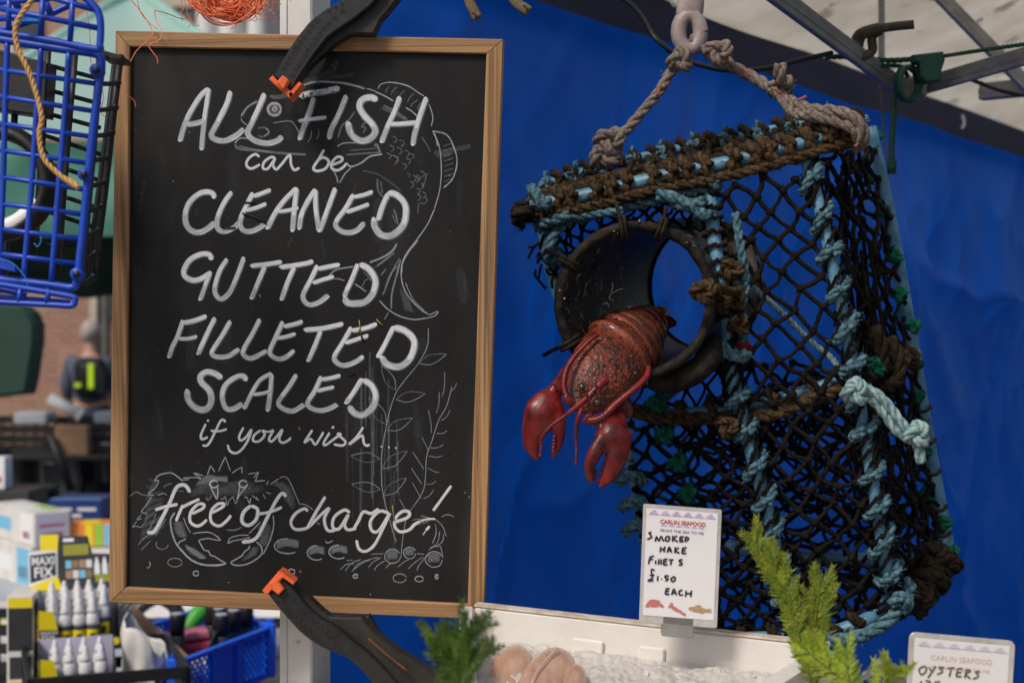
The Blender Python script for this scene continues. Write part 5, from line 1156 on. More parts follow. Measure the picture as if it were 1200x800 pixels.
class Card:
    def __init__(s, tl, tr, bl_, d, label, name='price_card', tilt=0):
        s.tl, s.tr, s.bl = P(*tl, d), P(*tr, d), P(*bl_, d+tilt); s.t = thing(name, label, 'price card', (s.bl+(s.tr-s.tl)/2), 'laminated price cards at the fish tray')
        s.X = (s.tr-s.tl).normalized(); s.Z = (s.tl-s.bl); s.H = s.Z.length; s.Z.normalize(); s.W = (s.tr-s.tl).length; s.N = s.X.cross(s.Z).normalized(); s.N = -s.N if s.N.y > 0 else s.N
    def pt(s, u, v, h=0.0): return s.tl + s.X*s.W*u - s.Z*s.H*v + s.N*h
    def rect(s, name, u0,v0,u1,v1, h, th, m, r=0.0, at=0):
        mb = MB(); c = []
        for (cu,cv,a0) in ((u1,v0,0),(u0,v0,90),(u0,v1,180),(u1,v1,270)):
            if r > 0:
                for k in range(5):
                    a = R_(a0+k*22.5); rx, ry = r/s.W, r/s.H; c.append(s.pt(cu+(-rx if cu==u1 else rx)+rx*math.cos(a), cv+(ry if cv==v0 else -ry)-ry*math.sin(a), h))
            else: c.append(s.pt(cu,cv,h))
        mb.prism(c, -s.N*th, .0003); return mb.build(name, M[m], s.t, smooth=False)
    def strokes(s, name, l, b, wpx, m):
        mb = MB()
        for st in l:
            k = [s.proj(b[0]+x/b[2], b[1]+y/b[2], .00125+random.random()*.0002) for x,y in st]; mb.tube(cr(k,4) if len(k)>2 else k, wpx, 6, flat=.12, up=s.N)
        return mb.build(name, M[m], s.t)
    def proj(s, px, py, h=0.001):
        r = rayp(px,py); o = s.tl+s.N*h; return C0 + r*((o-C0).dot(s.N)/r.dot(s.N))
c1 = Card((754,590),(846,597),(749,726), 1.505, 'white laminated card reading SMOKED HAKE FILLETS clipped on the rim of the fish tray', tilt=.01)
c1.rect('lamination', 0,0,1,1.02, 0, .0012, 'plastic_clear', .002)
c1.rect('card', .045,.035,.955,.955, .0006, .0003, 'white_card')
b7 = (720,570,4.707)
c1.strokes('handwriting', [[(205,250),(190,255),(205,275),(180,290)],[(225,300),(232,275),(245,298),(258,272),(270,300)],[(285,275),(280,295),(298,297),(303,275),(285,275)],[(322,268),(320,302)],[(345,270),(325,285),(350,303)],[(362,275),(360,302)],[(362,276),(382,274)],[(361,289),(378,288)],[(360,302),(382,300)],[(392,275),(390,302)],[(392,275),(410,285),(390,302)],
  [(256,330),(252,360)],[(278,328),(272,360)],[(254,345),(275,343)],[(290,362),(303,332),(315,362)],[(294,352),(312,350)],[(335,332),(333,365)],[(355,335),(335,350),(358,366)],[(375,338),(372,368)],[(375,338),(398,335)],[(374,352),(392,350)],[(372,368),(396,366)],
  [(195,388),(188,425)],[(195,388),(218,380)],[(192,402),(212,398)],[(228,405),(226,425)],[(245,398),(243,428)],[(258,398),(256,428)],[(272,400),(270,430)],[(272,400),(292,398)],[(271,413),(288,412)],[(270,430),(292,428)],[(300,402),(325,402)],[(313,402),(310,430)],[(376,402),(362,402),(358,412),(372,419),(370,429),(354,431)],
  [(222,460),(205,455),(205,480),(210,500),(185,518),(215,515)],[(195,488),(220,485)],[(240,490),(237,518)],[(258,508),(262,508)],[(300,492),(282,490),(280,502),(297,508),(280,520)],[(325,495),(312,508),(318,522),(332,515),(335,500),(325,495)],
  [(285,562),(280,592)],[(285,562),(305,560)],[(283,576),(300,575)],[(280,592),(302,592)],[(315,595),(328,563),(342,596)],[(320,585),(338,583)],[(375,568),(358,575),(358,595),(378,595)],[(395,572),(392,605)],[(425,572),(420,606)],[(394,588),(422,587)]], b7, .00095, 'ink_black')
put_text('CARLIN SEAFOOD', c1.t, c1.pt(.22,.155,.0011), c1.X, c1.Z, c1.W*.58, c1.H*.036, 'ink_red', bold=.02)
put_text('FROM THE SEA TO ME', c1.t, c1.pt(.23,.225,.0011), c1.X, c1.Z, c1.W*.55, c1.H*.024, 'ink_navy')
def waves(card, v, amp, m, u0=.07, u1=.93, h=.0012, n=6):
    mb = MB()
    for k in range(n):
        a = u0+(u1-u0)*k/n; w_ = (u1-u0)/n
        mb.add([card.pt(a,v,h),card.pt(a+w_,v,h),card.pt(a+w_*.75,v-amp*.35,h),card.pt(a+w_*.62,v-amp,h),card.pt(a+w_*.4,v-amp*.9,h),card.pt(a+w_*.15,v-amp*.3,h)], [(0,1,2,3,4,5)])
    mb.build('wave_print', M[m], card.t, smooth=False)
waves(c1, .082, .04, 'ink_lilac'); waves(c1, .172, .018, 'ink_lilac', .22, .8)
def blobs(card, l, m, name):
    mb = MB()
    for k, (px, py, rx, ry, tl) in enumerate(l):
        c_ = card.proj(px,py,.0012+k*.00003); mb.add([c_+card.X*(math.cos(a/12*6.283)*math.cos(tl)*S(rx,1.5)-math.sin(a/12*6.283)*math.sin(tl)*S(ry,1.5))+card.Z*(math.cos(a/12*6.283)*math.sin(tl)*S(rx,1.5)+math.sin(a/12*6.283)*math.cos(tl)*S(ry,1.5)) for a in range(12)], [tuple(range(12))])
    mb.build(name, M[m], card.t, smooth=False)
blobs(c1, [(766,707,8,4,0),(767,704,7,2,0),(759,709,3,2,.5),(775,709,3,2,-.5)], 'ink_pink', 'crab_print')
blobs(c1, [(791,713,7,2.2,-.5),(785,710,2.5,1.5,.7),(787,707,2.2,1.2,-.2),(801,719,3.5,1.6,-.4),(797,716,4,1.6,-.5)], 'ink_pink', 'lobster_print')
blobs(c1, [(818,714,12,3.2,-.05),(831,715,3,2.5,.1),(818,710,4,1.5,.1),(822,717,3,1.2,0)], 'ink_tan', 'fish_print')
mb = MB(); mb.box(c1.pt(.5,1.03,-.006), .017,.006,.012,(c1.X,c1.N,c1.Z),.001); mb.build('clip', M['alu_dark'], c1.t, smooth=False)
c2 = Card((1066,740),(1190,751),(1060,850), 1.34, 'white laminated card reading OYSTERS at the bottom right corner', tilt=.01)
c2.rect('lamination', 0,0,1,1, 0, .0012, 'plastic_clear', .006); c2.rect('card', .05,.055,.95,.96, .0006, .0003, 'white')
put_text('CARLIN SEAFOOD', c2.t, c2.pt(.21,.27,.0011), c2.X, c2.Z, c2.W*.58, c2.H*.055, 'ink_faded'); put_text('FROM THE SEA TO ME', c2.t, c2.pt(.22,.36,.0011), c2.X, c2.Z, c2.W*.55, c2.H*.035, 'ink_faded')
waves(c2, .13, .05, 'lavender')
c2.strokes('handwriting', [[(805,600),(790,612),(798,632),(815,622),(818,604),(805,600)],[(828,603),(838,620)],[(855,600),(838,625),(825,645)],[(888,605),(868,605),(882,620),(860,632)],[(900,608),(928,606)],[(915,608),(908,640)],[(940,610),(935,640)],[(940,610),(960,609)],[(938,625),(955,624)],[(935,640),(955,640)],[(975,612),(968,645)],[(975,612),(992,618),(972,630),(990,648)],[(1028,622),(1010,622),(1022,638),(1000,650)],
   [(800,658),(790,675)],[(815,655),(835,662),(812,675)],[(850,662),(872,660)]], (840,600,3.333), .0009, 'ink_sepia')
oy = thing('oyster', 'grey wet oyster shell half hidden behind the OYSTERS card', 'oyster', P(1050,800,1.4))
mb = MB(); secs = []
for i in range(12):
    t = i/11; secs.append((P(1008+t*60, 800-16*math.sin(math.pi*min(1,t*.9+.1)), 1.40), Vector((0,.02*math.sin(math.pi*t)+.002,0)), Vector((0,0,.010*math.sin(math.pi*t)+.001))))
mb.loft(secs, 16); o_ = mb.build('shell', mat('oyster', (.05,.045,.04),(.28,.25,.22),60,.25,.8,200,coat=.6), oy)
tx3 = bpy.data.textures.new('shell','CLOUDS'); tx3.noise_scale = .012; sb = o_.modifiers.new('s','SUBSURF'); sb.levels = sb.render_levels = 2; dm = o_.modifiers.new('d','DISPLACE'); dm.texture = tx3; dm.strength = .006

def frond(name, label, spine, L0, m, seed, n=40, spread=1.0, parent=None):
    """cypress-like spray: a stem with alternate side shoots, each with its own scaly branchlets"""
    rnd = random.Random(seed); sp_ = resample(PP(spine), .001); N__ = len(sp_); o0 = sp_[0]
    t = thing(name, label, 'greenery', o0, 'evergreen sprigs dressing the fish counter'); sm_ = MB(); sm_.tube(sp_, [.0016*(1-.7*i/N__) for i in range(N__)], 6); sm_.build('stem', M['stem'], t)
    leaf_ = MB()
    def twig(p, d, L, w_):
        k = max(3, int(L/.0022)); q = p; dd = d.copy(); pts = [q]
        for i in range(k): dd = (dd+Vector((rnd.uniform(-1,1)*.06,rnd.uniform(-1,1)*.08,.05))).normalized(); q = q+dd*L/k; pts.append(q)
        leaf_.tube(pts, [w_*(1-.75*i/k)*(1.3 if i%2 else .75) for i in range(k+1)], 4, flat=.5); return pts, dd
    for i in range(n):
        f = i/n; idx = int((.12+.86*f)*(N__-1)); p = sp_[idx]; ax = (sp_[min(idx+4,N__-1)]-sp_[max(idx-4,0)]).normalized()
        side = 1 if i%2 else -1; perp = ax.cross(Vector((0,1,0))).normalized()*side
        L = L0*(math.sin(math.pi*(f*.74+.12)))**.8*rnd.uniform(.6,1.3); d = (ax*1.0+perp*spread*.58+Vector((0,rnd.uniform(-.35,.35),0))).normalized()
        pts, _ = twig(p, d, L, .0013); kk = len(pts)
        for j in range(1, kk-1, 2):
            for s_ in (-1,1):
                a2 = (pts[j+1]-pts[j-1]).normalized(); pr = a2.cross(Vector((0,1,0))).normalized()*s_
                L2 = L*.40*(1-j/kk)+.004; p2, _ = twig(pts[j], (a2+pr*.5+Vector((0,rnd.uniform(-.3,.3),0))).normalized(), L2*rnd.uniform(.7,1.2), .00105)
                if L2 > .013:
                    for jj in range(2,len(p2)-1,3):
                        a3 = (p2[jj+1]-p2[jj-1]).normalized(); pr3 = a3.cross(Vector((0,1,0))).normalized()*(1 if jj%4 else -1)
                        twig(p2[jj], (a3+pr3*.6).normalized(), L2*.4, .0011)
    leaf_.build('foliage', M[m], t, smooth=False); return t
frond('evergreen_sprig', 'tall upright green evergreen sprig at the right end of the tray', [(955,830,1.37),(948,790,1.37),(935,740,1.37),(917,690,1.37),(895,650,1.37),(876,622,1.37)], .036, 'frond_lit', 3, 36)
frond('evergreen_sprig', 'shorter green evergreen sprig leaning right beside the tall one', [(955,825,1.385),(953,780,1.385),(955,740,1.385),(960,700,1.385),(964,672,1.385)], .034, 'frond_lit', 5, 26)
frond('evergreen_sprig', 'bright yellow green evergreen sprig at the bottom edge left of the OYSTERS card', [(1020,835,1.22),(1000,806,1.22),(970,782,1.22),(940,758,1.22)], .026, 'frond_bright', 6, 16)
frond('evergreen_sprig', 'small bright evergreen tip standing at the bottom edge below the pot', [(1006,840,1.21),(999,810,1.21),(993,785,1.21),(990,760,1.21)], .024, 'frond_bright', 8, 14)
frond('evergreen_sprig', 'low bright evergreen tip at the bottom edge nearest the OYSTERS card', [(1020,840,1.26),(1028,812,1.26),(1040,795,1.26),(1057,785,1.22)], .026, 'frond_bright', 9, 14)
frond('evergreen_sprig', 'dark green evergreen sprig below the bottom right corner of the chalkboard', [(532,840,1.12),(530,800,1.12),(534,768,1.12),(546,744,1.12),(563,732,1.12)], .030, 'frond', 11, 26)
frond('evergreen_sprig', 'dark green evergreen sprig spreading over the left end of the fish tray', [(530,850,1.13),(526,800,1.13),(520,770,1.13),(508,742,1.13)], .028, 'frond', 12, 24)
frond('evergreen_sprig', 'dark green evergreen tip curling towards the fillets', [(538,850,1.11),(542,800,1.11),(552,772,1.11),(568,762,1.11)], .028, 'frond', 13, 24)
ctr = MB(); cc = (bl+br_)/2+TY*DT/2+Vector((0,0,-.135)); ctr.box(cc+TX*.15-TZ*.02, .62, .30, .02, (TX,TY,TZ), .003)
cs = thing('serving_counter', 'wooden counter carrying the fish tray below the bottom edge', 'counter', cc-Vector((0,0,cc.z))); ctr.build('top', M['foam_edge'], cs, smooth=False)
for a_ in (-.42,.7):
    for b_ in (-.25,.25):
        mb = MB(); q_ = cc+TX*a_+TY*b_; mb.box(Vector((q_.x,q_.y,(q_.z-.04)/2)), .02,.02,(q_.z-.04)/2); mb.build('leg', M['alu'], cs, smooth=False)
# ============================================================ BLUE AND BLACK PLASTIC TRAP (hanging at the left)
trap = thing('plastic_trap', 'blue and black plastic shellfish trap hanging left of the chalkboard', 'trap', P(60,200,1.42))
D1 = 1.40
def tb(name, segs, r, m, parent=None, sides=8):
    mb = MB()
    for l in segs: mb.tube(PP(l, D1, 5) if len(l) > 2 else [P(*(p if len(p)>2 else (*p,D1))) for p in l], r, sides)
    return mb.build(name, M[m], parent or trap)
for l in ([(9,40),(6,130),(3,230),(-2,340)],[(49,50),(43,130),(36,230),(27,332)],[(81,58),(76,130),(68,230),(60,334)]): tb('grid_upright', [l], .0031, 'blue_plastic')
tb('grid_rim', [[(-20,43),(0,46),(60,56),(105,62),(116,66),(119,76),(116,100),(108,160),(100,240),(94,300),(90,330),(84,337),(60,334),(0,327),(-20,324)]], .0042, 'blue_plastic')
for a, b in ((82,98),(113,130),(145,160),(176,191),(207,222),(239,251),(269,280),(298,309)):
    x1 = 114-(b-66)*.1; tb('grid_crossbar', [[(-20,a-3),(x1,b)]], .0026, 'blue_plastic')
for x, y in ((112,82),(98,204),(89,321)):
    mb = MB(); mb.lathe(P(x,y,D1-.008), [(0,0),(.0062,0),(.0066,.002),(.0066,.012),(0,.014)], 14, (Vector((1,0,0)),Vector((0,0,1)),Vector((0,1,0)))); o = mb.build('corner_boss', M['blue_plastic'], trap)
    mb = MB(); mb.lathe(P(x,y,D1-.0095), [(0,0),(.0034,0),(.0036,.002),(0,.003)], 12, (Vector((1,0,0)),Vector((0,0,1)),Vector((0,1,0)))); mb.build('boss_plug', M['black_plastic'], o)
# lifted lid above
tb('lid_rim', [[(-20,34,1.36),(0,38,1.36),(60,48,1.36),(113,58,1.36),(117,52,1.36),(118,30,1.36),(115,14,1.36),(106,3,1.36),(94,-6,1.36),(80,-12,1.36)]], .0036, 'blue_plastic')
for l in ([(11,-10,1.36),(10,36,1.36)],[(51,-10,1.36),(47,46,1.36)],[(86,-10,1.36),(82,50,1.36)],[(-10,8,1.36),(114,33,1.36)],[(55,-4,1.36),(112,12,1.36)],[(-10,4,1.38),(85,-4,1.38)]): tb('lid_bar', [l], .0029, 'blue_plastic')
for l in ([(-5,37,1.42),(50,20,1.42),(90,2,1.42)],[(12,-5,1.40),(22,10,1.40)],[(50,-5,1.40),(60,18,1.40)],[(-5,22,1.42),(40,20,1.42)]): tb('lid_brace', [l], .0035, 'blue_plastic')
mb = MB(); mb.box(P(36,22,1.41), .010,.006,.004); mb.build('hinge_clip', mat('bright_blue', (.01,.22,.8), rough=.35), trap, smooth=False)
# bottom flap
tb('flap_rim', [[(-20,329,1.37),(0,333,1.37),(60,343,1.37),(86,348,1.37),(88,352,1.37),(84,358,1.37),(60,357,1.37),(0,354,1.37),(-20,353,1.37)]], .0030, 'blue_plastic')
tb('flap_bar', [[(-20,346,1.38),(82,354,1.38)]], .0024, 'blue_plastic')
for x in (22,55): tb('flap_strut', [[(x+2,338,1.37),(x,356,1.37)]], .0028, 'blue_plastic')
tb('flap_strut', [[(-10,336,1.38),(20,343,1.38),(30,346,1.38)]], .003, 'blue_plastic')
mb = MB(); mb.prism([P(x,y,1.39) for x,y in ((-5,302),(0,302),(18,311),(18,319),(-5,314))], Vector((0,.006,0)), .001); mb.build('latch', M['blue_plastic'], trap, smooth=False)
# black body behind: rim rails, rungs of the side, rear grid, bait box, entry ring
def tk(l, r, name='body_bar', flat=1.0):
    mb = MB(); mb.tube([P(*p) for p in l], r, 6, flat=flat); return mb.build(name, M['black_plastic'], trap)
tk([(118,64,1.415),(108,180,1.415),(94,334,1.415)], .0042, 'side_rail', .8)
tk([(141,66,1.50),(133,130,1.50),(122,230,1.50),(109,330,1.50)], .0040, 'side_rail')
tk([(134,72,1.56),(125,150,1.56),(112,250,1.56),(102,320,1.56)], .0028, 'side_rail')
for (a,b),(c_,d) in (((118,66),(142,68)),((117,98),(138,97)),((114,129),(135,126)),((110,159),(131,156)),((107,188),(127,184)),((105,218),(123,213)),((103,247),(120,242)),((101,276),(116,270)),((98,305),(112,297)),((95,334),(110,324))):
    mb = MB(); mb.tube(cr([P(a,b,1.415),P((a+c_)/2,(b+d)/2+1,1.46),P(c_,d,1.50)],3), .0028, 6); mb.ball(P(c_,d,1.497), .0042, 8, 6); mb.build('side_rung', M['black_plastic'], trap)
mb = MB(); mb.prism([P(x,y,1.44) for x,y in ((114,58),(124,60),(143,65),(141,69),(116,66))], Vector((0,.04,0))); mb.build('top_corner', M['black_plastic'], trap, smooth=False)
for l in ([(57,50,1.55),(52,120,1.55),(47,210,1.55),(40,300,1.55)],[(88,62,1.55),(82,130,1.55),(74,230,1.55),(68,320,1.55)],[(18,120,1.55),(16,160,1.55)],[(8,262,1.55),(5,340,1.55)],[(40,235,1.55),(37,285,1.55)]): tk(l, .0040, 'rear_upright', .5)
for y in (78,107,135,166,197,230,254,288): tk([(50 if 140<y<260 else -20,y-(8 if 140<y<260 else 22),1.56),(118,y+15,1.56)], .0028, 'rear_bar', .5)
mb = MB(); mb.prism([P(x,y,1.52) for x,y in ((-20,58),(56,74),(52,136),(-20,126))], Vector((0,.03,0)), .002); mb.build('bait_box', M['black_plastic'], trap, smooth=False)
c_ = P(-2,215,1.50)
mb = MB(); mb.tube([c_+Vector((math.cos(a/28*6.283)*S(59,1.5),.0,math.sin(a/28*6.283)*S(60,1.5))) for a in range(29)], .0085, 8, caps=False, flat=2.2, up=(0,1,0)); mb.build('funnel_ring', M['black_plastic'], trap)
mb = MB(); mb.tube([c_+Vector((math.cos(a)*S(52,1.5),-.012,math.sin(a)*S(53,1.5))) for a in [R_(q) for q in range(-110,-20,8)]], [.006]*3+[.0085]*6+[.005]*3, 8, flat=.5, up=(0,1,0))
mb.build('ring_highlight', M['white'], trap)  # white highlight on the black ring, modelled as its own strip
for l in ([(0,303,1.38),(14,308,1.38),(26,320,1.38),(32,330,1.38),(32,342,1.38),(28,346,1.38)],[(40,285,1.38),(44,289,1.38),(48,283,1.38),(48,277,1.38)]):
    mb = MB(); mb.tube(PP(l), .0006, 4); mb.build('loose_fibre', M['pale_blue_cord'], trap)
mb = MB(); mb.rope(PP([(40,-10),(36,2),(29,12),(20,26),(18,42),(22,60),(33,82),(42,108),(49,138),(46,155),(48,175),(53,188),(62,198),(76,210),(92,220)],1.345), .0026, fuzz=500)
for k in range(8): mb.tube(PP([(70+k,205+k*.6,1.345),(82,209+k*1.2,1.345),(90+k*.4,214+k*1.1,1.345)]), .0005, 4)
tw = mb.build('orange_twine', M['twine'], None); tagt(tw, 'frayed orange twine hanging over the front of the blue trap', 'twine')

# ============================================================ GROUND, BUILDING, TENTS
def sheet(name, fn, nu, nv, m, **k):
    mb = MB(); mb.grid(fn, nu, nv); o = mb.build(name, M[m], None, **k); return o
sheet('ground', lambda u,v: Vector((-150+300*u, -100+400*v, 0)), 4, 4, 'asphalt', kind='structure')
BY = 22.0
bld = thing('brick_building', 'red brick building with stone trim behind the market tents', 'building', (-6,BY+3,0))
mb = MB(); mb.box((-8,BY+3,4), 7,3,4); mb.build('wall', M['brick'], bld, smooth=False)
mb = MB(); mb.prism([Vector((-15.4,BY-.4,8)),Vector((-.6,BY-.4,8)),Vector((-.6,BY+3,10.6)),Vector((-15.4,BY+3,10.6))], Vector((0,.3,.25))); mb.build('roof', M['slate_roof'], bld, smooth=False)
def px_rect(x0,y0,x1,y1,d): a, b = P(x0,y0,d), P(x1,y1,d); return a, b
def facade(name, x0,y0,x1,y1, th, m, parent=None):
    a, b = px_rect(x0,y0,x1,y1,BY); mb = MB(); mb.box(((a.x+b.x)/2, BY-th/2, (a.z+b.z)/2), abs(b.x-a.x)/2, th/2-.004, abs(a.z-b.z)/2); return mb.build(name, M[m], parent or bld, smooth=False)
wn = facade('window', 118,320,150,372, .06, 'glass'); facade('window_frame', 108,318,116,470, .14, 'stone')
wn = facade('window', 18,20,50,62, .06, 'glass'); facade('window_frame', 14,0,18,66, .12, 'white', wn); facade('window_sill', 12,62,54,67, .2, 'stone', wn)
facade('stone_band', 185,-10,232,14, .3, 'stone'); facade('stone_band', 196,14,232,40, .25, 'slate_roof'); facade('drain_pipe', 121,330,126,470, .1, 'slate_roof')
for x in (243,271,303): # white porch columns
    a, b = px_rect(x-13,-60,x+13,60,BY-1.2); mb = MB(); mb.lathe(((a.x+b.x)/2,BY-1.2,0), [(.20,0),(.20,3),(.17,3.2),(.155,a.z),(.2,a.z+.1)], 16); mb.build('porch_column', M['white'], bld)
a, b = px_rect(226,-80,330,-50,BY-1.2); mb = MB(); mb.box(((a.x+b.x)/2,BY-.8,a.z+.2), (b.x-a.x)/2+.2,.6,.3); mb.build('porch_roof', M['white'], bld, smooth=False)
facade('porch_wall', 226,-50,330,470, .1, 'paper')
# mint gazebo: roof, valance and dark underside
TD = 7.5
gz = thing('mint_gazebo', 'pale mint green gazebo tent behind the blue trap', 'tent', P(110,400,TD)-Vector((0,0,CAMZ)))
pk = P(158,-14,TD+1.2); fl_, fr_ = P(-150,168,TD), P(420,164,TD); bl_, brr = P(-60,140,TD+2.6), P(350,140,TD+2.6)
def tri(name, a, b, c, m):
    mb = MB()
    def f(u,v): p = a.lerp(b,u).lerp(c,v); return p + Vector((0,0,.05*noise.noise(p*1.3)-.16*math.sin(math.pi*min(v,1))*math.sin(math.pi*u)))
    mb.grid(f, 24, 24); return mb.build(name, M[m], gz)
tri('roof_panel', fl_, fr_, pk, 'mint'); tri('roof_panel', fr_, brr, pk, 'mint'); tri('roof_panel', brr, bl_, pk, 'mint'); tri('roof_panel', bl_, fl_, pk, 'mint')
mb = MB(); mb.tube([fl_, fl_.lerp(pk,.5)+Vector((0,0,-.04)), pk], .035, 8); mb.tube([fr_, fr_.lerp(pk,.5)+Vector((0,0,-.04)), pk], .035, 8); mb.build('roof_seam', M['mint'], gz)
mb = MB(); mb.grid(lambda u,v: fl_.lerp(fr_,u)+Vector((0,.06*noise.noise(Vector((u*14,v*2,0)))-.02,-v*.50+.0)), 60, 8); mb.build('valance', M['tent_green'], gz)
mb = MB(); mb.grid(lambda u,v: fl_.lerp(fr_,u)+Vector((0,.25+.5*v+.12*noise.noise(Vector((u*9,v*3,5))),-.44-v*.34+.05*noise.noise(Vector((u*7,v*5,1))))), 60, 14); mb.build('shaded_underside', M['deep_green'], gz)  # underside of the roof, its shade put into the dark green
for x in (-2.9,-.85):
    mb = MB(); mb.box((x,TD,.75+.35), .02,.02,1.1); mb.build('leg', M['alu_dark'], gz, smooth=False)
# dark green rounded canvas at the left edge
mb = MB(); o_d = 6.2
pl = [(-40,352),(8,354),(26,358),(36,366),(42,380),(42,400),(36,440),(31,462),(-40,470)]
mb.prism([P(x,y,o_d) for x,y in pl], Vector((0,.12,0)), .02)
tagt(mb.build('canvas_windbreak', M['deep_green'], None, smooth=False), 'dark green canvas windbreak with a rounded corner at the left edge', 'windbreak')

# ============================================================ PASSER-BY
per = thing('person', 'person with grey hair seen from behind in a grey jacket and black backpack', 'person', Vector((P(106,400,15).x,15,0)))
def skin_body(name, joints, edges, m, parent, lvl=2):
    me = bpy.data.meshes.new(name); pw = parent_world(parent)
    me.from_pydata([Vector(j[0])+Vector((0,0,0)) for j in joints], edges, []); o = bpy.data.objects.new(name, me); col.objects.link(o); o.parent = parent; me.materials.append(m)
    sk = o.modifiers.new('skin','SKIN'); 
    for i, j in enumerate(joints): me.skin_vertices[0].data[i].radius = (j[1], j[2])
    me.skin_vertices[0].data[0].use_root = True
    sb = o.modifiers.new('s','SUBSURF'); sb.levels = sb.render_levels = lvl; sk.use_smooth_shade = True; return o
H = [((0,0,.95),.15,.11),((0,0,1.15),.145,.105),((0,-.01,1.33),.17,.12),((0,-.01,1.42),.11,.09),((0,0,1.50),.055,.055),((0,.02,1.60),.085,.095),((0,.02,1.68),.075,.09),
     ((-.20,0,1.37),.07,.07),((-.26,.0,1.12),.05,.05),((-.24,.1,.92),.038,.038),((.20,0,1.37),.07,.07),((.26,.0,1.12),.05,.05),((.24,.1,.92),.038,.038),
     ((-.10,0,.85),.10,.10),((-.11,.02,.48),.07,.07),((-.12,-.02,.10),.048,.05),((.10,0,.85),.10,.10),((.11,-.04,.48),.07,.07),((.12,.06,.10),.048,.05),((-.12,.12,.04),.04,.03),((.12,.2,.04),.04,.03)]
E = [(0,1),(1,2),(2,3),(3,4),(4,5),(5,6),(2,7),(7,8),(8,9),(2,10),(10,11),(11,12),(0,13),(13,14),(14,15),(0,16),(16,17),(17,18),(15,19),(18,20)]
skin_body('body', H, E, M['skin'], per)
J = [(j[0], j[1]*1.22+.012, j[2]*1.22+.012) for j in H]
skin_body('jacket', [((0,0,.88),.215,.165),J[1],J[2],J[3],J[7],J[8],((-.25,.07,.98),.05,.05),J[10],J[11],((.25,.07,.98),.05,.05)], [(0,1),(1,2),(2,3),(2,4),(4,5),(5,6),(2,7),(7,8),(8,9)], M['jacket'], per)
skin_body('trousers', [((0,0,.93),.165,.125),((-.10,0,.84),.115,.115),((-.11,.02,.48),.085,.085),((-.12,-.02,.12),.07,.075),((.10,0,.84),.115,.115),((.11,-.04,.48),.085,.085),((.12,.06,.12),.07,.075)], [(0,1),(1,2),(2,3),(0,4),(4,5),(5,6)], M['trousers'], per)
px0 = per.location.x
mb = MB(); mb.ball((px0,15.0,1.70), .112, 14, 10, (1,1.05,1.12), .15); mb.build('hair', M['hair_grey'], per)
for s_ in (-1,1): mb = MB(); mb.ball((px0+s_*.108,15.02,1.64), .03, 8, 6, (.5,.8,1.2)); mb.build('ear', M['skin'], per)
mb = MB(); mb.box((px0+.06,14.80,1.22), .16,.09,.21, None, .06); bp_ = mb.build('backpack', M['black_plastic'], per)
mb = MB(); mb.box((px0+.10,14.69,1.24), .028,.022,.13, None, .006); mb.box((px0-.04,14.70,1.15), .03,.012,.02); mb.build('reflective_strip', M['fluoro'], bp_, smooth=False)

# ============================================================ FAR STALL: black tables and crates
def table(name, label, x0,x1,y0,y1,z,m,legm,th=.03):
    t = thing(name, label, 'table', ((x0+x1)/2,(y0+y1)/2,0)); mb = MB(); mb.box(((x0+x1)/2,(y0+y1)/2,z-th/2), (x1-x0)/2,(y1-y0)/2,th/2,None,.004); mb.build('table_top', M[m], t, smooth=False)
    for sx in (x0+.06,x1-.06):
        for sy in (y0+.06,y1-.06): mb = MB(); mb.tube([(sx+.05,sy,z-th),(sx-.05,sy,0)], .03, 6); mb.build('leg', M[legm], t)
    return t
table('trestle_table','black trestle table under the crates in the background beside the passer-by', -3.35,-1.95,8.4,9.2,.93,'black_plastic','black_plastic')
sk_ = bpy.data.objects['trestle_table']; mb = MB(); mb.grid(lambda u,v: Vector((-3.5+1.75*u, 9.24+.03*math.sin(u*60), .90-.88*v)), 60, 6); mb.build('dark_backing', M['dark_print'], sk_)  # added dark sheet standing in for the shade under the far table
for lb_, x0_, x1_, y_, h_ in (('added black bin darkening the ground under the left background table', -60, 44, 7.0, .70), ('added black bin darkening the ground under the far table by the chalkboard', 90, 118, 8.6, .72)):
    xa, xb = P(x0_,0,y_).x, P(x1_,0,y_).x; mb = MB(); mb.lathe(((xa+xb)/2,y_+.2,0), [((xb-xa)*.42,0),((xb-xa)*.5,h_-.04),((xb-xa)*.54,h_-.04),((xb-xa)*.54,h_),(0.01,h_-.01)], 20); tagt(mb.build('dark_filler_bin', M['black_plastic'], None), lb_, 'bin')  # black bins added to deepen the dark under the tables
table('trestle_table','black trestle table under the produce trays at the left edge in the background', -3.2,-2.35,6.6,7.4,.86,'dusty_black','black_plastic')
def open_crate(name, label, c, w_, dd, h, m, rz=0, group=None, slats=4, posts=True):
    t = thing(name, label, 'crate', Vector(c), group); c = Vector(c); ca, sa = math.cos(rz), math.sin(rz); X = Vector((ca,sa,0)); Y = Vector((-sa,ca,0)); Z_ = Vector((0,0,1)); ax = (X,Y,Z_)
    mb = MB(); mb.box(c+Z_*.006, w_/2-.01, dd/2-.01, .005, ax); mb.build('crate_floor', M[m], t, smooth=False)
    for (o_, n_, hw) in ((-Y*(dd/2),X,w_/2),(Y*(dd/2),X,w_/2),(-X*(w_/2),Y,dd/2),(X*(w_/2),Y,dd/2)):
        mb = MB(); oth = Y if n_ is X else X
        for k in range(slats): mb.box(c+o_+Z_*(.012+(h-.02)*(k+.0)/(slats-1)), hw, .004, h*.20/slats+.004, (n_,oth,Z_))
        nn = max(4,int(hw/.03))
        for k in range(nn+1): mb.box(c+o_+n_*(-hw+2*hw*k/nn)+Z_*h/2, .0045,.0045,h/2, (n_,oth,Z_))
        mb.build('crate_side', M[m], t, smooth=False)
    return t
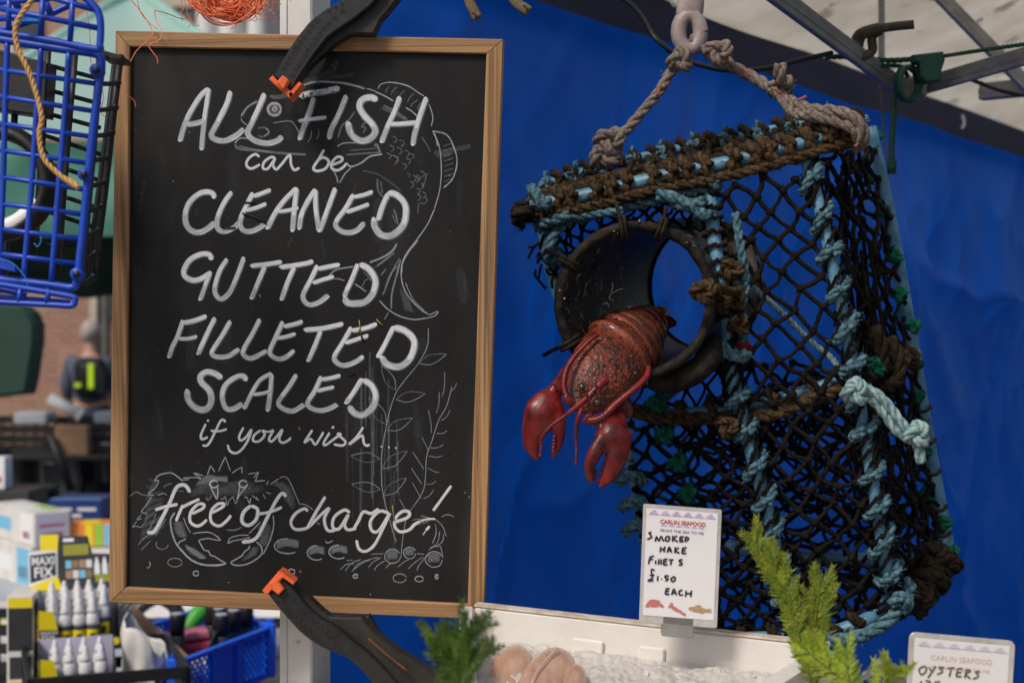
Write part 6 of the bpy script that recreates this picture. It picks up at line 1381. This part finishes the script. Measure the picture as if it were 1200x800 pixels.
far = [('black crate on the far table just left of the passer-by',(-2.95,8.7,.93)),('black crate on the far table in front of the passer-by',(-2.45,8.75,.93)),
       ('black crate on the left background table, at the left edge',(-2.75,6.95,.86))]
for lb, c_ in far: open_crate('produce_crate', lb, c_, .46,.36,.20,'black_plastic', group='black crates on the background tables')
for lb, c_, sz, m in (('brown cardboard carton standing in the far black crate', (-2.62,8.50,1.0), (.10,.05,.10), 'kraft'), ('white parcel in the far crate left of the passer-by', (-2.88,8.6,1.14), (.10,.1,.035), 'table_cloth'),
      ('white box in the far crate in front of the passer-by', (-2.42,8.66,1.14), (.10,.1,.035), 'table_cloth'), ('flat grey parcel at the far crate right end', (-2.2,8.62,1.10), (.12,.08,.02), 'table_cloth')):
    mb = MB(); mb.box(c_, sz[0],sz[1],sz[2], None, .01); tagt(mb.build('parcel', M[m], None, smooth=False), lb, 'parcel')
mb = MB(); mb.tube([(-2.78,8.55,1.26),(-2.60,8.55,1.16)], .035, 10); mb.tube([(-2.60,8.55,1.16),(-2.585,8.55,1.152)], .042, 10); tagt(mb.build('paper_roll', M['white'], None), 'white paper roll sticking out of the far black crate', 'roll')
for k,(x,z,m,lb) in enumerate(((-2.62,1.06,'yellow','yellow pepper heap in the left background crate'),(-2.85,1.05,'bag_green','green pepper heap in the left background crate'))):
    mb = MB()
    mb.ball((x,6.9,z-.01), .05, 10, 8, (1.2,1,.8), .4); tagt(mb.build('pepper', M[m], None), lb, 'vegetable')
mb = MB(); mb.prism([P(x,y,8.95) for x,y in ((44,512),(86,508),(92,560),(88,625),(60,640),(48,575))], Vector((0,.05,0)), .02); tagt(mb.build('grey_panel', M['table_cloth'], None), 'added pale grey panel for the light showing under the far table', 'sack')  # pale shape added for light coming through below the table
mb = MB(); mb.prism([P(x,y,9.1) for x,y in ((118,520),(150,520),(150,640),(124,630))], Vector((0,.05,0)), .02); tagt(mb.build('grey_panel', M['table_cloth'], None), 'pale grey sack under the far table beside the chalkboard edge', 'sack')
mb = MB(); mb.tube([P(58,508,8.4),P(84,575,8.4)], .025, 6); mb.tube([P(74,545,8.4),P(50,542,8.4)], .015, 6); tagt(mb.build('trestle_strut', M['black_plastic'], None), 'black folding strut leaning below the far table', 'strut')

# ============================================================ NEAR STALL: table, cartons, glue displays, crates
TZ0 = .80
nts = thing('market_table', 'grey cloth covered market table carrying boxes, glue displays and crates', 'table', (-1.45,4.3,0))
mb = MB(); mb.grid(lambda u,v: Vector((-2.6+2.0*u, 2.75+3.3*v, TZ0+.003*noise.noise(Vector((u*9,v*9,0))))), 20, 24); o_ = mb.build('table_cloth', M['table_cloth'], nts); sm = o_.modifiers.new('t','SOLIDIFY'); sm.thickness = .012
for x in (-2.5,-.7):
    for y in (2.9,5.9): mb = MB(); mb.box((x,y,.39), .025,.025,.39); mb.build('leg', M['alu_dark'], nts, smooth=False)
def carton(label, p, w_, dd, h, rz, m, prints=(), name='carton', cat='box', group=None):
    """p = near bottom-left corner; prints = (face, u0,v0,u1,v1, material)"""
    p = Vector(p); ca, sa = math.cos(rz), math.sin(rz); X = Vector((ca,sa,0)); Y = Vector((-sa,ca,0)); Z_ = Vector((0,0,1))
    t = thing(name, label, cat, p, group); mb = MB(); mb.box(p+X*w_/2+Y*dd/2+Z_*h/2, w_/2,dd/2,h/2,(X,Y,Z_), .002); mb.build('box_body', M[m], t, smooth=False)
    for f,u0,v0,u1,v1,m2 in prints:
        A,B,O_,N_ = {'F':(X*w_,Z_*h,p,-Y),'T':(X*w_,Y*dd,p+Z_*h,Z_),'L':(-Y*dd,Z_*h,p+Y*dd,-X),'R':(Y*dd,Z_*h,p+X*w_,X)}[f]
        mb = MB(); mb.prism([O_+A*a+B*b+N_*.0008 for a,b in ((u0,v0),(u1,v0),(u1,v1),(u0,v1))], -N_*.0006); mb.build('print', M[m2], t, smooth=False)
    return t, X, Y
def ptext(t, txt, o, X, Zv, w_, h, m, b=.02): put_text(txt, t, o, X, Zv, w_, h, m, bold=b)
B1 = G(0,660,TZ0)
c4 = 5.0
for k,(lb,px,py,z0,w_,dd,h,m,pr) in enumerate((
  ('pale printed carton, lower of the stack at the left edge', 36,652,TZ0,.40,.12,.132,'carton',(('R',.08,.1,.92,.9,'white'),('R',.2,.3,.8,.45,'pink'),('R',.15,.6,.85,.75,'print_sky'),('F',.7,.05,.98,.95,'print_sky'),('F',.1,.3,.6,.7,'white'),('F',.74,.2,.94,.5,'ink_pink'),('T',.1,.2,.5,.8,'yellow'))),
  ('pale printed carton with a pink panel, topmost of the stack at the left edge', 40,622,TZ0+.134,.40,.12,.112,'carton',(('R',.08,.1,.92,.9,'lavender'),('R',.2,.25,.8,.4,'pink'),('R',.15,.55,.85,.65,'pink'),('F',.70,.08,.97,.92,'white'),('F',.76,.2,.92,.4,'pink'),('F',.08,.3,.5,.7,'print_sky'),('T',.3,.1,.8,.5,'white'),('T',.5,.6,.9,.9,'print_green'))))):
    d = 4.6; p = P(px,0,d)-Vector((math.cos(R_(-50)),math.sin(R_(-50)),0))*w_; carton(lb, (p.x, p.y, z0), w_, dd, h, R_(-50), m, pr, group='pale cartons stacked at the left edge')
carton('small white carton at the very left edge behind the stacked cartons', (P(-36,0,5.4).x,5.4,TZ0+.24), .135,.08,.12,0,'white',(('F',.5,.2,.9,.4,'ink_red'),))
carton('black box under the small white carton at the left edge', (P(-60,0,5.35).x,5.35,TZ0), .3,.2,.237,0,'dark_print')
t_, X_, Y_ = carton('dark blue carton with white lettering behind the glue display', (P(56,0,5.3).x,5.3,TZ0+.126), .20,.22,.085,0,'navy_box',(('T',.03,.06,.97,.14,'print_sky'),))
for k,(u,v,wd) in enumerate(((.1,.50,.35),(.55,.50,.35),(.12,.22,.25),(.45,.22,.18))): 
    mb = MB(); mb.box((P(56,0,5.3).x+.20*(u+wd/2),5.299,TZ0+.126+.085*(v+.08)), .20*wd/2,.0008,.085*.07); mb.build('print', M['paper'], t_, smooth=False)
carton('black tray under the dark blue carton behind the glue display', (P(53,0,5.25).x,5.25,TZ0), .26,.25,.122,0,'dark_print')
carton('rainbow striped packet lying flat next to the chalkboard edge', (P(78,0,4.7).x,4.7,TZ0+.122), .20,.12,.075,R_(6),'print_orange',(('F',.3,0.02,.42,.98,'yellow'),('F',.45,.02,.58,.98,'print_green'),('F',.6,.02,.76,.98,'print_sky'),('F',.78,.02,.98,.98,'print_violet'),('F',.05,.1,.27,.4,'carton'),('T',.2,.1,.5,.9,'yellow')))
carton('pale grey box under the rainbow striped packet', (P(74,0,4.62).x,4.62,TZ0), .24,.2,.118,R_(4),'paper')
mb = MB()
for k in range(7): mb.tube(cr([(-1.04+.01*k,3.75,TZ0+.01),(-1.05+.01*k,3.74,TZ0+.09+.01*math.sin(k)),(-.98+.01*k,3.78,TZ0+.13),(-.90,3.8,TZ0+.09),(-.88,3.8,TZ0+.01)],5), .018, 8)
tagt(mb.build('folded_bag', M['dark_print'], None), 'folded black cloth bag between the glue display and the chalkboard', 'bag')
carton('yellow and pale green packet at the left edge beside the glue display', (P(-30,0,3.9).x,3.9,TZ0), .13,.1,.07,0,'carton',(('F',.0,.0,.98,.4,'yellow'),('F',.0,.55,.98,.7,'print_green')))
carton('flat grey tub below the yellow packet at the left edge', (P(-30,0,3.6).x,3.6,TZ0), .14,.12,.05,0,'paper')

# glue bottle prototype
def bottle_proto():
    t = thing('glue_bottle', 'white capped glue bottle', 'bottle', (0,0,0), 'white nozzled glue bottles in the display boxes')
    mb = MB(); mb.lathe((0,0,0), [(0,0),(.0135,0),(.0145,.002),(.0145,.050),(.0143,.052)], 14); mb.build('bottle_body', M['bottle_dark'], t)
    mb = MB(); mb.lathe((0,0,0), [(.0146,.0505),(.0150,.056),(.0145,.064),(.0118,.073),(.0105,.075)], 14); mb.build('shoulder', M['bottle_white'], t)
    mb = MB(); mb.lathe((0,0,0), [(.0108,.0745),(.0106,.083),(.0078,.090),(.0052,.099),(.0040,.105),(.0018,.107)], 12); mb.build('nozzle', M['bottle_white'], t)
    mb = MB(); mb.add([(.01475*math.sin(a)*1.0, -.01475*math.cos(a), z) for z in (.010,.042) for a in [R_(q) for q in range(-60,61,15)]], [(i,i+1,i+10,i+9) for i in range(8)]); mb.build('yellow_label', M['yellow'], t)
    mb = MB(); mb.add([(.01485*math.sin(a), -.01485*math.cos(a), z) for z in (.018,.034) for a in [R_(q) for q in range(-22,23,11)]], [(i,i+1,i+6,i+5) for i in range(4)]); mb.build('label_mark', M['dark_print'], t)
    return t
bot = bottle_proto(); used = [False]
def put_bottle(p, rz, label, s_=1.0):
    if not used[0]: used[0] = True; bot.location = p; bot.rotation_euler = (0,0,rz); bot['label'] = label; return bot
    return dup(bot, p, label, rz)
def display(name_lab, o, rz, w_, dd, h, rows, cols, lab, header=True):
    """open-front counter box: o = front left bottom corner"""
    o = Vector(o); ca, sa = math.cos(rz), math.sin(rz); X = Vector((ca,sa,0)); Y = Vector((-sa,ca,0)); Z_ = Vector((0,0,1)); t = thing('glue_display', name_lab, 'display box', o, 'yellow and black glue display boxes')
    def panel(name, pts, off, m, parent=None): mb = MB(); mb.prism([o+X*x+Y*y+Z_*z for x,y,z in pts], off); return mb.build(name, M[m], parent or t, smooth=False)
    panel('box_floor', [(0,0,.0),(w_,0,0),(w_,dd,0),(0,dd,0)], Z_*.0015, 'dark_print')
    lip = h*.26
    fp = panel('front_lip', [(0,0,0),(w_,0,0),(w_,0,lip*1.0),(w_*.42,0,lip),(w_*.30,0,lip*1.35),(0,0,lip*1.7)], Y*.0016, 'dark_print')
    panel('yellow_panel', [(0,-.0012,.002),(w_*.46,-.0012,.002),(w_*.44,-.0012,lip*.96),(w_*.30,-.0012,lip*1.3),(0.0,-.0012,lip*1.6)], Y*.001, 'yellow', fp)
    panel('orange_strip', [(0,-.0018,.001),(w_*.46,-.0018,.001),(w_*.46,-.0018,lip*.16),(0,-.0018,lip*.2)], Y*.0008, 'print_orange', fp)
    lf = panel('side_flap', [(0,0,lip*1.6),(w_*.26,0,lip*1.2),(w_*.18,0,h*.98),(0,0,h*1.02)], Y*.0016, 'yellow')
    panel('dark_band', [(.002,-.0012,lip*1.35),(w_*.26,-.0012,lip*1.2),(w_*.25,-.0012,lip*2.1),(.002,-.0012,lip*2.2)], Y*.001, 'dark_print', lf)
    ptext(t, 'MAXI', o+X*(w_*.03)+Y*-.0022+Z_*lip*1.78, X, Z_, w_*.20, lip*.28, 'white', .02); ptext(t, 'FIX', o+X*(w_*.04)+Y*-.0022+Z_*lip*1.40, X, Z_, w_*.17, lip*.32, 'white', .02)
    sl = panel('side_panel', [(0,0,0),(0,dd,0),(0,dd,h*1.25),(0,dd*.35,h*1.15),(0,0,h)], X*.0015, 'dark_print')
    panel('side_print', [(-.001,dd*.1,h*.25),(-.001,dd*.5,h*.25),(-.001,dd*.5,h*.55),(-.001,dd*.1,h*.55)], X*.0008, 'print_tan', sl)
    panel('side_print', [(-.001,dd*.1,h*.62),(-.001,dd*.8,h*.62),(-.001,dd*.8,h*.85),(-.001,dd*.1,h*.85)], X*.0008, 'print_olive', sl)
    panel('side_print', [(-.001,dd*.55,h*.02),(-.001,dd*.98,h*.02),(-.001,dd*.98,h*.55),(-.001,dd*.55,h*.55)], X*.0008, 'yellow', sl)
    sr = panel('side_panel', [(w_,0,0),(w_,dd,0),(w_,dd,h*1.25),(w_,0,lip*1.0)], X*.0015, 'dark_print')
    mb = MB(); mb.lathe(o+X*(w_-.010)+Y*-.0012+Z_*lip*.75, [(0,0),(.008,0),(.008,.0008),(0,.001)], 14, (X,Z_,-Y)); mb.build('yellow_badge', M['yellow'], sr, smooth=False)
    panel('back_panel', [(0,dd,0),(w_,dd,0),(w_,dd,h*1.27),(0,dd,h*1.27)], Y*.0015, 'lavender')
    if header:
        hz = h*1.27; H_ = .118; V = (Z_*.86+Y*.5).normalized(); bo = o+Y*dd+Z_*hz
        def hp(u,v,l=0.0): return bo+X*(-.014+u*(w_+.026))+V*(v*H_)-V.cross(X).normalized()*0+Y*(-.001-l)
        def hpanel(name, pts, m, l=0.0, parent=None): mb = MB(); mb.prism([hp(u,v,l) for u,v in pts], Y*.0008); return mb.build(name, M[m], parent or t, smooth=False)
        hd = hpanel('header_card', [(0,0),(1,0),(.97,.66),(.70,.70),(.66,1.06),(.34,1.08),(.31,.80),(0,.78)], 'dark_print')
        hpanel('yellow_panel', [(.02,.01),(.36,.01),(.31,.28),(.0,.10)], 'yellow', .0012, hd); hpanel('yellow_panel', [(.13,.80),(.32,.80),(.33,1.12),(.13,1.12)], 'yellow', .0012, hd)
        hpanel('white_border', [(.0,.10),(.31,.26),(.315,.84),(.0,.78)], 'white', .0010, hd); hpanel('dark_band', [(.015,.17),(.295,.30),(.295,.76),(.015,.72)], 'dark_print', .0016, hd)
        ptext(hd, 'MAXI', hp(.035,.52,.0022), X, V, (w_+.024)*.245, H_*.17, 'white', .02); ptext(hd, 'FIX', hp(.06,.27,.0022), X, V, (w_+.024)*.21, H_*.21, 'white', .02)
        hpanel('print', [(.38,.68),(.66,.68),(.66,.90),(.38,.90)], 'print_olive', .0012, hd); hpanel('print', [(.38,.96),(.50,.96),(.50,1.03),(.38,1.03)], 'white', .0012, hd)
        for i in range(4):
            for j in range(2): hpanel('swatch', [(.40+i*.075,.22+j*.2),(.465+i*.075,.22+j*.2),(.465+i*.075,.38+j*.2),(.40+i*.075,.38+j*.2)], ('print_tan','carton','print_sky','kraft')[(i+2*j)%4], .0012, hd)
        for i in range(3):
            u = .745+i*.085; hpanel('print', [(u-.03,.25),(u+.03,.25),(u+.03,.45),(u+.008,.62),(u-.008,.62),(u-.03,.45)], 'white', .0012, hd)
        hpanel('print', [(.72,.12),(.90,.12),(.90,.28),(.72,.28)], 'print_olive', .0016, hd)
        mb = MB(); mb.lathe(hp(.92,.14,.002), [(0,0),(.009,0),(.009,.0008),(0,.001)], 14, (X,V,-Y)); mb.build('yellow_badge', M['yellow'], hd, smooth=False)
    rn = ('front','second','third','back'); cn = ('leftmost','second','third','fourth','fifth','rightmost')
    for i in range(rows):
        for j in range(cols):
            if random.random() < .06: continue
            p = o+X*(w_*(.10+.80*(j+.5)/cols))+Y*(dd*(.16+.74*(i+.3)/rows))+Z_*(.0016+.010*i)
            put_bottle(p+X*random.uniform(-.002,.002), rz+random.uniform(-.4,.4), 'white nozzled glue bottle, %s one of the %s row in the %s glue display' % (cn[j] if j < cols-1 else 'rightmost', rn[i], lab))
rzD = R_(21)
display('upper yellow and black glue display box with a tilted MAXI FIX header card', (P(45,0,3.0).x,3.0,.94), rzD, .168,.115,.090,4,5,'upper')
display('lower yellow and black glue display box standing in front of the upper one', (P(47,0,2.86).x,2.86,.868), rzD, .150,.095,.090,2,4,'lower', header=False)
carton('plain black box raising the upper glue display', (P(49,0,3.02).x,3.02,TZ0), .15,.10,.138,rzD,'dark_print')
carton('yellow and black leaflet box leaning left of the glue displays', (P(8,0,3.02).x,3.02,TZ0), .055,.12,.26,R_(10),'carton',(('F',.05,.55,.95,.90,'dark_print'),('F',.05,.02,.95,.30,'yellow'),('F',.05,.90,.95,.98,'yellow'),('F',.1,.32,.9,.5,'dark_print')))
carton('flat orange and yellow packet below the leaflet box at the left', (P(2,0,2.78).x,2.78,TZ0+.055), .09,.06,.03,R_(-10),'yellow',(('F',.3,.1,.9,.6,'print_orange'),('T',.1,.1,.6,.7,'dark_print')))
open_crate('produce_crate', 'black mesh crate holding the glue displays at the bottom left', (P(20,0,2.72).x+.10,2.72+.22,TZ0), .30,.34,.15,'black_plastic', rzD, 'black crates on the near table')
open_crate('produce_crate', 'black mesh crate at the left edge behind the leaflet box', (P(-20,0,3.35).x,3.35,TZ0), .22,.20,.15,'black_plastic', 0, 'black crates on the near table')
# white paper bag roll
t = thing('paper_bag', 'crumpled white paper bag standing between the glue display and blue crate', 'bag', (P(168,0,3.05).x,3.05,TZ0))
mb = MB(); cx = P(168,0,3.05).x
def bag(u,v):
    a = u*6.2832; r = .047*(1-.12*v*v)*(1+.28*noise.noise(Vector((math.cos(a)*2,math.sin(a)*2,v*3)))); return Vector((cx+r*math.cos(a), 3.05+r*.8*math.sin(a), TZ0+v*.175-.035*math.cos(a)*v+.012*math.sin(a*3)*v+.004*noise.noise(Vector((a*3,v*9,2)))))
mb.grid(bag, 40, 18); o_ = mb.build('bag_side', M['paper'], t); sm = o_.modifiers.new('t','SOLIDIFY'); sm.thickness = .002

# ---- blue stacking crate
FL, FR_, BR_, BL_ = Vector((-.716,3.02,TZ0)), Vector((-.58,3.40,TZ0)), Vector((-.76,3.74,TZ0)), Vector((-.897,3.36,TZ0))
bc = thing('blue_crate', 'blue perforated plastic crate with black cans below the chalkboard', 'crate', (FL+BR_)/2)
def perf_wall(a, b, h, label=None):
    X = (b-a).normalized(); L = (b-a).length; Z_ = Vector((0,0,1)); Y = Z_.cross(X); mb = MB(); ax = (X,Y,Z_)
    mb.box(a+X*L/2+Z_*(h-.005), L/2-.004,.008,.005,ax); mb.box(a+X*L/2+Z_*.004, L/2-.004,.006,.004,ax)
    for u in (.0,.5-.13,.5+.13,1.0): mb.box(a+X*(L*u)+Z_*h/2, .011,.008,h/2-.001,ax)
    mb.box(a+X*L/2+Z_*h*.5, L*.13-.012,.003,h*.42,ax)
    # diagonal lattice
    for u0,u1 in ((.03,.36),(.64,.97)):
        n = 7; x0, x1 = L*u0, L*u1; dx = (x1-x0)/n; z0, z1 = .01, h-.012
        for k in range(-4,n+1):
            for sgn in (1,-1):
                xs = x0+k*dx if sgn > 0 else x1-k*dx; p = []
                hh = z1-z0; run = hh*.9*sgn; xa, xb = xs, xs+run; za, zb = z0, z1
                lo, hi = x0, x1
                def clip(x, z, xx, zz):
                    if x < lo: f = (lo-x)/(xx-x); return lo, z+(zz-z)*f
                    if x > hi: f = (hi-x)/(xx-x); return hi, z+(zz-z)*f
                    return x, z
                if max(xa,xb) < lo or min(xa,xb) > hi: continue
                xa2, za2 = clip(xa,za,xb,zb); xb2, zb2 = clip(xb,zb,xa,za)
                mb.tube([a+X*xa2+Z_*za2, a+X*xb2+Z_*zb2], .0026, 4)
    return mb.build('crate_wall', M['crate_blue'], bc, smooth=False)
for a, b in ((FL,FR_),(FR_,BR_),(BR_,BL_),(BL_,FL)): perf_wall(a, b, .12)
for c_ in (FL,FR_,BR_,BL_):
    mb = MB(); mb.box(c_+Vector((0,0,.064)), .014,.014,.064,None,.002); mb.box(c_+Vector((0,0,.132)), .008,.008,.005); mb.build('corner_post', M['crate_blue'], bc, smooth=False)
mb = MB(); mb.prism([FL+Vector((0,0,.004)),FR_+Vector((0,0,.004)),BR_+Vector((0,0,.004)),BL_+Vector((0,0,.004))], Vector((0,0,.004))); mb.build('crate_floor', M['crate_blue'], bc, smooth=False)
def inb(u, v, z=.010): return FL+(FR_-FL)*u+(BL_-FL)*v+Vector((0,0,z))
can0 = thing('spray_can', 'black', 'can', inb(.7,.3), 'black capped spray cans in the blue crate')
c0_ = can0.location.copy(); mb = MB(); mb.lathe(c0_, [(0,0),(.0175,0),(.018,.003),(.018,.098),(.0175,.100)], 14); mb.build('can_body', M['bottle_dark'], can0)
mb = MB(); mb.lathe(c0_, [(.0176,.0985),(.0178,.145),(.0165,.149),(0,.150)], 14); mb.build('cap', M['black_plastic'], can0)
mb = MB(); mb.lathe(c0_, [(.0145,.1495),(.0145,.152),(.011,.1525),(0,.152)], 14); mb.build('cap_top', M['table_cloth'], can0)
spots = [(.66,.42),(.80,.42),(.60,.26),(.74,.26),(.88,.26),(.66,.58),(.92,.42),(.30,.62)]
names = ['in the second row, left of centre','in the second row, right of centre','at the front left of the group','at the front middle of the group','at the front right of the group','at the back left of the group','at the back right of the group','standing apart near the pink packs']
for k,(u,v) in enumerate(spots):
    lb = 'black capped spray can %s in the blue crate' % names[k]
    if k == 0: can0['label'] = lb; can0.location = inb(u,v); 
    else: dup(can0, inb(u,v), lb)
for k,(u,v,z,m,lb) in enumerate(((.42,.70,.095,'pink','pink pack on top of the pile in the blue crate'),(.44,.66,.070,'rose','dark rose pack in the middle of the pile in the blue crate'),(.40,.62,.045,'pink','pink pack at the bottom of the pile in the blue crate'))):
    mb = MB(); p = inb(u,v,z); mb.box(p, .055,.035,.011,(Vector((.93,.36,.06)).normalized(),Vector((-.36,.93,0)).normalized(),Vector((-.05,.0,1))),.005); tagt(mb.build('soft_pack', M[m], None), lb, 'packet')
p = inb(.48,.3,.0); mb = MB(); mb.prism([inb(.30,.24,.014),inb(.56,.26,.014),inb(.56,.26,.130),inb(.44,.25,.090)], (BL_-FL).normalized()*.008); tagt(mb.build('dark_green_folder', M['deep_green'], None, smooth=False), 'dark green folded card standing among the cans in the blue crate', 'card')
mb = MB(); mb.prism([inb(.02,.86,.03),inb(.20,.30,.012),inb(.24,.28,.085),inb(.10,.60,.13),inb(-.02,.95,.175)], Vector((.01,.006,0)), .001); cd = mb.build('cardboard_flap', M['kraft'], None, smooth=False); tagt(cd, 'bent brown cardboard flap leaning in the left of the blue crate', 'cardboard')
mb = MB(); secs = cr([inb(.50,.98,.06),inb(.66,.90,.115),inb(.82,.80,.135),inb(.95,.62,.125),inb(1.0,.45,.09)],5); mb.tube(secs, [.020+.006*noise.noise(p*40) for p in secs], 12, flat=.8)
tagt(mb.build('green_bag', M['bag_green'], None), 'bright green plastic bag stuffed in the back of the blue crate', 'bag')
mb = MB(); mb.prism([inb(.93,.80,.03),inb(1.02,.55,.03),inb(1.03,.50,.15),inb(.94,.74,.16)], Vector((.006,.01,0))); tagt(mb.build('cardboard_flap', M['kraft'], None, smooth=False), 'small brown cardboard flap at the right end of the blue crate', 'cardboard')
for k,(u,v) in enumerate(((.36,.12),(.44,.14),(.28,.16),(.52,.12),(.22,.40),(.16,.24))):
    mb = MB(); p = inb(u,v,.012); mb.lathe(p, [(0,0),(.016,0),(.0165,.06),(.012,.072),(.007,.078),(.006,.088),(0,.088)], 12)
    tagt(mb.build('white_tub', M['white'], None), 'white plastic bottle, number %s from the left along the near wall inside the blue crate' % ('one','two','three','four','five','six')[sorted([.36,.44,.28,.52,.22,.16]).index(u)], 'bottle', 'white bottles in the blue crate')
mb = MB(); mb.ball(inb(.10,.72,.10), .030, 12, 9, (1.2,.9,.8), .4); tagt(mb.build('white_sponge', M['white'], None), 'white crumpled bundle in the left of the blue crate by the cardboard', 'bundle')
mb = MB()
bq = [Vector((-1.10,3.95,TZ0+.02)),Vector((-.60,4.3,TZ0+.02))]
mb.grid(lambda u,v: Vector((-1.15+.75*u, 3.95+.35*v, TZ0+.035+.05*math.sin(v*3.14)+.012*noise.noise(Vector((u*7,v*5,2))))), 20, 10); tagt(mb.build('paper_sheet', M['paper'], None), 'pale crumpled paper sheet on the table behind the blue crate', 'paper')
